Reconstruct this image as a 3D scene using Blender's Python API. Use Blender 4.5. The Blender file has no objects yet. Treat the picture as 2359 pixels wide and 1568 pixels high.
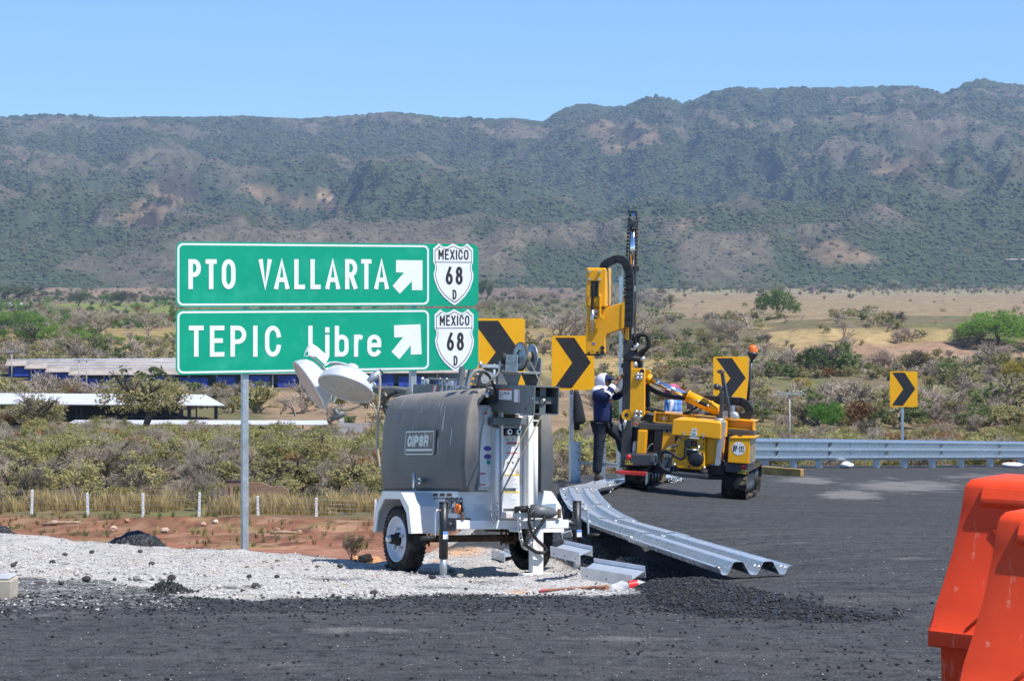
import bpy, math, random
import numpy as np
from mathutils import Vector, Matrix, Euler
R = math.radians
rng = random.Random(7)
sc = bpy.context.scene
C = sc.collection
# ---------------------------------------------------------------- camera
F = 5000.0; CX = 1179.5; CY = 784.0; HY = 661.0; W0 = 2359.0      # photo measured on a 2359 px wide copy; horizon row HY
cam = bpy.data.cameras.new('camera'); camo = bpy.data.objects.new('camera', cam); C.objects.link(camo)
camo.location = (0, 0, 0); camo.rotation_euler = (R(90), 0, 0)
cam.sensor_width = 36.0; cam.lens = F / W0 * 36.0
cam.shift_y = -(CY - HY) / W0
cam.clip_start = 0.5; cam.clip_end = 40000
sc.camera = camo
# ---------------------------------------------------------------- light
SUN = Vector((0.44, -0.30, 0.85)).normalized()
w = bpy.data.worlds.new('World'); sc.world = w; w.use_nodes = True
nt = w.node_tree; nt.nodes.clear()
sky = nt.nodes.new('ShaderNodeTexSky'); sky.sky_type = 'NISHITA'; sky.sun_disc = False
sky.sun_elevation = math.asin(SUN.z); sky.sun_rotation = math.atan2(SUN.x, SUN.y)
sky.air_density = 1.0; sky.dust_density = 0.0; sky.ozone_density = 5.0; sky.altitude = 1000
bg = nt.nodes.new('ShaderNodeBackground'); bg.inputs[1].default_value = 0.11
wo = nt.nodes.new('ShaderNodeOutputWorld')
tint = nt.nodes.new('ShaderNodeMix'); tint.data_type = 'RGBA'; tint.blend_type = 'MULTIPLY'; tint.inputs[0].default_value = 1; tint.inputs[7].default_value = (.78, .97, 1.13, 1)
nt.links.new(sky.outputs[0], tint.inputs[6]); nt.links.new(tint.outputs[2], bg.inputs[0]); nt.links.new(bg.outputs[0], wo.inputs[0])
sl = bpy.data.lights.new('sun', 'SUN'); sl.energy = 4.6; sl.angle = R(0.5); sl.color = (1, .955, .89)
so = bpy.data.objects.new('sun', sl); C.objects.link(so)
so.rotation_euler = SUN.to_track_quat('Z', 'Y').to_euler()
sc.view_settings.view_transform = 'Standard'; sc.view_settings.look = 'None'
sc.view_settings.exposure = 0.55; sc.view_settings.gamma = 1.0
sc.cycles.use_denoising = True
sc.cycles.max_bounces = 6; sc.cycles.diffuse_bounces = 2; sc.cycles.glossy_bounces = 3
sc.cycles.transmission_bounces = 4; sc.cycles.volume_bounces = 0; sc.cycles.transparent_max_bounces = 6
sc.cycles.caustics_reflective = False; sc.cycles.caustics_refractive = False

# ---------------------------------------------------------------- pixel geometry
def P(px, py, d):
    return Vector(((px - CX) / F * d, d, (HY - py) / F * d))
def ray(px, py):
    return Vector(((px - CX) / F, 1.0, (HY - py) / F))
def Z(x0, y0, s):                      # zoomed crop -> photo coordinates
    return lambda x, y: ((x0 + s * x) / 1.73633, (y0 + s * y) / 1.73633)
class Frame:
    def __init__(s, M): s.M = M; s.I = M.inverted()
    def on(s, p, axis, val):           # local point where the sight line of a photo point meets a local plane
        o = s.I @ Vector((0, 0, 0)); d = s.I.to_3x3() @ ray(*p)
        i = 'xyz'.index(axis); t = (val - o[i]) / d[i]
        return o + d * t
    def poly(s, pts, axis, val): return [s.on(p, axis, val) for p in pts]

# ---------------------------------------------------------------- mesh builder
class MB:
    def __init__(s): s.v = []; s.f = []; s.m = []; s.s = []
    def add(s, vs, fs, mi=0, sm=False, M=None):
        n = len(s.v)
        s.v += [tuple(M @ Vector(v)) if M is not None else tuple(v) for v in vs]
        for f in fs:
            s.f.append([i + n for i in f]); s.m.append(mi); s.s.append(sm)
        return s
    def box(s, c, size, mi=0, M=None):
        x, y, z = [k / 2 for k in size]; c = Vector(c)
        vs = [Vector(p) for p in ((-x,-y,-z),(x,-y,-z),(x,y,-z),(-x,y,-z),(-x,-y,z),(x,-y,z),(x,y,z),(-x,y,z))]
        if M is not None: vs = [M @ v for v in vs]
        vs = [v + c for v in vs]
        return s.add(vs, [(0,3,2,1),(4,5,6,7),(0,1,5,4),(1,2,6,5),(2,3,7,6),(3,0,4,7)], mi)
    def bx(s, x0, x1, y0, y1, z0, z1, mi=0):
        return s.box(((x0+x1)/2, (y0+y1)/2, (z0+z1)/2), (abs(x1-x0), abs(y1-y0), abs(z1-z0)), mi)
    def prism(s, poly, vec, mi=0, sm=False):          # poly: 3D points, extruded by vec
        n = len(poly); vec = Vector(vec)
        a = [Vector(p) for p in poly]; b = [p + vec for p in a]
        nn = Vector((0, 0, 0))
        for i in range(n):
            p, q = a[i], a[(i + 1) % n]; nn += p.cross(q)
        front, back = list(range(n)), list(range(2 * n - 1, n - 1, -1))
        flip = nn.dot(vec) > 0
        if flip: front = front[::-1]; back = back[::-1]
        fs = [front, back]
        for i in range(n):
            j = (i + 1) % n; q = (i, n + i, n + j, j)
            fs.append(q[::-1] if flip else q)
        return s.add(a + b, fs, mi, sm)
    def tube(s, pts, r, n=8, mi=0, caps=True, sm=True, up=None):
        pts = [Vector(p) for p in pts]; k = len(pts)
        rs = r if isinstance(r, (list, tuple)) else [r] * k
        t0 = (pts[1] - pts[0]).normalized()
        u = Vector((0, 0, 1)) if up is None else Vector(up)
        if abs(t0.dot(u)) > .95: u = Vector((1, 0, 0))
        a = t0.cross(u).normalized(); vs = []
        for i, p in enumerate(pts):
            t = (pts[min(i + 1, k - 1)] - pts[max(i - 1, 0)]).normalized()
            a = (a - t * a.dot(t)); a = a.normalized() if a.length > 1e-6 else t.orthogonal().normalized()
            b = t.cross(a)
            for j in range(n):
                an = 2 * math.pi * j / n + (math.pi / n if n == 4 else 0)
                vs.append(p + (a * math.cos(an) + b * math.sin(an)) * rs[i])
        fs = []
        for i in range(k - 1):
            for j in range(n):
                fs.append((i*n+j, i*n+(j+1) % n, (i+1)*n+(j+1) % n, (i+1)*n+j))
        s.add(vs, fs, mi, sm)
        if caps:
            m = len(s.v) - len(vs)
            s.f.append([m + j for j in range(n)][::-1]); s.m.append(mi); s.s.append(False)
            s.f.append([m + (k-1)*n + j for j in range(n)]); s.m.append(mi); s.s.append(False)
        return s
    def cyl(s, p0, p1, r, n=14, mi=0, r2=None):
        return s.tube([p0, p1], [r, r if r2 is None else r2], n, mi)
    def lathe(s, prof, o, ax, n=28, mi=0, sm=True, mis=None):     # prof: (radius, height along ax)
        o = Vector(o); ax = Vector(ax).normalized(); a = ax.orthogonal().normalized(); b = ax.cross(a); vs = []
        for r_, h in prof:
            for j in range(n):
                an = 2 * math.pi * j / n
                vs.append(o + ax * h + (a * math.cos(an) + b * math.sin(an)) * max(r_, 1e-4))
        base = len(s.v); s.add(vs, [], mi)
        for i in range(len(prof) - 1):
            for j in range(n):
                s.f.append([base + k for k in (i*n+j, i*n+(j+1) % n, (i+1)*n+(j+1) % n, (i+1)*n+j)])
                s.m.append(mis[i] if mis else mi); s.s.append(sm)
        return s
    def sweep(s, path, prof, up=(0, 0, 1), mi=0, sm=False, closed=False):   # prof (side, up) swept along path
        path = [Vector(p) for p in path]; k = len(path); m = len(prof); vs = []
        for i, p in enumerate(path):
            t = (path[min(i+1, k-1)] - path[max(i-1, 0)]).normalized()
            u = up[i] if isinstance(up, list) else Vector(up)
            sd = t.cross(u).normalized(); uu = sd.cross(t)
            vs += [p + sd * a + uu * b for a, b in prof]
        fs = []
        for i in range(k - 1):
            for j in range(m if closed else m - 1):
                fs.append((i*m+j, i*m+(j+1) % m, (i+1)*m+(j+1) % m, (i+1)*m+j))
        s.add(vs, fs, mi, sm)
        if closed:
            q = len(s.v) - len(vs)
            s.f.append([q + j for j in range(m)]); s.m.append(mi); s.s.append(False)
            s.f.append([q + (k-1)*m + j for j in range(m)][::-1]); s.m.append(mi); s.s.append(False)
        return s
    def ball(s, c, r, mi=0, n=12, sc_=(1, 1, 1)):
        c = Vector(c); prof = [(math.sin(math.pi * i / 8) * r, -math.cos(math.pi * i / 8) * r) for i in range(9)]
        t = MB(); t.lathe(prof, (0, 0, 0), (0, 0, 1), n)
        return s.add([c + Vector((v[0]*sc_[0], v[1]*sc_[1], v[2]*sc_[2])) for v in t.v], t.f, mi, True)
    def mesh(s, name):
        me = bpy.data.meshes.new(name); me.from_pydata(s.v, [], s.f)
        me.polygons.foreach_set('material_index', s.m); me.polygons.foreach_set('use_smooth', s.s)
        me.update(); return me
    def build(s, name, mats, parent=None, bev=0, seg=2, solid=0, fixn=False):
        me = s.mesh(name)
        for m in (mats if isinstance(mats, (list, tuple)) else [mats]): me.materials.append(m)
        o = bpy.data.objects.new(name, me); C.objects.link(o)
        if parent is not None: o.parent = parent
        if fixn:
            import bmesh
            b = bmesh.new(); b.from_mesh(me); bmesh.ops.recalc_face_normals(b, faces=b.faces); b.to_mesh(me); b.free()
        if solid:
            q = o.modifiers.new('thick', 'SOLIDIFY'); q.thickness = solid; q.offset = 0
        if bev:
            q = o.modifiers.new('bevel', 'BEVEL'); q.width = bev; q.segments = seg; q.limit_method = 'ANGLE'; q.angle_limit = R(35)
            q.harden_normals = False
        return o
def tag(o, label, cat, group=None, kind=None):
    if label: o['label'] = label
    if cat: o['category'] = cat
    if group: o['group'] = group
    if kind: o['kind'] = kind
    return o
def empty(name, M):
    o = bpy.data.objects.new(name, None); C.objects.link(o)
    o.empty_display_size = .2
    o.matrix_world = M
    return o
def copy_tree(o, parent=None):
    c = o.copy(); C.objects.link(c)
    if parent is not None: c.parent = parent
    for ch in [x for x in bpy.data.objects if x.parent == o]: copy_tree(ch, c)
    return c
def loc(x, y, z): return Matrix.Translation((x, y, z))
def rz(a): return Matrix.Rotation(R(a), 4, 'Z')
def ry(a): return Matrix.Rotation(R(a), 4, 'Y')
def rx(a): return Matrix.Rotation(R(a), 4, 'X')

# ---------------------------------------------------------------- materials
class NT:
    def __init__(s, name):
        s.m = bpy.data.materials.new(name); s.m.use_nodes = True; s.t = s.m.node_tree; s.t.nodes.clear()
        s.out = s.n('ShaderNodeOutputMaterial'); s.b = s.n('ShaderNodeBsdfPrincipled')
        s.l(s.b.outputs[0], s.out.inputs[0])
        s.tc = s.n('ShaderNodeTexCoord')
    def n(s, k, **kw):
        x = s.t.nodes.new(k)
        for a, v in kw.items(): setattr(x, a, v)
        return x
    def l(s, a, b): s.t.links.new(a, b)
    def coord(s, which='Object', scale=None):
        o = s.tc.outputs[which]
        if scale is not None:
            mp = s.n('ShaderNodeMapping'); mp.inputs['Scale'].default_value = scale
            s.l(o, mp.inputs[0]); o = mp.outputs[0]
        return o
    def noise(s, scale, detail=4, rough=.55, co=None, out=0):
        x = s.n('ShaderNodeTexNoise'); x.inputs['Scale'].default_value = scale
        x.inputs['Detail'].default_value = detail; x.inputs['Roughness'].default_value = rough
        s.l(co if co is not None else s.coord(), x.inputs['Vector']); return x.outputs[out]
    def voro(s, scale, co=None, out='Distance', feat='F1', rnd=1.0):
        x = s.n('ShaderNodeTexVoronoi'); x.feature = feat; x.inputs['Scale'].default_value = scale
        x.inputs['Randomness'].default_value = rnd
        s.l(co if co is not None else s.coord(), x.inputs['Vector']); return x.outputs[out]
    def ramp(s, fac, lo, hi, a=0.0, b=1.0):
        x = s.n('ShaderNodeMapRange'); x.inputs[1].default_value = lo; x.inputs[2].default_value = hi
        x.inputs[3].default_value = a; x.inputs[4].default_value = b
        s.l(fac, x.inputs[0]); return x.outputs[0]
    def math(s, op, a, b=None):
        x = s.n('ShaderNodeMath'); x.operation = op
        for i, v in enumerate((a, b)):
            if v is None: continue
            if isinstance(v, (int, float)): x.inputs[i].default_value = v
            else: s.l(v, x.inputs[i])
        return x.outputs[0]
    def mix(s, fac, a, b):
        x = s.n('ShaderNodeMix'); x.data_type = 'RGBA'
        for i, v in ((0, fac), (6, a), (7, b)):
            if isinstance(v, (int, float)): x.inputs[i].default_value = v
            elif isinstance(v, (tuple, list)): x.inputs[i].default_value = (*v[:3], 1)
            else: s.l(v, x.inputs[i])
        return x.outputs[2]
    def attr(s, name, out='Fac'):
        x = s.n('ShaderNodeAttribute'); x.attribute_name = name; return x.outputs[out]
    def col(s, c):
        if isinstance(c, (tuple, list)): s.b.inputs['Base Color'].default_value = (*c[:3], 1)
        else: s.l(c, s.b.inputs['Base Color'])
    def set(s, **kw):
        nm = dict(rough='Roughness', metal='Metallic', spec='Specular IOR Level', trans='Transmission Weight', alpha='Alpha', coat='Coat Weight', emis='Emission Strength')
        for k, v in kw.items():
            if isinstance(v, (int, float)): s.b.inputs[nm[k]].default_value = v
            else: s.l(v, s.b.inputs[nm[k]])
    def bump(s, h, strength=.3, dist=.01):
        x = s.n('ShaderNodeBump'); x.inputs['Strength'].default_value = strength; x.inputs['Distance'].default_value = dist
        s.l(h, x.inputs['Height']); s.l(x.outputs[0], s.b.inputs['Normal'])
def paint(name, c, rough=.45, metal=0, var=.25, vs=4.0, dirt=None, dlo=.55, dhi=.8, ds=6.0, bump=.0, bs=60, spec=.5, streak=False):
    t = NT(name)
    n1 = t.noise(vs, 5)
    a = tuple(k * (1 - var) for k in c); b = tuple(min(1, k * (1 + var * .6)) for k in c)
    col = t.mix(t.ramp(n1, .35, .65), a, b)
    if dirt is not None:
        co = t.coord('Object', (1, 1, .12)) if streak else None
        n2 = t.noise(ds, 7, .65, co)
        col = t.mix(t.ramp(n2, dlo, dhi), col, dirt)
    t.col(col); t.set(metal=metal, spec=spec)
    t.set(rough=t.ramp(t.noise(vs * 3, 4), .3, .7, max(.05, rough - .1), min(1, rough + .12)))
    if bump: t.bump(t.noise(bs, 4), bump, .01)
    return t.m
# ================================================================ terrain
def _h(ix, iy, seed):
    n = (ix.astype(np.int64) * 374761393 + iy.astype(np.int64) * 668265263 + seed * 982451653) & 0x7fffffff
    n = ((n ^ (n >> 13)) * 1274126177) & 0x7fffffff
    return ((n ^ (n >> 16)) & 0xffff) / 65535.0
def vn(x, y, seed=0):
    x = np.asarray(x, float); y = np.asarray(y, float)
    ix = np.floor(x); iy = np.floor(y); fx = x - ix; fy = y - iy
    fx = fx*fx*fx*(fx*(fx*6-15)+10); fy = fy*fy*fy*(fy*(fy*6-15)+10)
    a = _h(ix, iy, seed); b = _h(ix+1, iy, seed); c = _h(ix, iy+1, seed); d = _h(ix+1, iy+1, seed)
    return (a*(1-fx)+b*fx)*(1-fy) + (c*(1-fx)+d*fx)*fy
def fbm(x, y, oct=4, seed=0, gain=.5):
    s = 0; a = 1; t = 0
    for o in range(oct):
        s = s + a * vn(x * 2**o + 17.3*o, y * 2**o - 9.1*o, seed + o); t += a; a *= gain
    return s / t
def smooth(e0, e1, x):
    t = np.clip((x - e0) / (e1 - e0), 0, 1); return t*t*(3-2*t)

# measured ground contacts: photo x, y, distance
CREST = [(-500,1190,25.5),(-200,1208,25),(0,1226,24.4),(115,1239,24),(230,1250,23.6),(400,1261,23.2),(570,1268,22.9),(700,1279,22.3),(790,1289,21.9),(860,1301,21.2)]
GP = CREST + [(-800,1568,9.9),(0,1568,9.9),(600,1568,9.9),(1179,1568,9.9),(1800,1568,9.9),(2359,1568,9.9),(3200,1568,9.9),(3000,2100,6),(1179,2100,6.1),(-700,2100,6.1),
 (0,1400,12.6),(600,1388,12.9),(1200,1388,12.95),(1736,1330,14.2),(2100,1423,12.3),(2359,1300,15),(3000,1290,15.2),(-500,1390,12.7),
 (1519,1255,18),(1410,1217,21.7),(1359,1182,25.4),(1332,1140,29.6),(1395,1117,34),(1468,1128,33.8),(1705,1151,33.4),(1740,1077,49),(2359,1074,63),(2050,1075.5,56),(3200,1120,60),(2100,1243,19),(1940,1207,23),(1804,1174,28),(2379,1198,25),(2322,1151,35),(2132,1121,42),(1540,1170,28),(1620,1215,22.5),(1900,1112,41),(2900,1195,25),(2900,1150,36),
 (300,1325,15.6),(600,1330,16.2),(880,1313,20.3),(1024,1323,19.4),(1240,1331,19.0),(1215,1323,20.7),(1080,1350,16.6),(1160,1372,14.5),(1412,1364,16.1),(1335,1332,18.2),(1330,1292,20.6),(1262,1258,23.6),(1080,1278,22.8),(1290,1130,33),(1325,1112,36)]
_g = np.array([[ (a-CX)/F*d, d, (HY-b)/F*d ] for a, b, d in GP])
def _U(r2): return np.where(r2 > 1e-9, r2 * np.log(r2 + 1e-12), 0)
_n = len(_g); _K = _U(((_g[:,None,:2]-_g[None,:,:2])**2).sum(-1)) + np.eye(_n) * .15
_A = np.zeros((_n+3, _n+3)); _A[:_n,:_n] = _K; _A[:_n,_n] = 1; _A[:_n,_n+1:] = _g[:,:2]; _A[_n,:_n] = 1; _A[_n+1:,:_n] = _g[:,:2].T
_w = np.linalg.solve(_A, np.concatenate([_g[:,2], np.zeros(3)]))
def Hp(X, Y):
    s = np.zeros_like(X, float) + _w[_n] + _w[_n+1]*X + _w[_n+2]*Y
    for i in range(_n): s += _w[i] * _U((X-_g[i,0])**2 + (Y-_g[i,1])**2)
    return s
EDGE = [(-90, 30), (-30, 27.5)] + [((a-CX)/F*d, d) for a, b, d in CREST] + [(-1.0, 22.6), (-.35, 24.6), (.1, 27), (.42, 30), (.62, 33.5), (.85, 37), (1.5, 40.6), (2.9, 44.5), (5.0, 50.0), (7.6, 54.3), (10.9, 59), (14.7, 64.2), (25, 74), (60, 96), (200, 150)]
def edge_dist(X, Y):                    # >0 outside the embankment platform
    best = np.full(X.shape, 1e9)
    for (x0, y0), (x1, y1) in zip(EDGE[:-1], EDGE[1:]):
        dx, dy = x1-x0, y1-y0
        t = np.clip(((X-x0)*dx+(Y-y0)*dy)/(dx*dx+dy*dy), 0, 1)
        best = np.minimum(best, np.hypot(X-(x0+t*dx), Y-(y0+t*dy)))
    poly = EDGE + [(200, -30), (-90, -30)]; ins = np.zeros(X.shape, bool)
    for (x0, y0), (x1, y1) in zip(poly, poly[1:]+poly[:1]):
        ins ^= ((y0 > Y) != (y1 > Y)) & (X < (x1-x0)*(Y-y0)/((y1-y0) if y1 != y0 else 1e-9)+x0)
    return np.where(ins, -best, best)
_LY = [0, 45, 58, 66, 80, 97, 150, 223, 330, 600, 1000, 1800, 2600, 3400, 5000, 9000]
_LZ = [-6.6, -6.9, -7.3, -8.15, -9.0, -10.3, -12.2, -14.0, -14.6, -15.2, -14, -9.5, -1, 8, 14, 20]
def Hl(X, Y):
    z = np.interp(Y, _LY, _LZ)
    z = z + (fbm(X/9, Y/9, 3, 5)-.5)*np.interp(Y, [60, 75, 100, 200, 2000], [.1, .55, .8, 1.6, 3.0])
    z = z + .35*np.exp(-((Y-88-2*np.sin(X/5))/4.5)**2) * (.55+.45*vn(X/3.3, Y/9, 9)) * smooth(70, 76, Y)
    bank = 6.5*smooth(480, 530, Y + 26*(vn(X/45, Y/200, 31)-.5)) * smooth(20, 90, X) * (1-smooth(640, 1100, Y))
    return z + bank
ASPHALT_LOOSE = [(1258,1275),(1275,1235),(1296,1140),(1284,1100),(1302,1108),(1332,1205),(1400,1262),(1520,1302),(1640,1334),(1720,1350),(1900,1396),(2110,1423),(1900,1434),(1640,1420),(1500,1402),(1486,1362),(1345,1314)]
GRAVEL = [(-600,1180),(0,1220),(230,1244),(570,1262),(860,1296),(1000,1270),(1130,1262),(1267,1284),(1340,1312),(1420,1348),(1486,1360),(1403,1373),(1181,1369),(1086,1368),(864,1375),(549,1379),(403,1369),(256,1337),(0,1330),(-600,1310)]
def pdist(px, py, poly):                # signed distance to a polygon drawn on the ground, >0 inside
    best = np.full(px.shape, 1e9); ins = np.zeros(px.shape, bool); n = len(poly)
    for i in range(n):
        x0, y0 = poly[i]; x1, y1 = poly[(i+1) % n]; dx, dy = x1-x0, y1-y0
        t = np.clip(((px-x0)*dx+(py-y0)*dy)/(dx*dx+dy*dy), 0, 1)
        best = np.minimum(best, np.hypot(px-(x0+t*dx), (py-(y0+t*dy))*1.0))
        c = ((y0 > py) != (y1 > py)) & (px < (x1-x0)*(py-y0)/((y1-y0) if y1 != y0 else 1e-9)+x0); ins ^= c
    return np.where(ins, best, -best)
def H(X, Y, rough=True):
    X = np.asarray(X, float); Y = np.asarray(Y, float); sh = X.shape; X = X.ravel(); Y = Y.ravel()
    lo = Hl(X, Y); z = lo.copy(); m = (Y < 175)
    if m.any():
        x, y = X[m], Y[m]; e = edge_dist(x, y); hp = np.full(x.shape, -1e3); k = e < 22
        if k.any():
            xx, yy = x[k], y[k]; b = Hp(xx, np.minimum(yy, 66)) - .068*np.maximum(yy-66, 0)
            eo = np.maximum(e[k], 0)
            drop = .66*np.where(eo < .5, eo*eo, eo-.25)
            if rough:
                px = xx/yy*F+CX; py = HY-b/yy*F
                g = smooth(-6, 10, pdist(px, py, GRAVEL)); a = smooth(-8, 14, pdist(px, py, ASPHALT_LOOSE))
                b = b + (fbm(xx/.35, yy/.35, 4, 3)-.5)*(.012+.07*g+.05*a) + .025*a*(.6+.8*vn(xx/.5, yy/.9, 4))
                b = b - .05*smooth(0, .5, eo)*(fbm(xx/.4, yy/.4, 3, 8)-.5)
            hp[k] = b - drop
        z[m] = np.maximum(lo[m], hp)
    return z.reshape(sh)
def gz(x, y, rough=False): return float(H(np.array([x]), np.array([y]), rough)[0])
def ghit(px, py, d0=6, d1=400):         # where a sight line meets the ground
    ds = np.exp(np.linspace(math.log(d0), math.log(d1), 3000)); X = (px-CX)/F*ds
    z = H(X, ds, False); below = (HY-py)/F*ds < z
    i = int(np.argmax(below)) if below.any() else len(ds)-1
    return Vector((X[i], ds[i], z[i]))

def lin(c): return tuple(((k/255)/12.92 if k/255 <= .04045 else ((k/255+.055)/1.055)**2.4) for k in c)
def grid_mesh(name, X, Y, Zz):
    r, c = X.shape
    co = np.stack([X, Y, Zz], -1).reshape(-1, 3).astype(np.float32)
    i = np.arange(r*c).reshape(r, c); q = np.stack([i[:-1,:-1], i[:-1,1:], i[1:,1:], i[1:,:-1]], -1).reshape(-1, 4)
    return co, q
def mesh_np(name, co, q, attrs=None, smooth_=True):
    used = np.zeros(len(co), bool); used[q.ravel()] = True; idx = np.cumsum(used)-1
    co2 = co[used]; q2 = idx[q]
    me = bpy.data.meshes.new(name); me.vertices.add(len(co2)); me.vertices.foreach_set('co', co2.ravel().astype(np.float32))
    k = q.shape[1]
    me.loops.add(q2.size); me.loops.foreach_set('vertex_index', q2.ravel().astype(np.int32))
    me.polygons.add(len(q2)); me.polygons.foreach_set('loop_start', (np.arange(len(q2))*k).astype(np.int32))
    me.polygons.foreach_set('use_smooth', np.full(len(q2), smooth_))
    me.update(calc_edges=True)
    for n, a in (attrs or {}).items():
        a = a[used]
        if a.ndim == 1:
            at = me.attributes.new(n, 'FLOAT', 'POINT'); at.data.foreach_set('value', a.astype(np.float32))
        else:
            at = me.attributes.new(n, 'FLOAT_COLOR', 'POINT')
            at.data.foreach_set('color', np.concatenate([a, np.ones((len(a), 1))], 1).ravel().astype(np.float32))
    return me
def link(name, me, m, parent=None):
    me.materials.append(m); o = bpy.data.objects.new(name, me); C.objects.link(o)
    if parent is not None: o.parent = parent
    return o

# --- near ground material: asphalt, loose asphalt, crushed white stone, red soil
t = NT('near_ground')
co = t.coord('Object'); g = t.attr('gravel'); a = t.attr('loose'); dirt = t.attr('soil'); du = t.attr('dust')
nb = t.noise(2.2, 6, .65); nm = t.noise(9, 7, .7); nf = t.noise(55, 4, .7); vf = t.voro(38); vs = t.voro(85); vr = t.voro(38, out='Color')
gs = t.math('ADD', g, t.math('MULTIPLY', t.math('ADD', t.math('SUBTRACT', nm, .5), t.math('SUBTRACT', nf, .5)), 1.3))
gm = t.ramp(gs, .40, .60)
as_ = t.math('ADD', a, t.math('MULTIPLY', t.math('SUBTRACT', nm, .5), 1.2)); am = t.ramp(as_, .35, .6)
road = t.mix(t.ramp(nb, .3, .7), (.042, .043, .045), (.068, .068, .069))
road = t.mix(t.ramp(vs, .02, .45), (.082, .082, .085), road)
road = t.mix(t.ramp(t.noise(24, 4, .85), .54, .66), road, (.17, .165, .16))
road = t.mix(t.ramp(t.noise(12, 7, .85), .50, .62), road, (.012, .012, .013))
dn = t.noise(1.6, 9, .72, t.coord('Object', (.8, .5, 1)))
dust = t.ramp(t.math('ADD', du, t.math('MULTIPLY', t.math('SUBTRACT', dn, .5), 1.9)), .46, .80, 0, .60)
road = t.mix(t.ramp(t.noise(2.0, 6, .62, t.coord('Object', (.14, 1.9, 1))), .52, .70, 0, .42), road, (.125, .12, .115))
road = t.mix(t.ramp(t.noise(1.3, 6, .65, t.coord('Object', (.3, .9, 1))), .55, .72, 0, .5), road, (.022, .022, .024))
road = t.mix(dust, road, (.25, .235, .22))
loose = t.mix(t.ramp(vr, .2, .8), (.010, .010, .012), (.040, .041, .045))
loose = t.mix(t.ramp(t.noise(120, 2), .66, .74), loose, (.20, .20, .21))
grav = t.mix(t.ramp(nf, .3, .7), (.30, .285, .27), (.60, .58, .55))
grav = t.mix(t.ramp(t.noise(3.1, 6, .7), .50, .70), grav, (.42, .36, .29))
grav = t.mix(t.ramp(t.noise(1.7, 7, .72, t.coord('Object', (.6, 1.3, 1))), .56, .70, 0, .75), grav, (.20, .195, .195))
grav = t.mix(t.ramp(t.math('ADD', t.math('MULTIPLY', nm, .6), t.math('MULTIPLY', t.noise(40, 5, .75), .6)), .64, .72), grav, (.09, .09, .095))
grav = t.mix(t.ramp(t.attr('orange'), .3, .8), grav, t.mix(nf, (.50, .26, .13), (.62, .42, .28)))
soil = t.mix(t.ramp(t.noise(1.3, 7, .7), .3, .7), (.19, .075, .042), (.43, .22, .14))
c = t.mix(am, road, loose); c = t.mix(gm, c, grav); c = t.mix(t.ramp(dirt, .3, .7), c, soil)
t.col(c); t.set(rough=t.mix(gm, t.mix(am, (.80,)*3, (.55,)*3), (.95,)*3), spec=.2)
hgt = t.math('ADD', t.math('MULTIPLY', vf, .7), t.math('ADD', t.math('MULTIPLY', vs, .35), t.math('MULTIPLY', nm, .8)))
t.bump(hgt, .9, .018)
NEARMAT = t.m
# --- valley ground: stored soil and field colours plus fine variation
t = NT('valley_ground')
cc = t.attr('tint', 'Color'); n1 = t.noise(.35, 8, .7); n2 = t.noise(.02, 6, .65)
c = t.mix(t.ramp(n1, .3, .7), t.mix(.55, cc, (.02, .02, .012)), cc)
c = t.mix(t.ramp(n2, .45, .7, 0, .35), c, (.13, .12, .05))
t.col(c); t.set(rough=.95, spec=.1); t.bump(n1, .6, .4); FARMAT = t.m

def cols(n, span): return np.linspace(-span, span, n)
# near sheet (platform and its slopes), split by what covers it
rows = np.exp(np.linspace(math.log(4.5), math.log(70), 640)); u = np.concatenate([np.linspace(-.5, -.262, 50)[:-1], np.linspace(-.262, .262, 660), np.linspace(.262, .5, 50)[1:]])
Y, U = np.meshgrid(rows, u, indexing='ij'); X = U*Y; Zg = H(X, Y)
px = X/Y*F+CX; py = HY-Zg/Y*F; ed = edge_dist(X.ravel(), Y.ravel()).reshape(X.shape)
jx = (fbm(X/.5, Y/.5, 4, 41)-.5)*34; jy = (fbm(X/.5, Y/.5, 4, 47)-.5)*16
gd = pdist((px+jx).ravel(), (py+jy).ravel(), GRAVEL).reshape(X.shape); ad = pdist((px+jx*.7).ravel(), (py+jy*.7).ravel(), ASPHALT_LOOSE).reshape(X.shape)
inside = ed < .15
A_g = smooth(-9, 9, gd) * (1-smooth(-6, 6, ad)); A_g = np.where(inside, A_g, np.where(X < .2, .9*(1-smooth(.3, 2.5, ed)), 0))
def blob(x0, y0, rx_, ry_): return np.exp(-(((px-x0)/rx_)**2+((py-y0)/ry_)**2))
fore = smooth(1360, 1372, py) * (1-smooth(1395, 1455, py + 30*(fbm(X/1.1, Y/1.1, 3, 77)-.5))) * (px < 1900)
left = smooth(1325, 1335, py)*(1-smooth(1390, 1430, py))*(1-smooth(380, 560, px))
A_a = np.maximum(smooth(-8, 8, ad), .45*fore + .1*left)
A_g = A_g*(1-.55*np.maximum.reduce([blob(780, 1333, 130, 9), blob(1000, 1352, 150, 8), blob(520, 1352, 160, 9), blob(1130, 1340, 80, 8), .7*blob(300, 1318, 120, 7), .6*blob(640, 1310, 90, 6)]))
A_g = np.maximum(A_g, left*.40)
A_s = smooth(.5, 2.2, ed)
A_o = np.maximum.reduce([blob(1060, 1268, 70, 18), blob(1110, 1250, 60, 12), blob(850, 1283, 40, 14), blob(1195, 1363, 38, 5)*.9, blob(1010, 1290, 30, 6)*.7])
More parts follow.
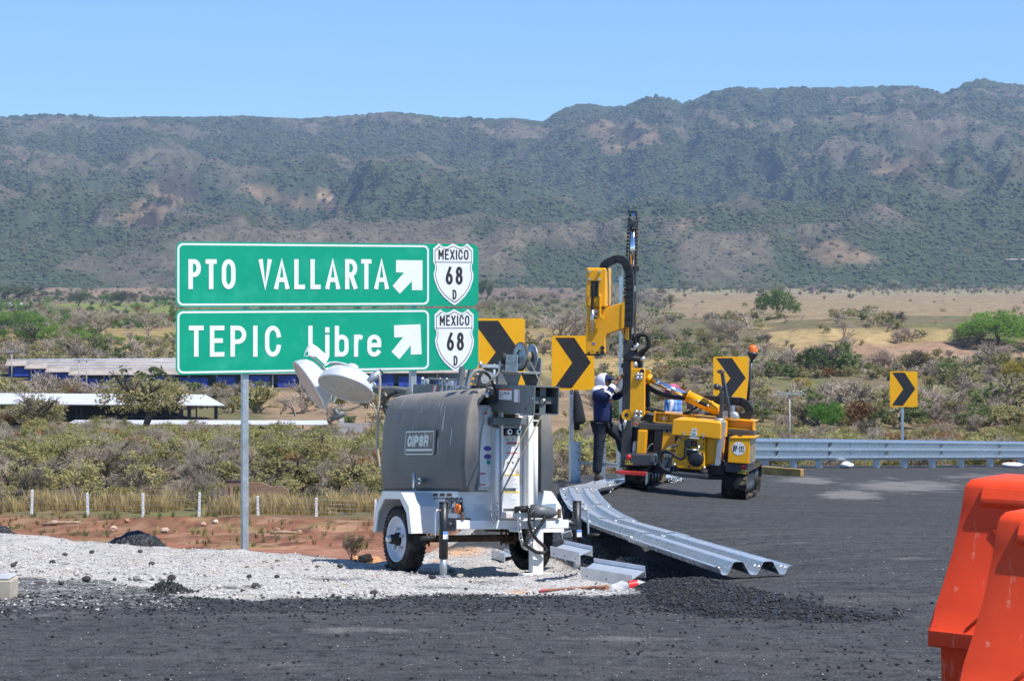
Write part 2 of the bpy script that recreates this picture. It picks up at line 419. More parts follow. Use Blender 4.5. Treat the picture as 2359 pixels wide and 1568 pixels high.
A_d = np.maximum.reduce([1.0*blob(1960, 1140, 100, 13), .9*blob(2080, 1120, 190, 22), .75*blob(1860, 1105, 130, 16), .6*blob(2250, 1098, 150, 16), .5*blob(1700, 1250, 250, 6), .55*blob(2080, 1285, 120, 5), .5*blob(900, 1450, 300, 9), .45*blob(200, 1400, 260, 30), .4*blob(1500, 1470, 420, 10), .35*blob(700, 1530, 500, 12)]) + .12*smooth(1380, 1420, py)
attrs = dict(gravel=A_g.ravel(), loose=A_a.ravel(), soil=A_s.ravel(), orange=A_o.ravel(), dust=A_d.ravel())
co_, q_ = grid_mesh('g', X, Y, Zg)
fi = lambda A: (A[:-1,:-1]+A[1:,1:])/2
NG = dict(X=X, Y=Y, Z=Zg, g=A_g, a=A_a, ed=ed, py=py, a2=np.maximum(smooth(-60, -10, -np.abs(gd)), .3))
kind = np.where(fi(ed) > .3, 2, np.where(fi(A_g) > .5, 1, 0)).ravel()
for k, nm_ in ((0, 'road'), (1, 'gravel_shoulder'), (2, 'embankment')):
    o = link(nm_, mesh_np(nm_, co_, q_[kind == k], attrs), NEARMAT); tag(o, None, None, kind='structure')
# far sheet from 70 m to beyond the foot of the hills
rows = np.exp(np.linspace(math.log(70), math.log(9500), 520)); u = np.linspace(-.5, .5, 520)
Y, U = np.meshgrid(rows, u, indexing='ij'); X = U*Y; Zg = H(X, Y)
px = X/Y*F+CX; py = HY-Zg/Y*F
base = np.zeros(X.shape+(3,)) + np.array([.21, .165, .095])
def band(c, m): 
    global base
    base = base*(1-m[..., None]) + np.array(c)*m[..., None]
wob = (fbm(X/60, Y/60, 4, 21)-.5); wob2 = (fbm(X/18, Y/25, 4, 29)-.5); wp = px + wob*220 + wob2*90; wy = py + wob*np.interp(Y, [70, 300, 2000], [70, 46, 16]) + wob2*np.interp(Y, [70, 300, 2000], [30, 22, 6])
N1 = fbm(X/14, Y/14, 4, 12)
band((.15, .17, .06), smooth(.5, .62, N1)*.6)
soilm = (1-smooth(92, 97, Y + 5*(fbm(X/3, Y/3, 3, 2)-.5)))
band((.30, .125, .075), soilm); band((.38, .20, .13), soilm*(1-smooth(64, 74, Y+6*(N1-.5))))
band((.30, .28, .27), (1-smooth(58, 66.5, Y))*smooth(580, 620, px)); 
band((.33, .24, .11), soilm*smooth(.55, .72, .5*fbm(X/2.2, Y/4, 3, 63)+.5*fbm(X/.5, Y/1.2, 3, 64))*.75)
band((.44, .25, .16), soilm*smooth(.55, .66, fbm(X/.9, Y/2.2, 4, 66))*.7); band((.11, .045, .03), soilm*smooth(.60, .70, fbm(X/.6, Y/1.5, 4, 67))*.8)
def rect(x0, x1, y0, y1, s=6): return smooth(x0-s*4, x0+s*4, wp)*(1-smooth(x1-s*4, x1+s*4, wp))*smooth(y0-s, y0+s, wy)*(1-smooth(y1-s, y1+s, wy))
band((.34, .235, .145), rect(610, 1420, 900, 1010)); band((.40, .29, .11), rect(-900, 1320, 752, 835)*.9)
band((.34, .24, .15), rect(1250, 2900, 898, 960)*.6); band((.32, .22, .13), rect(1250, 2900, 960, 1060)*.55)
band((.47, .34, .15), rect(1250, 1560, 828, 870)); band((.40, .255, .165), rect(1750, 2700, 788, 850, 4))
band((.50, .36, .17), rect(1740, 2200, 755, 789, 3)); band((.15, .17, .07), rect(1000, 1700, 705, 740, 4)*.6)
band((.36, .265, .155), rect(1540, 3500, 676, 734, 3)); band((.36, .30, .17), rect(1540, 3500, 666, 680, 2))
band((.34, .235, .15), rect(-1500, 420, 652, 690, 2)); band((.37, .29, .17), rect(1080, 1360, 628, 664, 2)); band((.24, .16, .125), rect(1100, 1345, 665, 688, 2))
band((.24, .27, .06), rect(150, 420, 700, 716, 2))
band((.50, .34, .23), rect(1660, 1860, 632, 642, 2)*.8); band((.33, .22, .15), rect(2230, 2700, 600, 640, 3))
base = base*(.8+.4*fbm(X/5, Y/5, 4, 90))[..., None]
co_, q_ = grid_mesh('g', X, Y, Zg)
o = link('valley_ground', mesh_np('valley_ground', co_, q_, dict(tint=base.reshape(-1, 3))), FARMAT); tag(o, None, None, kind='structure')

# ================================================================ mountains
SKY = [(-1200,290),(-600,240),(-300,275),(0,268),(110,262),(200,265),(250,271),(330,268),(460,269),(560,266),(620,270),(700,273),(760,268),(830,264),(900,257),(960,262),(1020,270),(1070,271),(1130,274),(1180,271),(1252,280),(1275,262),(1300,249),(1330,240),(1365,239),(1400,246),(1440,243),(1480,226),(1510,220),(1545,226),(1575,237),(1600,228),(1640,211),(1700,200),(1760,204),(1830,203),(1900,201),(1980,200),(2060,197),(2110,199),(2150,208),(2172,216),(2200,203),(2240,185),(2265,180),(2300,190),(2359,195),(2500,170),(2800,230),(3600,200)]
mu = np.linspace(-900, 3250, 900); mt = np.linspace(0, 1, 420)
T, PX = np.meshgrid(mt, mu, indexing='ij')
D0, D1 = 2500., 6200.
Y = D0 + (D1-D0)*T; X = (PX-CX)/F*Y
skyv = np.interp(mu, [a for a, b in SKY], [(HY-b)/F for a, b in SKY])
wx = X + 240*(fbm(X/800, Y/800, 3, 1)-.5)*2; wyy = Y + 240*(fbm(X/800, Y/800, 3, 2)-.5)*2
def ridged(x, y, s): return 1-np.sqrt((2*fbm(x, y, 3, s, .45)-1)**2+.004)*1.9
big = ridged((wx+.35*wyy)/800, wyy/2000, 11); mid = ridged((wx+.45*wyy)/300, (wyy-.2*wx)/620, 12); sm_ = ridged((wx-.35*wyy)/120, wyy/210, 13)
rel = .52*big + .32*mid + .16*sm_
tt = np.clip((T-.02)/.86, 0, 1)
prof = .12*smooth(0, .25, tt) + .88*tt**1.25
prof = np.where(tt >= 1, 1-.9*(np.maximum(T-.88,0)/.12)**1.3, prof)
Zm = (skyv[None,:]*5600)*prof*np.minimum(1,.0+1) + (rel-.60)*250*(1-np.clip(tt, 0, 1))**.75*smooth(0, .16, tt)*1.25 + (ridged(wx/62, wyy/95, 16)-.6)*20*smooth(0, .1, tt) + (fbm(X/45, Y/45, 3, 15)-.5)*18*smooth(0, .1, tt)
for hx, hy, hd, hr in [(1430,528,3250,430),(1605,506,3650,330),(1930,562,2950,330),(650,512,3450,380),(1010,560,3150,360),(2260,520,3500,520),(130,545,3350,520),(1180,590,2900,300),(420,575,3050,350),(1750,575,2950,300),(2120,590,2900,260),(850,600,2850,300)]:
    cx_, hz_ = (hx-CX)/F*hd, (HY-hy)/F*hd
    rr = np.hypot((X-cx_)*1.0, (Y-hd)*.75)/hr; ang = np.arctan2(Y-hd, X-cx_)
    hill = hz_*(1.04-(rr*rr+.06)**.60*(1+.20*np.sin(ang*5+hx)+.08*np.sin(ang*11+hy))) + (sm_-.6)*26 + (mid-.6)*20
    k = 26.; dlt = np.clip((hill-Zm)/k, -12, 12); Zm = Zm + k*np.log1p(np.exp(dlt))*smooth(0, .09, T)
Zm = Zm + np.interp(Y, _LY, _LZ)*(1-smooth(0, .2, T)) - 9*(1-smooth(0, .06, T))
mx = (Zm/Y).max(0); fac = skyv/mx
kk = np.ones(5)/5; fac = np.convolve(np.pad(fac, 2, 'edge'), kk, 'valid'); Zm = Zm*(1+(fac[None,:]-1)*smooth(.1, .6, T))
mpx, mpy = PX, HY-Zm/Y*F
gully = 1-np.clip((rel-.35)/.5, 0, 1)
veg = .55*fbm(X/300, Y/400, 5, 33, .6) + .45*fbm(X/95, Y/130, 4, 35, .6)
green = smooth(.405, .535, .34*gully + .74*veg + .10*smooth(.4, .9, T)*0 + .03)
bare = np.zeros(X.shape)
jit = (fbm(X/70, Y/70, 4, 51)-.5)*60; jit2 = (fbm(X/70, Y/70, 4, 53)-.5)*44
for poly in ([(352,420),(372,398),(420,390),(470,430),(488,455),(450,475),(400,470),(360,470)], [(275,490),(330,455),(370,480),(350,520),(290,525)], [(560,440),(600,436),(650,450),(700,455),(830,497),(800,502),(700,490),(600,470)], [(722,440),(745,437),(775,455),(770,462),(735,460)], [(1345,278),(1400,275),(1440,300),(1500,275),(1540,330),(1480,345),(1400,350),(1360,320)], [(1850,545),(1960,560),(2040,600),(1900,610),(1840,590)], [(1990,380),(2110,345),(2190,380),(2080,420)], [(1560,505),(1600,497),(1640,520),(1580,530)]):
    bare = np.maximum(bare, smooth(-8, 8, pdist((mpx+jit).ravel(), (mpy+jit2).ravel(), poly).reshape(X.shape)))
cut = smooth(-3, 3, pdist(mpx.ravel(), mpy.ravel(), [(722,441),(745,438),(760,450),(776,457),(768,463),(745,458)]).reshape(X.shape))
mc = np.zeros(X.shape+(3,)) + np.array([.150, .130, .092])
def mb(c, m):
    global mc
    mc = mc*(1-m[..., None]) + np.array(c)*m[..., None]
mb((.20, .16, .115), smooth(.5, .7, fbm(X/120, Y/160, 4, 61))*.8); mb((.062, .092, .042), green*.92); mb((.27, .185, .115), bare*(.55+.5*fbm(X/40, Y/40, 3, 71))); mb((.60, .42, .25), cut)
mb((.05, .04, .035), bare*smooth(.56, .62, fbm(X/50, Y/90, 4, 73))*.8)
t = NT('mountain_slope'); cc = t.attr('tint', 'Color'); n1 = t.noise(.05, 7, .72); n2 = t.noise(.012, 5, .6)
c = t.mix(t.ramp(n1, .36, .64), t.mix(.62, cc, (.03, .032, .018)), cc); t.col(c); t.set(rough=1, spec=.05); t.bump(n1, .8, 6.); MTMAT = t.m
co_, q_ = grid_mesh('m', X, Y, Zm)
o = link('mountains', mesh_np('mountains', co_, q_, dict(tint=mc.reshape(-1, 3))), MTMAT); tag(o, None, None, kind='structure')
MT = dict(py=mpy, X=X, Y=Y, Z=Zm, green=green, bare=bare, px=mpx, cut=cut)
# ---------------------------------------------------------------- haze between here and the hills
hz = MB().bx(-3200, 3200, -60, 7600, -24, 760).build('haze', []); tag(hz, None, None, kind='stuff')
hm = bpy.data.materials.new('haze'); hm.use_nodes = True; hm.node_tree.nodes.clear()
v = hm.node_tree.nodes.new('ShaderNodeVolumePrincipled'); ho = hm.node_tree.nodes.new('ShaderNodeOutputMaterial'); hm.node_tree.links.new(v.outputs[0], ho.inputs['Volume'])
v.inputs['Color'].default_value = (.50, .69, 1.0, 1); v.inputs['Density'].default_value = 8.2e-5; v.inputs['Anisotropy'].default_value = 0.1
hz.data.materials.append(hm)
# ================================================================ vegetation
def leafmat(name, inst):
    t = NT(name)
    if inst:
        a = t.n('ShaderNodeAttribute'); a.attribute_type = 'INSTANCER'; a.attribute_name = 'tint'; cc = a.outputs['Color']
    else:
        a = t.n('ShaderNodeObjectInfo'); cc = a.outputs['Color']
    n1 = t.noise(5.5, 4, .7, t.coord('Object')); g = t.n('ShaderNodeNewGeometry')
    c = t.mix(t.ramp(n1, .35, .65), t.mix(.22, cc, (.03, .028, .012)), cc)
    c = t.mix(t.ramp(g.outputs['Random Per Island'], .0, 1.0, 0, .55), c, t.mix(.35, cc, (.34, .28, .15)))
    t.col(c); t.set(rough=.75, spec=.15)
    tr = t.n('ShaderNodeBsdfTranslucent'); t.l(c, tr.inputs[0]); mx = t.n('ShaderNodeMixShader'); mx.inputs[0].default_value = .45; t.l(t.b.outputs[0], mx.inputs[1]); t.l(tr.outputs[0], mx.inputs[2]); t.l(mx.outputs[0], t.out.inputs[0])
    return t.m
LEAF_I = leafmat('leaf_scatter', True); LEAF_O = leafmat('leaf_single', False)
BARK = paint('bark', (.13, .105, .085), .9, var=.35, vs=9, spec=.1)
PROTO = bpy.data.collections.new('plant_kinds')          # never linked: only a source for the uncountable cover
def np_quads(cent, size, r, flat=1.0):
    n = len(cent)
    a = r.normal(size=(n, 3)); a /= np.linalg.norm(a, axis=1)[:, None]
    b = r.normal(size=(n, 3)); b -= a*(a*b).sum(1)[:, None]; b /= np.linalg.norm(b, axis=1)[:, None]
    s = (size*(.6+.8*r.random(n)))[:, None]; a = a*s; b = b*s*.62
    v = np.stack([cent-a, cent-b, cent+a, cent+b], 1).reshape(-1, 3)
    return v, np.arange(4*n).reshape(n, 4)
def crown(seed, ncl, per, leaf, top=.62, base=.12, gap=.35, round_=1.0):
    r = np.random.default_rng(seed); cl = []
    lobes = [(r.normal(0, .17, 2), .55+.35*r.random()) for _ in range(5)]
    while len(cl) < ncl:
        p = r.uniform(-1, 1, 3)
        if (p**2).sum() > 1 or (p**2).sum() < .12: continue
        lx, ls = lobes[r.integers(5)]
        x, y = p[:2]*.42*ls + lx; z = base + (1-base)*(.5+.5*p[2]*ls*(1-.25*abs(lx).sum()))
        if z < base or np.hypot(x, y) > .52: continue
        if vn(np.array([x*5+seed]), np.array([(y+z)*5]), seed)[0] < gap: continue
        cl.append((x, y, z))
    cl = np.array(cl); c = np.repeat(cl, per, 0); c = c + r.normal(0, .045, c.shape)*np.array([1, 1, .8])
    return np_quads(c, np.full(len(c), leaf), r)
def branchset(seed, depth=5, kids=3, spread=.62, trunk=.16, r0=.028, fine=True, droop=0.0):
    r = np.random.default_rng(seed); V = []; Q = []
    def seg(p, q, ra, rb):
        n = len(V); d = q-p; d = d/np.linalg.norm(d); u = np.cross(d, [.3, .2, 1.0]); u /= np.linalg.norm(u); w_ = np.cross(d, u)
        for pt, rr in ((p, ra), (q, rb)):
            for k in range(3):
                an = k*2.094; V.append(pt+(u*math.cos(an)+w_*math.sin(an))*rr)
        for k in range(3): Q.append((n+k, n+(k+1) % 3, n+3+(k+1) % 3, n+3+k))
    def grow(p, d, L, rad, lev):
        q = p + d*L*(.8+.4*r.random()); seg(p, q, rad, rad*.68)
        if lev == 0: return
        k = kids + (r.random() < .4)
        for i in range(k):
            e = d + r.normal(0, spread, 3)*np.array([1, 1, .55]); e[2] += .12-droop; e /= np.linalg.norm(e)
            grow(q if i < 2 else p+(q-p)*(.4+.5*r.random()), e, L*(.66+.16*r.random()), rad*.62, lev-1)
    for s in range(1 if trunk > .1 else 4):
        d = np.array([r.normal(0, .25), r.normal(0, .25), 1.0]); d /= np.linalg.norm(d)
        grow(np.zeros(3)+np.array([r.normal(0, .02), r.normal(0, .02), -.03]), d, max(trunk, .15), r0, depth)
    V = np.array(V); w_ = max(np.ptp(V[:, 0]), np.ptp(V[:, 1])); V[:, :2] /= w_; V[:, 2] *= 1/V[:, 2].max()
    return V, np.array(Q)
def np_mesh(name, v, q, m):
    me = mesh_np(name, v, q, smooth_=False); me.materials.append(m); return me
def merge(*vq):
    V = []; Q = []; n = 0
    for v, q in vq: V.append(v); Q.append(q+n); n += len(v)
    return np.concatenate(V), np.concatenate(Q)
def proto(name, v, q, m=None):
    o = bpy.data.objects.new(name, np_mesh(name, v, q, m or LEAF_I)); return o
def blobs(seed, n=1):
    r = np.random.default_rng(seed); import bmesh
    b = bmesh.new(); bmesh.ops.create_icosphere(b, subdivisions=2, radius=.5)
    v = np.array([x.co[:] for x in b.verts]); f = np.array([[x.index for x in fc.verts] for fc in b.faces]); b.free()
    k = fbm(v[:, 0]*4+seed*3.1, v[:, 1]*4+v[:, 2]*5.3, 3, seed)
    v = v*(.55+.9*k)[:, None]; v[:, 2] = np.maximum(v[:, 2]*.85+.28, -.2)
    return v, f
def scatter(name, pts, scl, tint, idx, protos, rot=None, label=None, cat=None, kind='stuff'):
    r = np.random.default_rng(len(pts)); n = len(pts)
    me = bpy.data.meshes.new(name); me.vertices.add(n); me.vertices.foreach_set('co', np.asarray(pts, np.float32).ravel())
    sc3 = np.asarray(scl, np.float32)
    if sc3.ndim == 1: sc3 = np.stack([sc3]*3, 1)
    a = me.attributes.new('scl', 'FLOAT_VECTOR', 'POINT'); a.data.foreach_set('vector', sc3.ravel())
    if rot is None: rot = np.stack([np.zeros(n), np.zeros(n), r.random(n)*6.283], 1)
    a = me.attributes.new('rot', 'FLOAT_VECTOR', 'POINT'); a.data.foreach_set('vector', np.asarray(rot, np.float32).ravel())
    a = me.attributes.new('idx', 'INT', 'POINT'); a.data.foreach_set('value', np.asarray(idx, np.int32))
    a = me.attributes.new('tint', 'FLOAT_COLOR', 'POINT'); a.data.foreach_set('color', np.concatenate([tint, np.ones((n, 1))], 1).astype(np.float32).ravel())
    o = bpy.data.objects.new(name, me); C.objects.link(o)
    col = bpy.data.collections.new(name+'_kinds')
    for i, p in enumerate(protos):
        q = p.copy(); q.name = '%s_%02d' % (name, i); col.objects.link(q)
    ng = bpy.data.node_groups.new(name, 'GeometryNodeTree')
    ng.interface.new_socket('Geometry', in_out='INPUT', socket_type='NodeSocketGeometry'); ng.interface.new_socket('Geometry', in_out='OUTPUT', socket_type='NodeSocketGeometry')
    N = ng.nodes.new; L = ng.links.new
    gi = N('NodeGroupInput'); go = N('NodeGroupOutput'); io = N('GeometryNodeInstanceOnPoints'); ci = N('GeometryNodeCollectionInfo')
    ci.inputs['Collection'].default_value = col; ci.inputs['Separate Children'].default_value = True; ci.inputs['Reset Children'].default_value = True
    io.inputs['Pick Instance'].default_value = True
    def at(nm, ty):
        x = N('GeometryNodeInputNamedAttribute'); x.data_type = ty; x.inputs[0].default_value = nm; return x.outputs[0]
    L(gi.outputs[0], io.inputs['Points']); L(ci.outputs[0], io.inputs['Instance']); L(at('idx', 'INT'), io.inputs['Instance Index'])
    e2r = N('FunctionNodeEulerToRotation'); L(at('rot', 'FLOAT_VECTOR'), e2r.inputs[0]); L(e2r.outputs[0], io.inputs['Rotation']); L(at('scl', 'FLOAT_VECTOR'), io.inputs['Scale'])
    L(io.outputs[0], go.inputs[0])
    md = o.modifiers.new('cover', 'NODES'); md.node_group = ng
    tag(o, label, cat, kind=kind)
    return o
nr = np.random.default_rng(11)
OLIVE = np.array((.42, .375, .165)); GREY = np.array((.60, .51, .42)); DARK = np.array((.12, .16, .055)); BRIGHT = np.array((.18, .32, .045)); RUST = np.array((.36, .20, .09)); STRAW = np.array((.62, .47, .22)); YELL = np.array((.55, .44, .06))
# --- hillside woods
tp = [proto('hill_tree', *blobs(i)) for i in range(4)]
Mx = MT; W = 210000
ii = nr.integers(0, Mx['X'].shape[0]-62, W*2); jj = nr.integers(40, Mx['X'].shape[1]-40, W*2)
keep = nr.random(W*2) < (.18+.82*Mx['green'][ii, jj]+.30*(1-smooth(0, 150, ii)))*(1-.86*Mx['bare'][ii, jj])*(.35+.65*smooth(0, 45, ii)); keep &= Mx['cut'][ii, jj] < .3
ii, jj = ii[keep][:W], jj[keep][:W]; n = len(ii)
fr, fc = nr.random(n), nr.random(n)
def bil(A): return (A[ii, jj]*(1-fr)+A[ii+1, jj]*fr)*(1-fc)+(A[ii, jj+1]*(1-fr)+A[ii+1, jj+1]*fr)*fc
pts = np.stack([bil(Mx['X']), bil(Mx['Y']), bil(Mx['Z'])-.8], 1); gr = bil(Mx['green'])
isg = nr.random(n) < gr*.85+.04
tn = np.where(isg[:, None], np.array((.080, .112, .042))*(.75+.75*nr.random((n, 1))), np.array((.205, .178, .160))*(.75+.5*nr.random((n, 1))))
tn = np.where((nr.random(n) < .06)[:, None], np.array((.17, .15, .07)), tn)
sz = np.where(isg, 4.2+5.5*nr.random(n)**2, 3.0+3.2*nr.random(n))*np.interp(pts[:, 1], [2500, 5500], [.72, 1.1])
scatter('hillside_woods', pts, np.stack([sz, sz, sz*.85], 1), tn, nr.integers(0, 4, n), tp)
# --- valley cover: denser and mixed, thinner on the open fields
LB = [proto('leafy_bush', *crown(100+i, 34, 13, .05, gap=.30)) for i in range(5)]
TB = [proto('bare_bush', *branchset(200+i, 4, 3, .6, .2 if i < 2 else .05, .022)) for i in range(4)]
MB_ = [proto('mixed_bush', *merge(crown(300+i, 20, 9, .042, gap=.35), branchset(320+i, 3, 3, .6, .05, .02))) for i in range(3)]
ALL = LB + TB + MB_
def field_open(px, py):
    m = np.zeros(px.shape)
    for x0, x1, y0, y1, k in [(1540,3500,678,733,.97),(-1500,420,654,678,.9),(1080,1360,630,688,.9),(1740,2200,757,787,.93),(1750,2700,790,848,.88),(1250,1560,828,868,.8),(250,1320,762,832,.62),(610,1420,905,1005,.80),(1250,2900,905,935,.55),(1250,2900,962,1010,.35),(1660,1860,632,642,.9),(2230,2700,600,640,.85),(140,420,700,716,.7)]:
        m = np.maximum(m, k*((px > x0) & (px < x1) & (py > y0) & (py < y1)))
    return m
n = 17500
px = nr.uniform(-500, 2900, n)
d = np.exp(nr.uniform(math.log(205), math.log(2900), n)); X_ = (px-CX)/F*d; z_ = H(X_, d, False); pyv = HY-z_/d*F
cl = fbm(X_/40, d/60, 3, 88)
fo = field_open(px + 50*(fbm(X_/50, d/50, 3, 3)-.5), pyv + 14*(fbm(X_/50, d/50, 3, 4)-.5))
k = (nr.random(n) < (1-fo)*smooth(.38, .60, cl + .20*(d > 1500) + .12*(d < 300) + .08*((px < 900) & (d < 1000))))
# keep the yards and roofs clear
def clear(px, py, d):
    return ((px > -60) & (px < 660) & (d > 218) & (d < 238)) | ((px > -60) & (px < 1100) & (d > 282) & (d < 360)) | ((px > 130) & (px < 780) & (d > 199) & (d < 218))
k &= ~clear(px, pyv, d)
px, d, X_, z_, pyv, cl = [a[k] for a in (px, d, X_, z_, pyv, cl)]; n = len(px)
u = nr.random(n); grn = fbm(X_/90, d/140, 3, 70)
lf = (px < 420) & (pyv > 690) & (pyv < 800)
tn = np.where((u < .50)[:, None], GREY, np.where((u < .86)[:, None], OLIVE*.92, DARK*1.25))
tn = np.where((lf & (nr.random(n) < .6))[:, None], BRIGHT, tn); tn = np.where((nr.random(n) < .035)[:, None], RUST, tn)
tn = tn*(.75+.5*nr.random((n, 1)))
far = d > 1500
tn = np.where((far & (u > .62))[:, None], DARK*1.0*(.8+.5*nr.random((n, 1))), tn)
ix = np.where(u < .50, 5+nr.integers(0, 4, n), np.where(u < .62, 9+nr.integers(0, 3, n), nr.integers(0, 5, n)))
sz = (1.6+2.6*nr.random(n)**1.5)*np.interp(d, [200, 500, 1500, 2800], [.80, .95, 1.4, 2.0])*np.where(nr.random(n) < .08, 1.7, 1)
scatter('valley_scrub', np.stack([X_, d, z_-.05*sz], 1), np.stack([sz*1.25, sz*1.25, sz*.92], 1), tn, ix, ALL)
# --- the thicket between the fence and the sheds: cover too dense to count, and single shrubs
n = 2300
d = np.exp(nr.uniform(math.log(125), math.log(197), n)); px = nr.uniform(-350, 2700, n); X_ = (px-CX)/F*d
k = ~((px > 130) & (px < 1010) & (d > 199)) & ~((px > 560) & (d > 175) & (nr.random(n) < .75)) & ~((px > 1250) & (nr.random(n) < .45))
d, px, X_ = d[k], px[k], X_[k]; n = len(d); u = nr.random(n); z_ = H(X_, d, False)
tn = np.where((u < .34)[:, None], GREY, np.where((u < .93)[:, None], OLIVE*np.array((.95, 1.0, .9)), RUST*.9))*(.75+.55*nr.random((n, 1)))
LB2 = [proto('thorn_bush', *crown(400+i, 70, 22, .030, gap=.30)) for i in range(4)]
MB2 = [proto('thorn_bush', *merge(crown(430+i, 46, 15, .027, gap=.36), branchset(440+i, 4, 3, .6, .05, .014))) for i in range(4)]
TB2 = [proto('dry_bush', *branchset(460+i, 5, 3, .55, .05, .014)) for i in range(3)]
ix = np.where(u < .34, 8+nr.integers(0, 3, n), np.where(u < .62, 4+nr.integers(0, 4, n), nr.integers(0, 4, n)))
sz = (1.4+1.7*nr.random(n)**1.5)*np.interp(d, [125, 150, 197], [1, .85, .62])
scatter('thicket', np.stack([X_, d, z_-.06*sz], 1), np.stack([sz*1.3, sz*1.3, sz], 1), tn, ix, LB2+MB2+TB2)
# --- dry grass along the fence and on the slopes
def tuft(seed, n=26, lean=.5):
    r = np.random.default_rng(seed); V = []; Q = []
    for i in range(n):
        a = r.random()*6.283; b = np.array([math.cos(a), math.sin(a)])*r.random()*.22; h = .45+.55*r.random(); o = np.array([math.cos(a), math.sin(a)])*lean*r.random()*h
        w_ = .012+.010*r.random(); t_ = np.array([-math.sin(a), math.cos(a)])*w_
        p = [np.append(b-t_, 0), np.append(b+t_, 0), np.append(b+o*.45+t_*.8, h*.62), np.append(b+o*.45-t_*.8, h*.62), np.append(b+o+t_*.2, h), np.append(b+o-t_*.2, h)]
        k = len(V); V += p; Q += [(k, k+1, k+2, k+3), (k+3, k+2, k+4, k+5)]
    return np.array(V), np.array(Q)
GT = [proto('grass_tuft', *tuft(500+i, 24, .3+.2*i)) for i in range(4)]
n = 5200
d = np.concatenate([nr.normal(100.6, 1.7, 3000), nr.uniform(104, 190, 1300), nr.uniform(70, 96, 900)]); px = nr.uniform(-200, 1350, n); X_ = (px-CX)/F*d
k = (fbm(X_/2.4, d/3, 3, 19) > np.where(d < 96, .52, .565)); d, px, X_ = d[k], px[k], X_[k]; n = len(d); z_ = H(X_, d, False)
hgt = np.where(d < 96, .12+.22*nr.random(n), .30+.75*nr.random(n)**1.5)
tn = np.where((d < 96)[:, None] & (nr.random((n, 1)) < .75), np.array((.14, .20, .05)), STRAW)*(.6+.55*nr.random((n, 1)))
scatter('dry_grass', np.stack([X_, d, z_-.03], 1), np.stack([hgt*1.1, hgt*1.1, hgt], 1), tn, nr.integers(0, 4, n), GT)
n = 2600                                    # on the far side of the embankment and below the guardrail
px = nr.uniform(1270, 2400, n); d = nr.uniform(70, 190, n); X_ = (px-CX)/F*d; z_ = H(X_, d, False); hgt = .4+.7*nr.random(n)
scatter('slope_grass', np.stack([X_, d, z_-.03], 1), np.stack([hgt*1.4, hgt*1.4, hgt], 1), STRAW*.85*(.6+.55*nr.random((n, 1))), nr.integers(0, 4, n), GT)

# --- countable shrubs and trees: crown + stems under one thing
def plant_kind(cv, cq, sv, sq, name, part='crown'):
    cm = np_mesh(name, cv, cq, LEAF_O) if cv is not None else None
    sm = np_mesh(name+'_stems', sv, sq, BARK if cm else LEAF_O)
    return cm, sm
K_LEAF = [plant_kind(*crown(600+i, 85, 24, .026, gap=.28), *branchset(620+i, 3, 3, .55, .12, .02), 'leafy_crown') for i in range(5)]
K_THIN = [plant_kind(*crown(640+i, 52, 15, .022, gap=.34), *branchset(660+i, 5, 3, .55, .10, .014), 'sparse_crown') for i in range(4)]
K_BARE = [plant_kind(None, None, *branchset(680+i, 6 if i < 2 else 5, 3, .58, .17 if i < 2 else .05, .016), 'bare_twigs') for i in range(4)]
def plant(name, kind, pos, wd, ht, color, label, cat, group=None, stem=(1, 1, 1)):
    o = empty(name, loc(*pos) @ rz(rng.random()*360)); o.scale = (wd, wd, ht)
    tag(o, label, cat, group)
    cm, sm = kind
    if cm:
        c = bpy.data.objects.new('crown', cm); C.objects.link(c); c.parent = o; c.color = (*[float(k) for k in color], 1)
        s = bpy.data.objects.new('trunk' if 'tree' in name else 'stems', sm); C.objects.link(s); s.parent = o
    else:
        s = bpy.data.objects.new('branches', sm); C.objects.link(s); s.parent = o; s.color = (*[float(k) for k in color], 1)
    return o
cnt = 0; taken = []
while cnt < 205:
    px_ = rng.uniform(-60, 1345) if rng.random() < .74 else rng.uniform(1345, 2420)
    d_ = 98.6+30*rng.random()**1.3 if px_ < 1345 else rng.uniform(118, 190)
    x = (px_-CX)/F*d_
    if any((x-a)**2+(d_-b)**2 < 1.1 for a, b in taken): continue
    taken.append((x, d_)); cnt += 1
    u = rng.random(); hh = rng.uniform(1.15, 2.3)*(.42 if d_ < 101 else .68 if d_ < 106 else 1); pos = (x, d_, gz(x, d_)-.05); v = rng.uniform(.75, 1.25)
    side = px_ < 1345
    if u < .46: plant('shrub', rng.choice(K_LEAF), pos, hh*rng.uniform(1.1, 1.5), hh, OLIVE*v, 'olive green thorn shrub in the thicket behind the white fence posts' if side else 'olive green thorn shrub in the scrub below the curve guardrail', 'shrub', 'olive shrubs behind the fence' if side else 'olive shrubs below the guardrail')
    elif u < .72: plant('shrub', rng.choice(K_THIN), pos, hh*rng.uniform(1.0, 1.4), hh, (OLIVE*.6+GREY*.4)*v, 'half bare shrub with sparse dull leaves in the thicket behind the white fence posts' if side else 'half bare shrub with sparse dull leaves below the curve guardrail', 'shrub', 'half bare shrubs behind the fence' if side else 'half bare shrubs below the guardrail')
    else: plant('bare_shrub', rng.choice(K_BARE), pos, hh*rng.uniform(1.0, 1.4), hh*1.05, GREY*v, 'leafless grey brown shrub of fine twigs behind the white fence posts' if side else 'leafless grey brown shrub of fine twigs below the curve guardrail', 'shrub', 'leafless shrubs behind the fence' if side else 'leafless shrubs below the guardrail')
K_TREE = [plant_kind(*crown(700+i, 150, 26, .020, base=.22, gap=.26), *branchset(720+i, 4, 3, .5, .26, .03), 'tree_crown') for i in range(4)]
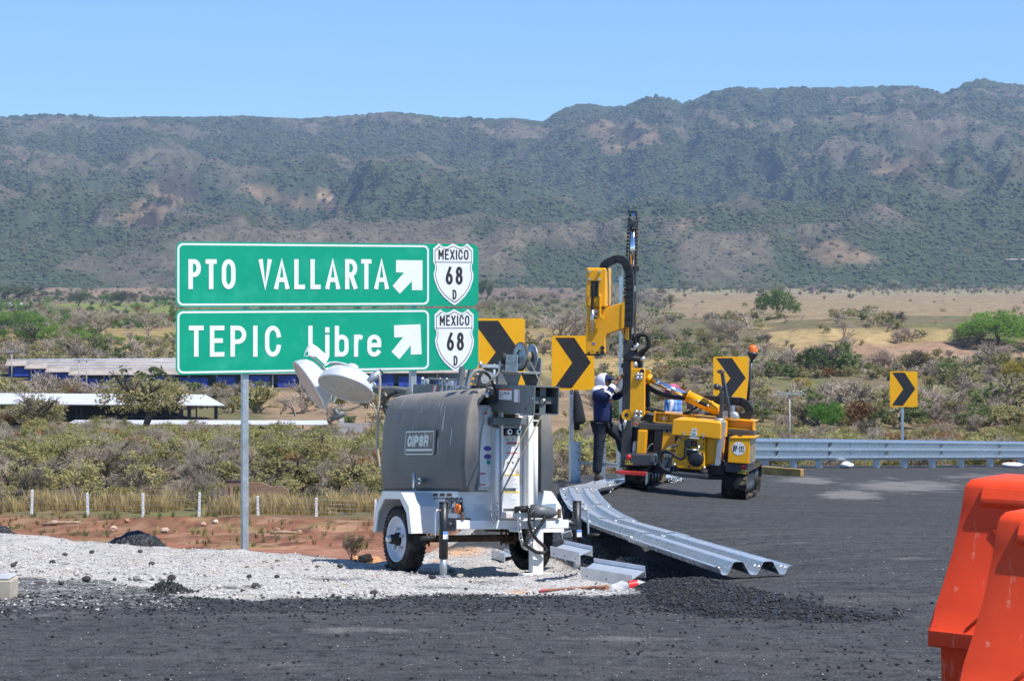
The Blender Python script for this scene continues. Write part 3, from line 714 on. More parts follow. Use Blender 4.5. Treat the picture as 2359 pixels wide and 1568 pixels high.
def dome(seed, ncl=330, per=26, leaf=.013, low=.30):
    r = np.random.default_rng(seed); u = r.random(ncl)**.5*.5; a = r.random(ncl)*6.283; k = vn(u*np.cos(a)*9+seed, u*np.sin(a)*9, seed); u = u*(.86+.28*k)
    zt = low+(1-low)*np.sqrt(np.clip(1-(u/.56)**2, 0, 1)); z = zt*(1-.55*r.random(ncl)**1.4) - .10*k
    c = np.stack([u*np.cos(a), u*np.sin(a), z], 1); c = np.repeat(c, per, 0) + r.normal(0, .028, (ncl*per, 3)); return np_quads(c, np.full(len(c), leaf), r)
def umb(seed):
    v, q = crown(seed, 170, 24, .016, base=.0, gap=.2); v = v.copy(); v[:, 2] = .52+.48*v[:, 2]*(1-1.2*(v[:, 0]**2+v[:, 1]**2)); return v, q
K_UMB = plant_kind(*dome(750, 520, 26, .013, .02), *branchset(760, 4, 3, .75, .3, .02), 'umbrella_crown')
def tree_px(name, kind, px_, py_, wpx, hpx, color, label, cat='tree', group=None, sink=0):
    g_ = ghit(px_, py_, 60, 2600); s = g_.y/F
    return plant(name, kind, (g_.x, g_.y, g_.z-sink), wpx*s, hpx*s, np.array(color), label, cat, group)
tree_px('tree', plant_kind(*dome(755, 360, 26, .015, .12), *branchset(761, 4, 3, .6, .3, .03), 'round_crown'), 1790, 731, 108, 66, (.12, .21, .05), 'round green tree standing alone at the edge of the brown field')
tree_px('tree', K_UMB, 2300, 797, 200, 84, (.18, .36, .04), 'wide flat topped bright green umbrella tree above the tan bank')
tree_px('tree', K_TREE[1], 1898, 1004, 96, 88, (.09, .25, .03), 'lush bright green young tree just behind the curve guardrail')
tree_px('tree', plant_kind(*dome(756, 300, 26, .017, .18), *branchset(762, 4, 3, .6, .3, .03), 'round_crown'), 1876, 868, 92, 72, (.08, .135, .04), 'dark green dense tree at the foot of the bare tan bank')
tree_px('tree', K_TREE[3], 1938, 866, 60, 48, (.15, .26, .05), 'mid green low tree right beside the dark dense tree')
tree_px('tree', K_TREE[0], 2110, 868, 105, 62, (.20, .19, .075), 'dull olive tree with a rust tinged side behind the farthest chevron sign')
tree_px('tree', K_TREE[1], 2345, 892, 84, 70, YELL*.75, 'yellow flowering tree at the right border of the view')
tree_px('shrub', K_LEAF[1], 2158, 1010, 86, 46, RUST*1.2, 'rust orange dry shrub under the farthest chevron sign', 'shrub')
tree_px('shrub', K_LEAF[2], 1845, 905, 60, 40, YELL, 'yellow flowering shrub on the plain left of the farthest chevron sign', 'shrub')
tree_px('tree', K_TREE[2], 330, 1002, 205, 152, OLIVE*1.0, 'large olive green tree in front of the long white roofed shed')
tree_px('tree', K_TREE[3], 85, 1000, 150, 92, OLIVE*.95, 'olive tree covering the left end of the long white roofed shed')
tree_px('tree', K_TREE[0], 738, 1120, 118, 132, OLIVE*1.08, 'bushy green tree with forked trunk left of the light tower trailer')
tree_px('tree', K_TREE[1], 20, 694, 112, 40, DARK, 'broad dark green tree behind the two white water tanks')
tree_px('tree', K_TREE[2], 180, 704, 46, 34, DARK*1.1, 'small dark green tree between the water tanks and the big green sign')
tree_px('tree', K_TREE[3], 272, 704, 56, 36, DARK*.95, 'dark green tree beside the reddish field left of the sign')
tree_px('tree', K_TREE[0], 1118, 696, 48, 54, DARK, 'dark round tree just right of the green direction sign')
tree_px('tree', K_TREE[1], 88, 802, 98, 62, BRIGHT, 'bright green spreading tree above the row of poultry houses')
tree_px('tree', K_UMB, 40, 765, 150, 52, BRIGHT*.95, 'fresh green thorn tree on the slope above the poultry houses at far left')
tree_px('tree', K_TREE[2], 250, 795, 80, 22, BRIGHT*1.05, 'low green thorn tree on the yellow grass above the poultry houses')
for i, (a, b, c_, d_, l) in enumerate([(226,772,150,66,'wide leafless grey tree on the green slope left of the sign'),(160,768,80,60,'leaning leafless tree with dry orange creeper left of the sign'),(345,776,90,62,'many stemmed leafless tree touching the left edge of the green sign'),(1505,800,215,112,'huge spreading leafless grey tree behind the mast of the yellow rig'),(1290,802,190,90,'broad leafless grey tree between the big sign and the yellow hammer'),(1235,704,110,52,'rounded grey leafless tree above the first chevron sign'),(1700,800,150,70,'leafless grey tree behind the third chevron sign'),(1565,802,90,66,'smaller leafless tree right of the huge spreading one'),(1960,815,60,44,'thin leafless tree standing on the yellow field edge'),(2105,790,70,42,'grey leafless tree on top of the tan bank'),(2230,795,80,44,'second grey leafless tree on the tan bank under the umbrella tree')]):
    tree_px('bare_tree', K_BARE[i % 2], a, b, c_, d_, GREY*1.0, l)
tree_px('shrub', K_LEAF[0], 2050, 748, 36, 14, DARK*1.2, 'low dark shrub on the edge of the brown field', 'shrub')
for i, (a, b, c_, d_, l) in enumerate([(425,1120,70,62,'pale silver seeding shrub in the middle of the thicket'),(265,1135,80,48,'low pinkish white dry shrub in the left of the thicket')]):
    tree_px('shrub', K_BARE[2+i % 2], a, b, c_, d_, (.75, .66, .57), l, 'shrub')
tree_px('shrub', K_THIN[0], 810, 1312, 72, 62, (.19, .24, .09), 'small leafy weed growing at the gravel edge left of the trailer', 'weed')
# ================================================================ shared object materials
GALV = paint('galvanised_steel', (.54, .62, .70), .32, .85, var=.12, vs=14, dirt=(.36, .38, .40), ds=30, dlo=.5, dhi=.8)
GALVD = paint('dull_galvanised_steel', (.44, .48, .51), .45, .60, var=.18, vs=8, dirt=(.30, .31, .31), ds=22, dlo=.5, dhi=.8)
YSIGN = paint('yellow_sheeting', (.82, .40, .008), .42, var=.05, vs=3, spec=.35)
BSIGN = paint('black_sheeting', (.018, .018, .020), .5, var=.3, vs=9, dirt=(.05, .05, .05), ds=12, dlo=.55, dhi=.85)
GSIGN = paint('green_sheeting', (.0, .305, .178), .38, var=.05, vs=1.6, dirt=(.03, .37, .24), ds=3, dlo=.52, dhi=.8, spec=.35)
WSIGN = paint('white_sheeting', (.72, .74, .76), .4, var=.03, vs=8, spec=.3)
INK = paint('black_lettering', (.02, .018, .02), .5, var=.1)
STEEL = paint('zinc_bolt', (.62, .62, .60), .32, .9, var=.15, vs=30)
RUBBER = paint('black_rubber', (.020, .020, .021), .62, var=.3, vs=20, dirt=(.075, .07, .062), ds=9, dlo=.5, dhi=.8, spec=.3)
BLACK = paint('black_paint', (.016, .018, .022), .40, var=.25, vs=6, dirt=(.05, .047, .043), ds=9, dlo=.55, dhi=.85)
# ---------------------------------------------------------------- stroke lettering
def A(cx, cy, rx_, ry_, a0, a1, n=12): return [(cx+rx_*math.cos(R(a0+(a1-a0)*i/n)), cy+ry_*math.sin(R(a0+(a1-a0)*i/n))) for i in range(n+1)]
_O = A(.5, .68, .5, .32, 0, 180)+A(.5, .32, .5, .32, 180, 360)+[(1.0, .68)]
_P = [(0, 1), (.45, 1)]+A(.45, .74, .55, .26, 90, -90)+[(0, .48)]
GL = {'P': (.56, [[(0, 0), (0, 1)], _P]), 'T': (.52, [[(0, 1), (1, 1)], [(.5, 0), (.5, .99)]]), 'O': (.58, [_O]), 'V': (.6, [[(0, 1), (.5, 0), (1, 1)]]),
 'A': (.62, [[(0, 0), (.5, 1), (1, 0)], [(.22, .28), (.78, .28)]]), 'L': (.48, [[(0, 1), (0, 0), (1, 0)]]), 'R': (.56, [[(0, 0), (0, 1)], _P, [(.5, .46), (1, 0)]]),
 'E': (.5, [[(1, 1), (0, 1), (0, 0), (1, 0)], [(0, .52), (.85, .52)]]), 'I': (.16, [[(.5, 0), (.5, 1)]]), 'C': (.56, [A(.5, .68, .5, .32, 8, 180)+A(.5, .32, .5, .32, 180, 352)]),
 'i': (.16, [[(.5, 0), (.5, .66)], [(.5, .90), (.5, .94)]]), 'b': (.52, [[(0, 0), (0, 1)], A(.5, .46, .5, .2, 180, 0)+A(.5, .2, .5, .2, 0, -180)]),
 'r': (.36, [[(0, 0), (0, .66)], A(.75, .40, .75, .26, 180, 75)]), 'e': (.52, [[(.06, .35), (.97, .35)], [(1, .36)]+A(.5, .46, .5, .2, 0, 180)+A(.5, .2, .5, .2, 180, 325)]),
 'M': (.66, [[(0, 0), (0, 1)], [(1, 0), (1, 1)], [(.06, .97), (.5, .35)], [(.94, .97), (.5, .35)]]), 'X': (.58, [[(0, 0), (1, 1)], [(0, 1), (1, 0)]]), '6': (.54, [A(.5, .28, .5, .28, 0, 360, 20), [(.68, 1), (.30, .70), (.05, .44), (0, .28)]]),
 '8': (.54, [A(.5, .77, .42, .23, 0, 360, 20), A(.5, .27, .5, .27, 0, 360, 20)]), 'D': (.54, [[(0, 0), (0, 1), (.35, 1)]+A(.4, .5, .6, .5, 90, -90)+[(0, 0)]]),
 'H': (.56, [[(0, 0), (0, 1)], [(1, 0), (1, 1)], [(0, .5), (1, .5)]]), '-': (.34, [[(0, .45), (1, .45)]]), '1': (.26, [[(0, .8), (.8, 1), (.8, 0)]]),
 '2': (.52, [A(.5, .73, .5, .27, 170, -25)+[(0, 0), (1, 0)]]), 'S': (.56, [A(.5, .76, .5, .24, 12, 262)+A(.5, .26, .5, .26, 82, -168)]), '0': (.5, [_O]),
 'N': (.58, [[(0, 0), (0, 1), (1, 0), (1, 1)]]), 'G': (.56, [A(.5, .68, .5, .32, 8, 180)+A(.5, .32, .5, .32, 180, 360)+[(1, .45), (.55, .45)]]), 'K': (.56, [[(0, 0), (0, 1)], [(1, 1), (0, .42)], [(.3, .6), (1, 0)]]),
 '!': (.16, [[(.5, .3), (.5, 1)], [(.5, 0), (.5, .04)]]), '@': (.56, [[(0, 0), (0, .85), (.15, 1), (.85, 1), (1, .85), (1, 0)], [(.1, .42), (.9, .42)]]), 'U': (.56, [[(0, 1)]+A(.5, .32, .5, .32, 180, 360)+[(1, 1)]]), 'W': (.7, [[(0, 1), (.25, 0), (.5, .7), (.75, 0), (1, 1)]]), ' ': (.4, [])}
def strip(mb, pts, t, o, ux, uz, n, mi, ext=True):
    p = [Vector((a, b)) for a, b in pts]; p = [p[0]]+[b for a, b in zip(p[:-1], p[1:]) if (b-a).length > 1e-5]; closed = (p[0]-p[-1]).length < 1e-6 and len(p) > 3
    if closed: p = p[:-1]
    k = len(p)
    if ext and not closed:
        p[0] = p[0] - (p[1]-p[0]).normalized()*t/2; p[-1] = p[-1] + (p[-1]-p[-2]).normalized()*t/2
    L = []; Rr = []
    for i in range(k):
        a = p[i]-p[i-1] if (i > 0 or closed) else p[1]-p[0]; b = p[(i+1) % k]-p[i] if (i < k-1 or closed) else p[-1]-p[-2]
        a = a.normalized(); b = b.normalized(); na = Vector((-a.y, a.x)); nb = Vector((-b.y, b.x)); m = na+nb
        m = m.normalized() if m.length > 1e-6 else na
        q = m*(t/2)/max(.62, m.dot(na)); L.append(p[i]+q); Rr.append(p[i]-q)
    vs = [o+ux*v.x+uz*v.y+n for v in L]+[o+ux*v.x+uz*v.y+n for v in Rr]
    fs = [(i, k+i, k+(i+1) % k, (i+1) % k) for i in range(k if closed else k-1)]
    mb.add(vs, fs, mi)
def letter(mb, ch, o, ux, uz, nrm, w_, h, t, k=0, mi=0, shear=0):
    for j, st in enumerate(GL[ch][1]):
        pts = [(t/2+x*(w_-t)+shear*y*h, t/2+y*(h-t)) for x, y in st]
        strip(mb, pts, t, o, ux, uz, nrm*(.0008+.00025*(j+k % 2)), mi)
def text(mb, s, o, ux, uz, nrm, h, t, gap, wscale=1.0, mi=0, shear=0):
    x = 0
    for k, ch in enumerate(s):
        w_ = max(GL[ch][0]*h*wscale, t)
        letter(mb, ch, o+ux*x, ux, uz, nrm, w_, h, t, k, mi, shear); x += w_+gap
    return x-gap
def text_w(s, h, t, gap, wscale=1.0): return sum(max(GL[c][0]*h*wscale, t)+gap for c in s)-gap
def rrect(x0, x1, z0, z1, r, n=6):
    pts = []
    for cx, cz, a0 in ((x1-r, z1-r, 0), (x0+r, z1-r, 90), (x0+r, z0+r, 180), (x1-r, z0+r, 270)):
        pts += [(cx+r*math.cos(R(a0+90*i/n)), cz+r*math.sin(R(a0+90*i/n))) for i in range(n+1)]
    return pts
VX, VZ, VN = Vector((1, 0, 0)), Vector((0, 0, 1)), Vector((0, -1, 0))
def decal(mb, pts, y, mi=0): mb.add([(x, y, z) for x, z in pts], [list(range(len(pts)))[::-1] if area(pts) < 0 else list(range(len(pts)))], mi)
def area(p): return sum(p[i][0]*p[(i+1) % len(p)][1]-p[(i+1) % len(p)][0]*p[i][1] for i in range(len(p)))
# ---------------------------------------------------------------- green direction sign
z5 = Z(650, 920, .57228)
pL = P(405, 863.5, 24.0); pR = P(1102, 852, 25.55); ang = math.degrees(math.atan2(pR.y-pL.y, pR.x-pL.x))
SG = Frame(Matrix.Translation(pL) @ rz(ang)); sroot = empty('direction_sign', SG.M)
tag(sroot, 'green two panel highway direction sign to PTO VALLARTA and TEPIC on steel posts', 'road sign')
Wd = SG.on((1102, 852), 'y', 0).x
def slz(x, y): v = SG.on(z5(x, y), 'y', 0); return v.x, v.z
zt, zm1, zm0 = slz(100, 80)[1], slz(105, 538)[1], slz(105, 556)[1]
def lettering(name, items, par, m, y=-.0035):
    b = MB()
    for ch, x0, x1, h0, h1, t_, dz in items:
        letter(b, ch, Vector((x0, y, h0)), VX, VZ, VN, x1-x0, h1-h0, t_)
    return b.build(name, m, par)
for pi, (z0, z1, words, arrow, shx) in enumerate([(zm1, zt,
    [('P',180,268),('T',300,378),('O',413,510),('V',672,762),('A',780,885),('L',920,995),('L',1033,1105),('A',1138,1240),('R',1275,1360),('T',1388,1460),('A',1480,1580)],
    [(1632,210),(1817,212),(1817,420),(1743,420),(1743,357),(1658,445),(1608,390),(1688,297),(1632,295)], (1890, 2172, 92, 525)),
   (0.0, zm0, [('T',183,287),('E',330,432),('P',474,585),('I',633,663),('C',715,826),('L',1018,1095),('i',1137,1165),('b',1203,1300),('r',1337,1398),('e',1430,1528)],
    [(1618,665),(1803,658),(1811,867),(1735,870),(1735,805),(1655,902),(1600,850),(1682,748),(1620,750)], (1900, 2176, 553, 984))]):
    b = MB(); b.prism([(x, 0, z) for x, z in rrect(0, Wd, z0, z1, .075)], (0, .004, 0)); pan = b.build('sign_panel', GSIGN, sroot)
    # folded rim on the back and the white border line
    b = MB(); b.prism([(x, .0042, z) for x, z in rrect(.01, Wd-.01, z0+.01, z1-.01, .07)], (0, .026, 0)); b.build('panel_rim', GALVD, pan)
    xr = slz(1862, 530 if pi == 0 else 985)[0]; b = MB()
    o_, i_ = rrect(.018, xr, z0+.016, z1-.018, .065), rrect(.018+.022, xr-.022, z0+.038, z1-.040, .048); k = len(o_)
    b.add([(x, -.0015, z) for x, z in o_]+[(x, -.0015, z) for x, z in i_], [(i, (i+1) % k, k+(i+1) % k, k+i) for i in range(k)]); b.build('border_line', WSIGN, pan, fixn=False)
    yt, yb = ((204, 413) if pi == 0 else (667, 885))
    it = []
    for ch, x0, x1 in words:
        xa, ha = slz(x0, yb); xb, hb = slz(x1, yt); it.append((ch, xa, xb, ha, hb, .052, 0))
    cut_ = 3 if pi == 0 else 5
    lettering('lettering', it[:cut_], pan, WSIGN); lettering('lettering', it[cut_:], pan, WSIGN)
    b = MB(); b.prism([(*(lambda q: (q[0], -.0022, q[1]))(slz(*p)),) for p in arrow], (0, .0015, 0)); b.build('arrow', WSIGN, pan)
    # route shield
    sp = [(168,-8),(205,22),(245,34),(280,24),(337,-9),(400,24),(435,34),(470,22),(507,-10),(577,55),(577,212),(561,252),(563,300),(582,355),(576,430),(540,530),(480,620),(405,692),(355,725),(300,690),(220,620),(160,540),(115,430),(103,355),(121,300),(121,255),(100,214),(98,55)]
    s0, s1, t0, t1 = shx; xa, h1 = slz(s0, t0); xb, h0 = slz(s1, t1)
    def shp(scl): return [(xa+(xb-xa)*(((x-340)*scl+340)-98)/484, h1-(h1-h0)*(((y-340)*scl+340)+10)/735) for x, y in sp]
    b = MB(); b.prism([(x, -.006, z) for x, z in shp(1)], (0, .004, 0), 0); b.prism([(x, -.0068, z) for x, z in shp(.925)], (0, .0006, 0), 1); b.prism([(x, -.0076, z) for x, z in shp(.895)], (0, .0006, 0), 0)
    sh = b.build('route_shield', [WSIGN, INK], pan)
    b = MB(); sx = lambda x: xa+(xb-xa)*(x-98)/484
    sz_ = lambda y: h1-(h1-h0)*(y+10)/735
    b.add([(sx(x), -.0085, sz_(y)) for x, y in ((124, 219), (562, 219), (562, 210), (124, 210))], [(0, 1, 2, 3)])
    hh = sz_(65)-sz_(185); o = Vector((sx(160), -.0082, sz_(185))); tw = text_w('MEXICO', hh, .018, .014, .92)
    text(b, 'MEXICO', o, VX, VZ, VN, hh, .018, .014*1.0, .92*(sx(518)-sx(160))/tw)
    hh = sz_(266)-sz_(480); text(b, '68', Vector((sx(247), -.0082, sz_(480))), VX, VZ, VN, hh, .034, .035, .80)
    hh = sz_(540)-sz_(657); text(b, 'D', Vector((sx(329), -.0082, sz_(657))), VX, VZ, VN, hh, .019, .02, .84)
    b.build('shield_lettering', INK, sh)
for (a, b_) in ((564, 1270), (951, 1300)):
    q = SG.on((a, 872), 'y', .066); zb = gz(*(SG.M @ q).to_2d()) - pL.z - .25
    b = MB(); b.bx(q.x-.036, q.x+.036, .034, .106, zb, zt-.05); b.build('post', GALVD, sroot, bev=.006)
# ---------------------------------------------------------------- chevron signs
def chevron(x0, x1, y0, y1, d, yaw, postx, label, hide=0):
    w_, h = (x1-x0)/F*d/math.cos(R(yaw)), (y1-y0)/F*d
    c = P((x0+x1)/2, y1, d); root = empty('chevron_sign', Matrix.Translation(c) @ rz(yaw)); tag(root, label, 'chevron sign', 'chevron signs along the outside of the curve')
    b = MB(); b.prism([(x, 0, z) for x, z in rrect(-w_/2, w_/2, 0, h, .04)], (0, .004, 0)); p = b.build('panel', YSIGN, root)
    b = MB(); b.prism([(x, .0042, z) for x, z in rrect(-w_/2+.01, w_/2-.01, .01, h-.01, .035)], (0, .022, 0)); b.build('panel_rim', GALVD, p)
    n = [(.08,.035),(.53,.035),(.92,.495),(.47,.965),(.065,.955),(.485,.495)]
    b = MB(); b.prism([((x-.5)*w_, -.002, h*(1-y)) for x, y in n], (0, .0014, 0)); b.build('chevron_mark', BSIGN, p)
    px_ = (postx-(x0+x1)/2)/F*d; g_ = gz(c.x+px_, c.y+.06)-c.z-.2
    b = MB(); b.bx(px_-.032, px_+.032, .03, .09, g_, h-.1); b.build('post', GALV, root, bev=.006)
    return root
chevron(1079, 1209, 733, 890, 28.6, 8, 1178, 'largest yellow chevron sign, half hidden behind the green sign and the winch')
chevron(1271, 1369, 773, 898, 36.2, 6, 1317, 'yellow chevron sign overlapped by the yellow hammer with a jacket under it')
chevron(1643, 1725, 821, 921, 45.0, 4, 1690, 'yellow chevron sign behind the orange beacon of the yellow rig')
chevron(2050, 2114, 855, 937, 57.6, 2, 2080, 'smallest and farthest yellow chevron sign above the finished guardrail')
# ---------------------------------------------------------------- standing guardrail
THRIE = [(-.254,.050),(-.243,.056),(-.222,.040),(-.208,.006),(-.198,0),(-.178,0),(-.168,.006),(-.130,.078),(-.118,.083),(-.076,.083),(-.064,.078),(-.026,.006),(-.016,0),(.016,0),(.026,.006),(.064,.078),(.076,.083),(.118,.083),(.130,.078),(.168,.006),(.178,0),(.198,0),(.208,.006),(.222,.040),(.243,.056),(.254,.050)]
RP = [(1690,1034.5,47.6),(1740,1034.8,49.0),(1850,1035,50.8),(1960,1035.4,53),(2080,1035.8,55.8),(2200,1036.2,58.9),(2300,1036.5,61.5),(2420,1037,64.8),(2560,1037,68.5),(2700,1037,72)]
rp = [P(*a) for a in RP]
gr = empty('guardrail', Matrix.Translation(rp[0])); tag(gr, 'finished blue grey steel guardrail of three wave beam on posts along the curve edge', 'guardrail')
lp = [p-rp[0] for p in rp]
def at_px(px_):
    for (a, p), (b2, q) in zip(zip([r[0] for r in RP], lp), zip([r[0] for r in RP][1:], lp[1:])):
        if a <= px_ <= b2: return p.lerp(q, (px_-a)/(b2-a))
cuts = [1690, 1772, 1898, 2025, 2155, 2292, 2420, 2560, 2700]
for a, b2 in zip(cuts[:-1], cuts[1:]):
    p, q = at_px(a), at_px(min(b2+4, 2700)); t_ = (q-p).normalized(); fr = Vector((t_.y, -t_.x, 0)).normalized(); off = fr*(.005 if cuts.index(a) % 2 else 0)
    b = MB(); vs = []
    for e in (p, q):
        for s_, h in THRIE: vs.append(e+off+Vector((0, 0, 1))*s_+fr*(.083-h)*1.0)
    m = len(THRIE); b.add(vs, [(i, m+i, m+i+1, i+1) for i in range(m-1)])
    b.build('rail_beam', GALV, gr, solid=.004)
for zx in (135, 378, 598, 848, 1093, 1333, 1573, 1825, 2077, 2335, 2590, 2850):
    px_ = (3000+.4646*zx)/1.73633; p = at_px(px_); wpos = p+rp[0]; g_ = gz(wpos.x, wpos.y+.2)-rp[0].z-.3
    b = MB(); M_ = rz(35); o = p+Vector((0, .19, 0)); top = p.z+.22
    for cx_, cy_, sx_, sy_ in ((0, -.075, .155, .006), (-.0745, 0, .006, .144), (.0745, 0, .006, .144)): b.box((o.x+cx_, o.y+cy_, (top+g_)/2), (sx_, sy_, top-g_))
    b.build('post', GALV, gr)
for zx in (238, 692, 1174, 1645, 2152):
    p = at_px((3000+.4646*zx)/1.73633)
    for s_ in (-.097, .097):
        b = MB(); b.box((p.x, p.y-.035, p.z+s_), (.055, .07, .085)); b.box((p.x-.045, p.y-.03, p.z+s_+.03), (.02, .03, .02)); b.box((p.x+.045, p.y-.03, p.z+s_-.03), (.02, .03, .02)); b.build('splice_bracket', GALVD, gr)
# posts waiting for their rail, spare pole, spread along the edge
def gpost(px0, px1, ytop, d, label):
    c = P((px0+px1)/2, ytop, d); w_ = (px1-px0)/F*d; g_ = gz(c.x, c.y)-.25; b = MB(); hgt = c.z-g_
    b.bx(-w_/2, w_/2, 0, .006, -hgt, 0); b.bx(-w_/2, -w_/2+.006, .006, .12, -hgt, 0); b.bx(w_/2-.006, w_/2, .006, .12, -hgt, 0)
    for k in range(3): b.cyl((w_*.28, -.001, -.08-.1*k), (w_*.28, -.004, -.08-.1*k), .009, 8, 1)
    o = b.build('guardrail_post', [GALV, BLACK]); o.location = c; o.rotation_euler = (0, 0, R(12)); tag(o, label, 'post', 'guardrail posts without a rail')
gpost(1314, 1338, 1017, 34.6, 'pale steel channel post below the chevron sign with the jacket')
gpost(1386, 1395, 1019, 38.6, 'steel channel post right behind the standing worker legs')
gpost(1423, 1431, 1024, 40.6, 'thin looking channel post at the left of the black mast foot')
b = MB(); c = P(1430, 637, 39.4); g_ = gz(c.x, c.y)-c.z-.2; b.bx(-.03, .03, 0, .06, g_, 0); b.bx(.026, .036, -.004, .02, -.3, .08)
o = b.build('sign_post', GALV, bev=.004); o.location = c; tag(o, 'bare galvanised sign post without panel between hammer and mast', 'post')
RAILM = paint('sunlit_galvanised_sheet', (.66, .70, .74), .28, .55, var=.10, vs=3, dirt=(.50, .55, .60), ds=9, dlo=.45, dhi=.75)  # lit copy of galvanised steel, sun brightness put into a lighter colour
# ---------------------------------------------------------------- loose rail beams on the asphalt
NB = [(1736,1324,14.2),(1519,1250,18.0),(1410,1212,21.7),(1359,1177,25.4),(1334,1135,29.6),(1380,1116,33.2),(1450,1108,36.0),(1545,1101,39.6)]
nodes = []
for a in NB:
    v = P(*a); v.z = gz(v.x, v.y)+.012; nodes.append(v)
labs = ['nearest loose rail beam with its open wave end facing the camera','second loose rail beam from the open end','third loose rail beam lying beside the black windrow','fourth loose rail beam behind the trailer jack','loose rail beam at the bend below the jacket','loose rail beam under the feet of the standing worker','farthest loose rail beam lying behind the left track of the rig']
for k in range(7):
    p, q = nodes[k], nodes[k+1]; d_ = (q-p).normalized(); q = q+d_*.32; lift = .010
    if k: p = p - d_*.0
    n_ = 7; path = [p.lerp(q, i/(n_-1)) for i in range(n_)]
    prev = nodes[k-1] if k else p-(q-p); nxt = nodes[k+2] if k+2 < len(nodes) else q+(q-p)
    bend = ((p-prev).normalized()-(nxt-q).normalized())*.16
    for i in range(n_):
        s = i/(n_-1); path[i] = path[i] + bend*(4*s*(1-s)) + Vector((0, 0, .012+lift*(1-s)*(k > 0)))
        path[i].z = max(path[i].z, gz(path[i].x, path[i].y)+.006)
    b = MB(); b.sweep([v-p for v in path], [(s_*1.02, h_*1.02) for s_, h_ in THRIE], sm=False)
    t_ = d_; sd = t_.cross(VZ).normalized()
    for e in (.06, .18):
        for s_ in (-.22, -.15, -.045, .045, .15, .22):
            h_ = np.interp(s_, [a for a, _ in THRIE], [c_ for _, c_ in THRIE]); c = path[0]-p+t_*e+sd*s_+Vector((0, 0, h_+.004)); b.ball(c, .011, 1, 6)
    o = b.build('rail_beam', [RAILM, STEEL], solid=.0035); o.location = p; tag(o, labs[k], 'rail beam', 'loose guardrail beams laid end to end')
# ---------------------------------------------------------------- spacer channels beside the trailer
zA6 = Z(1500, 2000, .55108)
def channel(fl, fr, bl, d0, d1, d2, hgt, label):
    a, b2, c = P(*zA6(*fl), d0), P(*zA6(*fr), d1), P(*zA6(*bl), d2)
    ex = (b2-a); L = ex.length; ex.normalize(); ey = (c-a); ey = ey-ex*ey.dot(ex); Wc = ey.length; ey.normalize(); ez = ex.cross(ey)
    M = Matrix((ex, ey, ez)).transposed().to_4x4(); M.translation = a-ez*hgt
    b = MB(); b.bx(0, L, 0, Wc, hgt*.55, hgt*.55+.007); b.bx(0, L, -.008, -.001, -.001, hgt); b.bx(0, L, Wc+.001, Wc+.008, -.001, hgt)
    for k in (.12, .5, .88): b.cyl((L*k, -.0085, hgt*.3), (L*k, -.0095, hgt*.3), .006, 8, 1)
    o = b.build('steel_spacer', [RAILM, BLACK]); o.matrix_world = M; tag(o, label, 'steel spacer', 'short steel spacers dropped beside the trailer')
channel((1493,480),(1865,540),(1620,425), 16.15, 15.9, 16.27, .092, 'nearest short H shaped steel spacer lying next to the plastic bottle')
channel((1275,330),(1480,375),(1370,290), 18.6, 18.4, 18.73, .09, 'second short H shaped steel spacer behind the right jack leg of the trailer')
channel((1272,228),(1350,214),(1290,215), 20.6, 20.5, 20.75, .09, 'small steel spacer standing tilted right of the trailer wheel')
channel((850,360),(945,385),(880,335), 21.6, 21.4, 21.8, .08, 'steel spacer half hidden behind the right trailer wheel')
# ---------------------------------------------------------------- water filled barriers
ORANGE = paint('orange_plastic', (.88, .072, .020), .55, var=.10, vs=2.2, dirt=(.80, .13, .07), ds=4, dlo=.58, dhi=.95, spec=.25, streak=True)
_on = ORANGE.node_tree; _b = [k for k in _on.nodes if k.type == 'BSDF_PRINCIPLED'][0]; _src = _b.inputs['Base Color'].links[0].from_socket
class _W(NT):
    def __init__(s): s.m = ORANGE; s.t = _on; s.b = _b; s.tc = s.n('ShaderNodeTexCoord')
t = _W(); scf1 = t.ramp(t.noise(2.2, 5, .7, t.coord('Object', (9, 9, 1.6))), .62, .68, 0, .55); scf2 = t.ramp(t.noise(3.5, 6, .75, t.coord('Object', (1.2, 1.2, 6))), .64, .72, 0, .5)
c = t.mix(scf1, _src, (.86, .30, .20)); c = t.mix(scf2, c, (.40, .10, .05)); t.col(c)
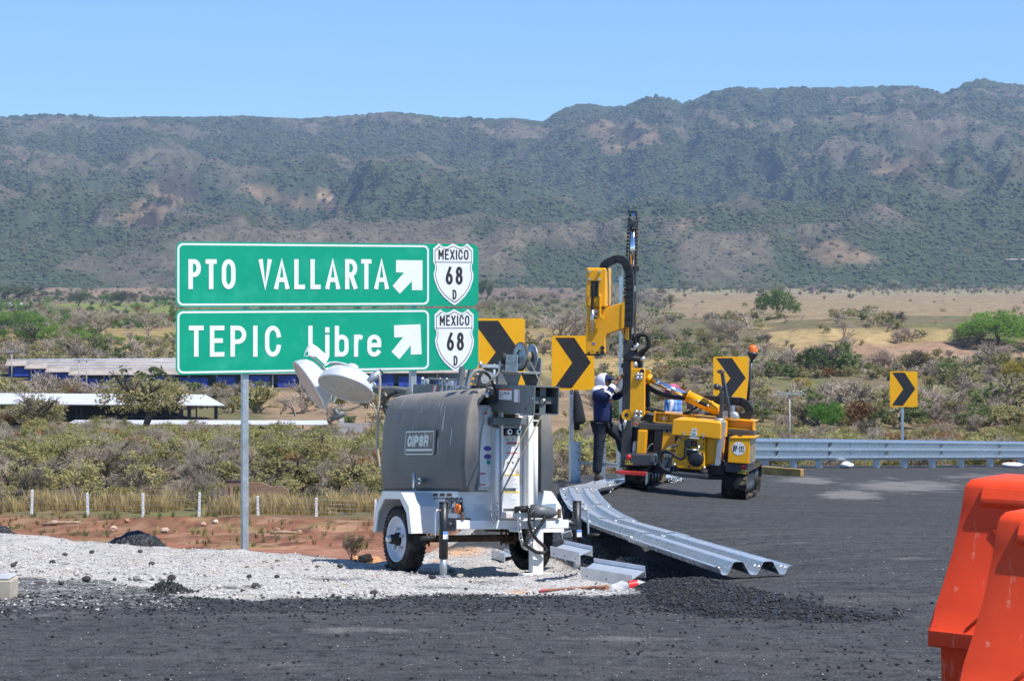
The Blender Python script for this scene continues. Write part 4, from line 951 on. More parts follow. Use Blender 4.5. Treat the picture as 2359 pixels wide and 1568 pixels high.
def barrier(px_, py_, d, yaw, label):
    c = P(px_, py_, d); x, y_ = c.x, c.y; z = gz(x, y_); d = y_
    lv = [(0,.27,.03),(.29,.29,.03),(.296,.345,0),(.304,.353,0),(.362,.353,0),(.372,.345,0),(.46,.312,.018),(.555,.272,.034),(.68,.225,.053),(.80,.197,.068),(.865,.187,.076),(.94,.180,.085),(.96,.172,.092),(.976,.155,.104),(.982,.13,.13)]
    L = 1.9; b = MB(); vs = []; fs = []; hb = .353
    xs_ = [0, .014, .14, L/2, L-.05, L-.012, L]
    # cross sections along the length, the shoulder carries a long recess
    ring = []
    for h, hw, ex in lv: ring.append((-hw, h))
    for h, hw, ex in lv[::-1]: ring.append((hw, h))
    n = len(ring); k_ = len(lv)
    for i, xx in enumerate(xs_):
        sh_ = .985 if i in (0, len(xs_)-1) else 1.0
        for j, (yy, zz) in enumerate(ring):
            e = lv[j if j < k_ else 2*k_-1-j][2]; x_ = min(max(xx, e), L-e)
            vs.append((x_, yy*sh_, zz))
    for i in range(len(xs_)-1):
        for j in range(n): fs.append((i*n+j, i*n+(j+1) % n, (i+1)*n+(j+1) % n, (i+1)*n+j))
    fs += [list(range(n)), [(len(xs_)-1)*n+j for j in range(n)][::-1]]
    b.add(vs, fs, 0, True)
    M = Matrix.Translation((x, y_, z)) @ rz(yaw) @ Matrix.Translation((0, .353, 0))
    o = empty('water_barrier', M); tag(o, label, 'barrier', 'orange plastic traffic barriers')
    s = b.build('shell', ORANGE, o, fixn=True); m = s.modifiers.new('bevel', 'BEVEL'); m.width = .014; m.segments = 3; m.limit_method = 'ANGLE'; m.angle_limit = R(28)
    # grip shelf under the top lip, moulded line on the flank
    b = MB(); yv = lambda z_: -float(np.interp(z_, [l[0] for l in lv], [l[1] for l in lv]))
    b.prism([(.16, yv(.955)-.004, .955), (.16, yv(.90)-.016, .905), (.16, yv(.865)-.016, .885), (.16, yv(.86)+.004, .86)], (.9, 0, 0)); b.build('grip_ledge', ORANGE, s, bev=.012, seg=3)
    b = MB(); b.tube([(.30, yv(.70)-.001, .70), (.22, yv(.78)-.001, .78), (.9, yv(.80)-.001, .80)], .007, 6); b.tube([(.30, yv(.70)-.001, .70), (.27, yv(.55)-.001, .55), (.26, yv(.47)-.001, .47), (.17, yv(.38)-.001, .38)], .007, 6); b.build('moulded_rib', ORANGE, s)
    b = MB(); b.lathe([(.045, 0), (.045, .02), (.035, .028), (0, .028)], (L*.5, 0, .98), (0, 0, 1), 16); b.build('filler_cap', ORANGE, o)
barrier(2136, 1475, 8.95, -37, 'farther orange plastic water barrier with its whole flared foot in view')
barrier(2196, 1600, 7.45, -37, 'nearest orange plastic water barrier cut by the right border of the view')
# ================================================================ light tower trailer
z1 = Z(1450, 1350, .38265); z2 = Z(1450, 1850, .38152); zb2 = Z(1850, 1400, .20408); zb6 = Z(1850, 1680, .2551); zb1 = Z(1150, 1380, .21195)
TW = paint('white_trailer_paint', (.74, .74, .72), .38, var=.05, vs=3, dirt=(.42, .22, .11), ds=4.5, dlo=.61, dhi=.76)
TG = paint('grey_trailer_plastic', (.105, .112, .120), .50, var=.10, vs=2.5, dirt=(.20, .185, .165), ds=5, dlo=.50, dhi=.85, streak=True)
TGM = paint('grey_mast_paint', (.115, .128, .135), .42, var=.10, vs=6, dirt=(.22, .21, .19), ds=9, dlo=.58, dhi=.85)
TIRE = paint('tyre_rubber', (.026, .025, .024), .8, var=.4, vs=14, dirt=(.12, .105, .09), ds=7, dlo=.48, dhi=.75, spec=.2)
RIM = paint('white_rim', (.66, .69, .74), .35, var=.06, vs=8, dirt=(.30, .17, .09), ds=9, dlo=.66, dhi=.8)
RUST = paint('rusty_steel', (.17, .105, .06), .8, var=.4, vs=16, dirt=(.09, .07, .05), ds=20, dlo=.4, dhi=.6)
ALU = paint('spun_aluminium', (.72, .74, .78), .36, .40, var=.08, vs=6)
LENS = paint('dusty_lamp_glass', (.40, .405, .37), .32, var=.1, vs=5, dirt=(.33, .24, .13), ds=6, dlo=.58, dhi=.78, spec=.6)
ORL = paint('orange_lens', (.75, .16, .01), .25, var=.1, spec=.6)
STK = paint('white_sticker', (.70, .70, .72), .45, var=.03)
REDS = paint('red_sticker', (.62, .07, .03), .45, var=.05); YELS = paint('yellow_sticker', (.70, .50, .03), .45, var=.05); PUR = paint('purple_sticker', (.09, .07, .30), .45, var=.1)
GREYT = paint('grey_sticker_text', (.26, .26, .29), .5, var=.1)
ROPE = paint('frayed_cable', (.24, .20, .15), .7, var=.3, vs=50)
CREAM = paint('cream_hose', (.44, .38, .27), .6, var=.15, vs=10)
SILV = paint('silver_lettering', (.55, .57, .60), .4, .3, var=.05)
org = P(912, 1241, 20.0)
TF = Frame(Matrix.Translation(org) @ rz(28) @ ry(2.6) @ rx(-4.6) @ Matrix.Translation((0, 0, -.30)))
TR = empty('light_tower_trailer', TF.M); tag(TR, 'white and grey mobile light tower trailer with folded floodlights parked on white gravel', 'light tower')
def on(p, ax, v): return TF.on(p, ax, v)
def tbuild(mb, name, m, par=None, **k): return mb.build(name, m, par or TR, **k)
def tprism(name, pts, ax, v, th, m, par=None, **k):
    vec = {'x': (th, 0, 0), 'y': (0, th, 0), 'z': (0, 0, th)}[ax]; b = MB(); b.prism([on(p, ax, v) for p in pts], vec); return tbuild(b, name, m, par, **k)
# wheels
def wheel(x, sgn):
    b = MB(); w_ = .175
    prof = [(.205, .02), (.225, .0), (.262, -.004), (.288, .012), (.299, .03), (.300, w_/2), (.299, w_-.03), (.288, w_-.012), (.262, w_+.004), (.225, w_), (.205, w_-.02)]
    b.lathe([(r_, h) for r_, h in prof], (x, 0, .30), (sgn, 0, 0), 40)
    for ring_ in range(5):                      # tread blocks
        for j in range(46):
            an = 2*math.pi*(j+.5*(ring_ % 2))/46; c = Vector((x+sgn*(.022+ring_*.033), math.cos(an)*.2985, .30+math.sin(an)*.2985))
            b.box(c, (.026, .033, .010), 0, Matrix.Rotation(an-math.pi/2, 3, 'X') @ Matrix.Rotation(.35*(1 if ring_ % 2 else -1), 3, 'Z'))
    wh = tbuild(b, 'wheel', TIRE)
    b = MB(); b.lathe([(.208, .015), (.212, .004), (.205, -.002), (.195, .01), (.185, .045), (.165, .06), (.12, .052), (.10, .045), (.085, .03), (0, .03)], (x, 0, .30), (sgn, 0, 0), 36)
    tbuild(b, 'rim', RIM, wh)
    b = MB(); b.lathe([(.062, .032), (.060, .0), (.045, -.005), (.043, -.05), (.036, -.062), (0, -.064)], (x, 0, .30), (sgn, 0, 0), 20); hb = tbuild(b, 'hub', RUBBER, wh)
    b = MB()
    for k in range(5):
        an = k*1.257+.3; c = Vector((x, math.cos(an)*.095, .30+math.sin(an)*.095)); b.cyl(c+Vector((sgn*.03, 0, 0)), c-Vector((sgn*.008, 0, 0)), .012, 6)
    b.lathe([(.034, -.05), (.034, -.085), (.026, -.094), (0, -.096)], (x, 0, .30), (sgn, 0, 0), 16); tbuild(b, 'wheel_nuts', STEEL, wh)
wheel(0.0, 1); wheel(1.50, -1)
# axle, springs, chassis
b = MB(); b.cyl((.16, 0, .30), (1.34, 0, .30), .034, 10); tbuild(b, 'axle', RUST)
for x in (.27, 1.17):
    b = MB(); b.bx(x-.035, x+.035, -.42, .42, .355, .375); b.bx(x-.04, x+.04, -.06, .06, .25, .27)
    for s_ in (-.045, .045):
        for y_ in (-.05, .05): b.cyl((x+s_, y_, .23), (x+s_, y_, .40), .009, 8)
    tbuild(b, 'leaf_spring', RUST)
b = MB()
for x in (.30, 1.20): b.bx(x-.04, x+.04, -.85, .95, .42, .50)
for y_ in (-.1, .45, .9): b.bx(.26, 1.24, y_-.03, y_+.03, .425, .495)
tbuild(b, 'chassis', RUST)
# fenders
def fender(x0, x1, name='fender'):
    b = MB(); pr = [(-.42, .36), (-.36, .60), (-.20, .725), (.20, .725), (.36, .60), (.42, .36)]
    path_o = [(y_, z_) for y_, z_ in pr]; path_i = [(y_*.955, z_-.012) for y_, z_ in pr]; n = len(pr)
    vs = [(x, y_, z_) for x in (x0, x1) for y_, z_ in path_o]; b.add(vs, [(i, i+1, n+i+1, n+i) for i in range(n-1)])
    xo = x0 if abs(x0-.75) > abs(x1-.75) else x1
    lip = [(y_, z_) for y_, z_ in pr]+[(y_*.86, z_-.055 if abs(y_) < .4 else z_) for y_, z_ in pr[::-1]]; b.prism([(xo, y_, z_) for y_, z_ in lip], (.012 if xo < .75 else -.012, 0, 0))
    return tbuild(b, name, TW, solid=.006)
fender(-.04, .262); fender(1.24, 1.54)
# lower white body
b = MB(); b.bx(.262, 1.238, -.74, .90, .43, .742); body = tbuild(b, 'body', TW, bev=.012)
b = MB(); b.bx(.40, 1.02, -.76, .80, .745, 1.52); tbuild(b, 'inner_cabinet', TW, body, bev=.01)
b = MB()
for k in range(5): b.bx(.255, .2615, -.62+.14*k, -.53+.14*k, .695, .72)
b.bx(.253, .2615, -.735, .3, .672, .679); tbuild(b, 'side_louvre', RUST, body)
# hoods
def hood(sg):
    c = .75 if sg > 0 else .665; prof = [(.47,.745),(.495,.77),(.515,.96),(.508,1.16),(.492,1.35),(.468,1.50),(.438,1.585),(.39,1.638),(.30,1.668),(.20,1.68),(.05,1.685),(.05,1.65),(.30,1.61),(.365,1.53),(.365,.745)]
    sec = [(y_, k) for y_, k in ((-.905, .93), (-.897, .965), (-.88, .985), (-.845, 1.0), (.55, 1.0), (.84, .985), (.90, .95))]
    b = MB(); n = len(prof); vs = []
    for y_, k in sec:
        for a, z_ in prof:
            aa = .05+(a-.05)*k if a > .39 else a
            vs.append((c-sg*aa, y_, .86+(z_-.86)*(1-(1-k)*.35)))
    fs = [(i*n+j, i*n+(j+1) % n, (i+1)*n+(j+1) % n, (i+1)*n+j) for i in range(len(sec)-1) for j in range(n)]
    fs += [list(range(n)), [(len(sec)-1)*n+j for j in range(n)][::-1]]
    b.add(vs, fs, 0, True); o = tbuild(b, 'hood', TG, fixn=True); m_ = o.modifiers.new('edge', 'EDGE_SPLIT'); m_.split_angle = R(31); return o
t = NT('hood_plastic'); sp_ = t.n('ShaderNodeSeparateXYZ'); t.l(t.coord(), sp_.inputs[0]); st = t.noise(2.4, 7, .7, t.coord('Object', (1.2, 5.5, .35)))
dm = t.math('MULTIPLY', t.ramp(t.math('ADD', sp_.outputs[2], t.math('MULTIPLY', t.math('SUBTRACT', st, .5), .55)), 1.02, 1.50), t.ramp(t.noise(9, 6, .7), .2, .6, .55, .95))
c = t.mix(t.ramp(t.noise(3, 5), .3, .7), (.052, .058, .066), (.078, .084, .092)); c = t.mix(dm, c, (.27, .245, .215))
dr = t.ramp(t.noise(1.0, 2, .5, t.coord('Object', (3, 26, 2.6))), .685, .71); dr = t.math('MULTIPLY', dr, t.ramp(sp_.outputs[2], 1.05, 1.25)); c = t.mix(dr, c, (.62, .62, .60))
c = t.mix(t.ramp(t.noise(14, 6, .75), .66, .74, 0, .5), c, (.30, .28, .25)); t.col(c); t.set(rough=t.ramp(dm, 0, 1, .42, .75), spec=.45); TG = t.m
hl = hood(1); hood(-1)
# side badge on the left hood : raised frame and lettering
xs = .232
def side_on(p, x=xs): return on(p, 'x', x)
q = [z1(x, y) for x, y in ((462, 985), (756, 977), (743, 1205), (450, 1219))]
c4 = [side_on(p) for p in q]; cen = sum(c4, Vector())/4
b = MB(); b.prism([v*1.10-cen*.10+Vector((-.006, 0, 0)) for v in c4], (.012, 0, 0)); tbuild(b, 'badge_pad', TG, hl, bev=.006)
eu = (c4[1]-c4[0]).normalized(); W_ = (c4[1]-c4[0]).length; Hh = (c4[0]-c4[3]).length; ez = (c4[0]-c4[3]).normalized(); o0 = c4[3]+Vector((-.0075, 0, 0)); nx = Vector((-1, 0, 0))
b = MB(); fr = rrect(0, W_, 0, Hh, .02, 3); strip(b, fr+[fr[0]], .010, o0, eu, ez, nx*.001, 0)
text(b, 'CIPS@', o0+eu*(W_*.07)+ez*(Hh*.34), eu, ez, nx, Hh*.50, .030, .011, .92*(W_*.84)/text_w('CIPS@', Hh*.50, .030, .011, .92)*.985, shear=.10)
b.add([o0+eu*(W_*u)+ez*(Hh*v)+nx*.0012 for u, v in ((.04, .24), (.96, .24), (.96, .145), (.04, .145))], [(0, 1, 2, 3)])
tbuild(b, 'badge_lettering', SILV, hl)
# hood handle
h0, h1 = side_on(z1(612, 1497), .228), side_on(z1(540, 1500), .14)
b = MB(); b.cyl(h0, h0+Vector((-.02, 0, 0)), .030, 16); b.cyl(h0, h1, .012, 10); b.tube([h1+Vector((0, 0, .075)), h1, h1+Vector((0, 0, -.075))], [.016, .013, .016], 10); tbuild(b, 'hood_handle', STEEL, hl)
h0 = on(z1(1308, 597), 'y', -.91); b = MB(); b.lathe([(.028, 0), (.026, .012), (0, .016)], h0, (0, -1, 0), 16); tbuild(b, 'hood_latch', STEEL, hl)
# side lettering on the lower body, marker lamp
def side_text(s, p0, h, t_, gap, ws, name):
    o = on(p0, 'x', .2595); b = MB(); text(b, s, o, Vector((0, -1, 0)), VZ, nx, h, t_, gap, ws); return tbuild(b, name, INK, body)
side_text('CIPS@', z2(868, 460), .085, .020, .012, 1.5, 'maker_lettering'); side_text('T16000K', z2(893, 528), .058, .012, .008, 1.5, 'type_lettering')
b = MB(); b.bx(.257, .2605, -.735, -.45, .585, .590); tbuild(b, 'lettering_rule', RUST, body)
m0 = on(z2(1022, 478), 'x', .261); b = MB(); b.lathe([(.052, 0), (.05, .014), (0, .016)], m0, (-1, 0, 0), 20, 1); b.lathe([(.046, .012), (.044, .035), (.03, .045), (0, .048)], m0, (-1, 0, 0), 20); tbuild(b, 'marker_lamp', [ORL, BLACK], body)
# ---- front face
yF = -.745; yU = -.765
def front(p, y_=yU): return on(p, 'y', y_)
def fpanel(name, pts, y_, th, m, par=None, **k): return tprism(name, pts, 'y', y_, th, m, par, **k)
b = MB(); x0, x1 = on(z1(1375, 900), 'y', -.84).x, on(z1(1432, 900), 'y', -.84).x
ztop, zbot = on(z1(1400, 735), 'y', -.84).z, .52
b.bx(x0, x1, -.84, -.80, zbot, ztop); b.bx(x1-.012, x1, -.92, -.84, zbot, ztop+.01); cl = tbuild(b, 'mast_column', TW, bev=.006)
b = MB(); pc = on(z1(1406, 950), 'y', -.87); b.cyl((pc.x, -.875, zbot), (pc.x, -.875, pc.z), .024, 12); tbuild(b, 'column_tube', TW, cl)
b = MB(); pc2 = on(z1(1395, 850), 'y', -.85); b.box((pc2.x-.005, -.848, pc2.z), (.05, .008, .15)); tbuild(b, 'wear_strip', RUST, cl)
x2, x3 = on(z1(1712, 1200), 'y', -.86).x, on(z1(1768, 1200), 'y', -.86).x; zt2 = on(z1(1740, 815), 'y', -.86).z
b = MB(); b.bx(x2, x3, -.90, -.78, zbot, zt2); b.bx(x2-.075, x2-.002, -.80, -.77, zbot, zt2); c2 = tbuild(b, 'mast_column', TW, bev=.008)
b = MB(); b.cyl((x3+.022, -.89, zbot), (x3+.022, -.89, zt2-.10), .024, 12); b.box((x3+.02, -.885, zt2-.045), (.055, .05, .012)); tbuild(b, 'column_tube', TW, c2)
# left white wing plate with oval stickers
b = MB(); wing = [z1(x, y) for x, y in ((1385, 705), (1310, 745), (1280, 860), (1245, 1010), (1228, 1200), (1228, 1560), (1365, 1560), (1365, 720))]
wp = fpanel('front_wing', wing, -.79, .02, TW, body)
def oval(p, rx_, rz_, y_, m, name='oval_sticker'):
    c = front(p, y_); b = MB(); b.prism([(c.x+rx_*math.cos(k*.3927), c.y, c.z+rz_*math.sin(k*.3927)) for k in range(16)], (0, .001, 0)); tbuild(b, name, m, wp)
oval(z1(1306, 1157), .038, .023, -.7925, PUR); oval(z1(1308, 1242), .038, .023, -.7925, PUR); oval(z1(1315, 1018), .026, .026, -.7925, STK); oval(z1(1318, 1300), .020, .022, -.7925, GSIGN, 'green_mark')
def sticker(x0, y0, x1, y1, y_, head, lines, name, zz=z1, par=None, foot=None, icon=False):
    a, c = front(zz(x0, y1), y_), front(zz(x1, y0), y_); w_, h = c.x-a.x, c.z-a.z; o = Vector((a.x, y_, a.z)); b = MB()
    def q(u0, u1, v0, v1, k, mi): b.add([o+Vector((u*w_, -.0006*k, v*h)) for u, v in ((u0, v0), (u1, v0), (u1, v1), (u0, v1))], [(0, 1, 2, 3)], mi)
    q(0, 1, 0, 1, 0, 0)
    hv = 1
    if head:
        s, mi, hh = head; q(0, 1, 1-hh, 1, 1, mi); hv = 1-hh
        if s: 
            tw = text_w(s, hh*h*.62, .004, .004); ws = min(1.6, .9*w_/tw); text(b, s, o+Vector((w_*.05, -.0014, h*(1-hh*.82))), VX, VZ, VN, hh*h*.62, .0045, .004*ws, ws, 1 if mi != 1 else 0)
    if foot: q(0, 1, foot[0], foot[0]+foot[1], 1, foot[2])
    rr = random.Random(int(x0+y0))
    for k in range(lines):
        v = hv*(1-(k+1)/(lines+1)); q(.05, .55+.4*rr.random(), v-.010, v+.010, 1, 1)
    return tbuild(b, name, [STK, GREYT, REDS, YELS, INK], par or body)
panel = fpanel('front_panel', [z1(x, y) for x, y in ((1437, 790), (1640, 795), (1640, 1568), (1437, 1568))], -.80, .03, TW, body)
sticker(1508, 1088, 1617, 1250, -.803, ('ADVERTENCIA', 2, .17), 5, 'warning_sticker', par=panel, foot=(.24, .08, 2))
sticker(1438, 1428, 1637, 1568, -.803, ('ATENCION!', 3, .12), 13, 'towing_notice', par=panel)
sticker(1445, 298, 1640, 475, -.803, ('ATTENTION!', 3, .12), 14, 'towing_notice', zz=z2, par=panel)
sticker(1228, 1412, 1286, 1560, -.793, ('TENCIA', 2, .12), 3, 'warning_sticker', par=wp, foot=(.12, .09, 2))
sticker(1272, 780, 1303, 890, -.793, ('', 2, .2), 2, 'warning_sticker', par=wp)
for x_, y_ in ((1516, 1066), (1573, 1066), (1522, 1297), (1576, 1297)):
    b = MB(); b.lathe([(.011, 0), (.009, .006), (0, .008)], on(z1(x_, y_), 'y', -.802), (0, -1, 0), 8); tbuild(b, 'screw', STEEL, panel)
b = MB()
for k in range(5):
    a, c = on(z1(1437, 1062+54*k), 'y', -.803), on(z1(1493, 1055+54*k), 'y', -.803); b.bx(a.x, c.x, -.812, -.8025, a.z, a.z+.035)
tbuild(b, 'vent_louvre', TW, panel, bev=.006)
for x_ in (1490, 1585):
    c = on(z1(x_, 985), 'y', -.85); b = MB(); b.cyl((c.x, -.80, c.z), (c.x, -.93, c.z), .034, 18, 0); b.cyl((c.x, -.931, c.z), (c.x, -.95, c.z), .030, 18, 1, .022); b.cyl((c.x, -.951, c.z), (c.x, -.955, c.z), .014, 12, 0)
    tbuild(b, 'socket', [BLACK, STEEL], panel)
b = MB(); a, c = on(z1(1445, 905), 'y', -.803), on(z1(1630, 800), 'y', -.803); b.bx(a.x, c.x, -.809, -.803, a.z, c.z); b.cyl((a.x+.09, -.81, a.z+.05), (a.x+.09, -.87, a.z+.05), .022, 10); tbuild(b, 'socket_plate', RUST, panel)
sticker(1190, 338, 1278, 388, -.742, None, 3, 'maker_plate', zz=z2); sticker(1170, 428, 1296, 515, -.742, None, 6, 'data_plate', zz=z2)
sticker(1810, 292, 1898, 440, -.742, ('TENTION!', 3, .13), 5, 'towing_notice', zz=z2)
for pts in ([(1190, 285), (1310, 287), (1310, 298), (1190, 296)],):
    fpanel('hinge', [z2(*p) for p in pts], -.80, .01, RUST, body)
# right hand gusset
fpanel('front_wing', [z2(x, y) for x, y in ((1905, 270), (1955, 310), (2010, 520), (2015, 600), (1800, 600), (1800, 270))], -.72, .02, TW, body)
# ---- outrigger beam and jacks
b = MB(); a, c = on(z2(985, 652), 'y', -.90), on(z2(2195, 640), 'y', -.90); b.bx(a.x, c.x, -.90, -.82, a.z-.038, a.z+.042); tbuild(b, 'outrigger_beam', TW, bev=.006)
def jack(px_, ptop, pmid, pbot, crank):
    t_ = on(z2(px_, ptop), 'y', -.87); m_ = on(z2(px_, pmid), 'y', -.87); e_ = on(z2(px_, pbot), 'y', -.87); x = t_.x; b = MB()
    b.cyl((x, -.87, m_.z), (x, -.87, t_.z), .040, 16, 0); b.cyl((x, -.87, t_.z), (x, -.87, t_.z+.006), .043, 16, 0); b.cyl((x, -.87, e_.z-.02), (x, -.87, m_.z+.02), .033, 14, 1)
    b.box((x, -.87, e_.z-.012), (.09 if crank < 0 else .16, .09 if crank < 0 else .16, .012), 1)
    jk = tbuild(b, 'jack', [BLACK, GALVD])
    b = MB(); s = crank; zc = t_.z-.09
    b.tube([(x+s*.04, -.89, zc+.02), (x+s*.085, -.90, zc+.02), (x+s*.095, -.90, zc), (x+s*.10, -.905, zc-.20), (x+s*.11, -.91, zc-.215)], .011, 8, 0); b.cyl((x+s*.11, -.91, zc-.215), (x+s*.25, -.93, zc-.225), .021, 10, 1)
    tbuild(b, 'crank_handle', [STEEL, RUBBER], jk)
    b = MB(); b.box((x, -.912, zc-.20), (.05, .001, .065), 0); b.box((x, -.9125, zc-.18), (.05, .001, .02), 1); tbuild(b, 'jack_sticker', [STK, paint('blue_sticker', (.05, .22, .60), .5)], jk)
    b = MB(); b.box((x-s*.06, -.87, a.z), (.09, .06, .10)); b.cyl((x-s*.10, -.87, a.z), (x-s*.02, -.87, a.z), .036, 14); tbuild(b, 'jack_socket', BLACK, jk)
jack(851, 415, 1003, 1168, -1); jack(2248, 405, 970, 1170, 1)
# ---- coupler, tongue leg, chains and hoses
yc = -1.02
a, c = on(z2(1605, 490), 'y', yc), on(z2(1735, 480), 'y', yc)
b = MB(); e0, e1 = on(z2(1790, 520), 'y', yc), on(z2(2030, 530), 'y', yc)
b.tube([e0+Vector((-.02, 0, .005)), e0.lerp(e1, .4)+Vector((0, 0, .01)), e0.lerp(e1, .8)+Vector((0, 0, .005)), e1], [.055, .058, .050, .022], 14); b.bx(e0.x-.01, e1.x-.02, yc-.05, yc+.05, e0.z-.075, e0.z-.06); tbuild(b, 'coupler', TGM)
b = MB(); b.cyl(a, c+Vector((.05, 0, 0)), .030, 14); tbuild(b, 'coupler_grip', RUBBER)
b = MB(); l0 = on(z2(1870, 440), 'y', yc); b.prism([l0, l0+Vector((.16, 0, .015)), l0+Vector((.16, 0, -.045)), l0+Vector((.11, 0, -.05))], (0, .02, 0)); b.tube([l0+Vector((.04, .01, -.01)), l0+Vector((.09, .01, -.06))], .008, 6); tbuild(b, 'coupler_latch', STEEL)
b = MB(); b.bx(.62, .85, -1.0, -.74, .50, .56); b.prism([on(z2(*p), 'y', -.91) for p in ((1540, 690), (1670, 690), (1665, 728), (1545, 720))], (0, .02, 0)); tbuild(b, 'drawbar_stub', TW, bev=.006)
t0, t1 = on(z2(1820, 600), 'y', -.98), on(z2(1825, 1165), 'y', -.98); b = MB(); b.bx(t0.x-.055, t0.x+.055, -1.02, -.94, t1.z, t0.z); b.bx(t0.x-.16, t0.x+.16, -1.03, -.93, t1.z-.045, t1.z+.01); tbuild(b, 'tongue_leg', TW, bev=.006)
def chain(pts, r_=.0075, link=.045, name='safety_chain', m=None):
    b = MB(); P_ = [Vector(p) for p in pts]; seg = []; 
    for p, q in zip(P_[:-1], P_[1:]):
        n = max(1, round((q-p).length/(link*.72)))
        seg += [p.lerp(q, k/n) for k in range(n)]
    seg.append(P_[-1])
    for k, (p, q) in enumerate(zip(seg[:-1], seg[1:])):
        d_ = (q-p).normalized(); s_ = (d_.cross(Vector((0, 1, 0)) if k % 2 else Vector((1, .3, 0)))).normalized()*link*.33; mid = (p+q)/2; u = d_*link*.5
        b.tube([mid+u*math.cos(t_)*1.15+s_*math.sin(t_) for t_ in [k2*math.pi/5 for k2 in range(11)]], r_*.8, 5, caps=False)
    return tbuild(b, name, m or STEEL)
cp = lambda *l: [on(z2(x, y), 'y', -1.05) for x, y in l]
chain(cp((1640, 520), (1640, 620), (1650, 720), (1665, 810), (1690, 880), (1720, 905), (1745, 870), (1770, 800)))
chain(cp((1735, 450), (1790, 480), (1765, 520), (1740, 470))); chain([p+Vector((0, .02, 0)) for p in cp((1815, 590), (1812, 680), (1790, 760))])
chain([on(z2(x, y), 'y', -.95) for x, y in ((1412, 430), (1415, 560), (1400, 600), (1375, 640), (1350, 580))])
b = MB(); hp = [on(z2(x, y), 'y', -1.08) for x, y in ((1790, 440), (1755, 520), (1745, 620), (1770, 720), (1830, 810), (1900, 870), (1935, 910), (1900, 945), (1820, 935), (1750, 890), (1705, 850), (1720, 800), (1800, 730), (1870, 650), (1905, 590), (1900, 560))]
b.tube(hp, .016, 8); tbuild(b, 'brake_hose', RUBBER)
b = MB(); b.lathe([(.022*1, k*.012) if k % 2 else (.016, k*.012) for k in range(8)], on(z2(2063, 580), 'y', -.92), (0, 0, 1), 12); b.lathe([(.022, k*.010) if k % 2 else (.016, k*.010) for k in range(7)], on(z2(1050, 595), 'y', -.90), (0, 0, 1), 12); tbuild(b, 'pin_spring', RUST)
# ---- folded mast lying along the trailer
xm = .70; zm = on(z1(2035, 660), 'y', -1.60).z; hw = .125
b = MB(); th = .010
for (xa, xb_, za, zb_) in ((xm-hw, xm-hw+th, zm-hw, zm+hw), (xm+hw-th, xm+hw, zm-hw, zm+hw), (xm-hw+th, xm+hw-th, zm+hw-th, zm+hw), (xm-hw+th, xm+hw-th, zm-hw, zm-hw+th)): b.bx(xa, xb_, -1.60, -.62, za, zb_)
mast = tbuild(b, 'mast', TGM)
pv = Vector((xm, -1.60, zm)); RM = Matrix.Translation(pv) @ rx(3.6) @ Matrix.Translation(-pv); mast.matrix_local = RM; TF2 = Frame(TF.M @ RM)
def on2(p, ax, v): return TF2.on(p, ax, v)
b = MB(); b.bx(xm-.03, xm+.03, -1.53, -1.50, zm-hw+th, zm+hw-th); b.bx(xm-hw+th, xm-.0301, -1.53, -1.50, zm-.03, zm+.03); b.bx(xm+.0301, xm+hw-th, -1.53, -1.50, zm-.03, zm+.03); tbuild(b, 'end_cross', TGM, mast)
b = MB(); b.lathe([(.034, 0), (.034, .008), (.018, .012), (.018, .026), (0, .03)], (xm, -1.531, zm), (0, -1, 0), 18); tbuild(b, 'end_bolt', STEEL, mast)
b = MB(); b.bx(xm-.085, xm+.085, -1.40, .95, zm-.085, zm+.085); tbuild(b, 'inner_mast_section', TGM, mast)
xs2 = xm-hw-.0015
def mast_sticker(pts, head, mi, name, lines=4):
    b = MB(); c4 = [on2(zb2(*p), 'x', xs2) for p in pts]; b.prism(c4, (.001, 0, 0)); ex_ = c4[1]-c4[0]; ey_ = c4[3]-c4[0]
    b.add([c4[0]+ex_*u+ey_*v+Vector((-.0008, 0, 0)) for u, v in head], [(0, 1, 2, 3)], mi)
    for k in range(lines):
        v = .34+.13*k; b.add([c4[0]+ex_*u+ey_*v2+Vector((-.0008, 0, 0)) for u, v2 in ((.06, v), (.40, v), (.40, v+.04), (.06, v+.04))], [(0, 1, 2, 3)], 1)
    if lines:
        for uu in (.52, .74): b.add([c4[0]+ex_*(uu+.10*math.cos(t_))+ey_*(.42+.14*math.sin(t_))+Vector((-.0008, 0, 0)) for t_ in [k*.9 for k in range(7)]], [tuple(range(7))], 1)
    tbuild(b, name, [STK, GREYT, REDS], mast)
mast_sticker([(700, 750), (968, 762), (962, 978), (697, 958)], [(0, 0), (1, 0), (1, .15), (0, .15)], 2, 'warning_sticker')
mast_sticker([(1010, 768), (1125, 772), (1118, 1022), (1003, 1014)], [(.78, 0), (.92, 0), (.92, 1), (.78, 1)], 2, 'warning_sticker', 0)
b = MB(); c = on2(zb2(1377, 940), 'x', xs2); b.lathe([(.012, 0), (0, .001)], c, (-1, 0, 0), 12); tbuild(b, 'mast_hole', STK, mast)
b = MB(); c = on2(zb2(1240, 1150), 'x', xs2); b.lathe([(.016, 0), (0, .001)], c, (-1, 0, 0), 12); tbuild(b, 'mast_hole', BLACK, mast)
# saddle under the mast front
b = MB(); b.bx(xm-.17, xm+.17, -.93, -.80, zm-hw-.075, zm-hw-.004); tbuild(b, 'mast_saddle', TGM, bev=.008)
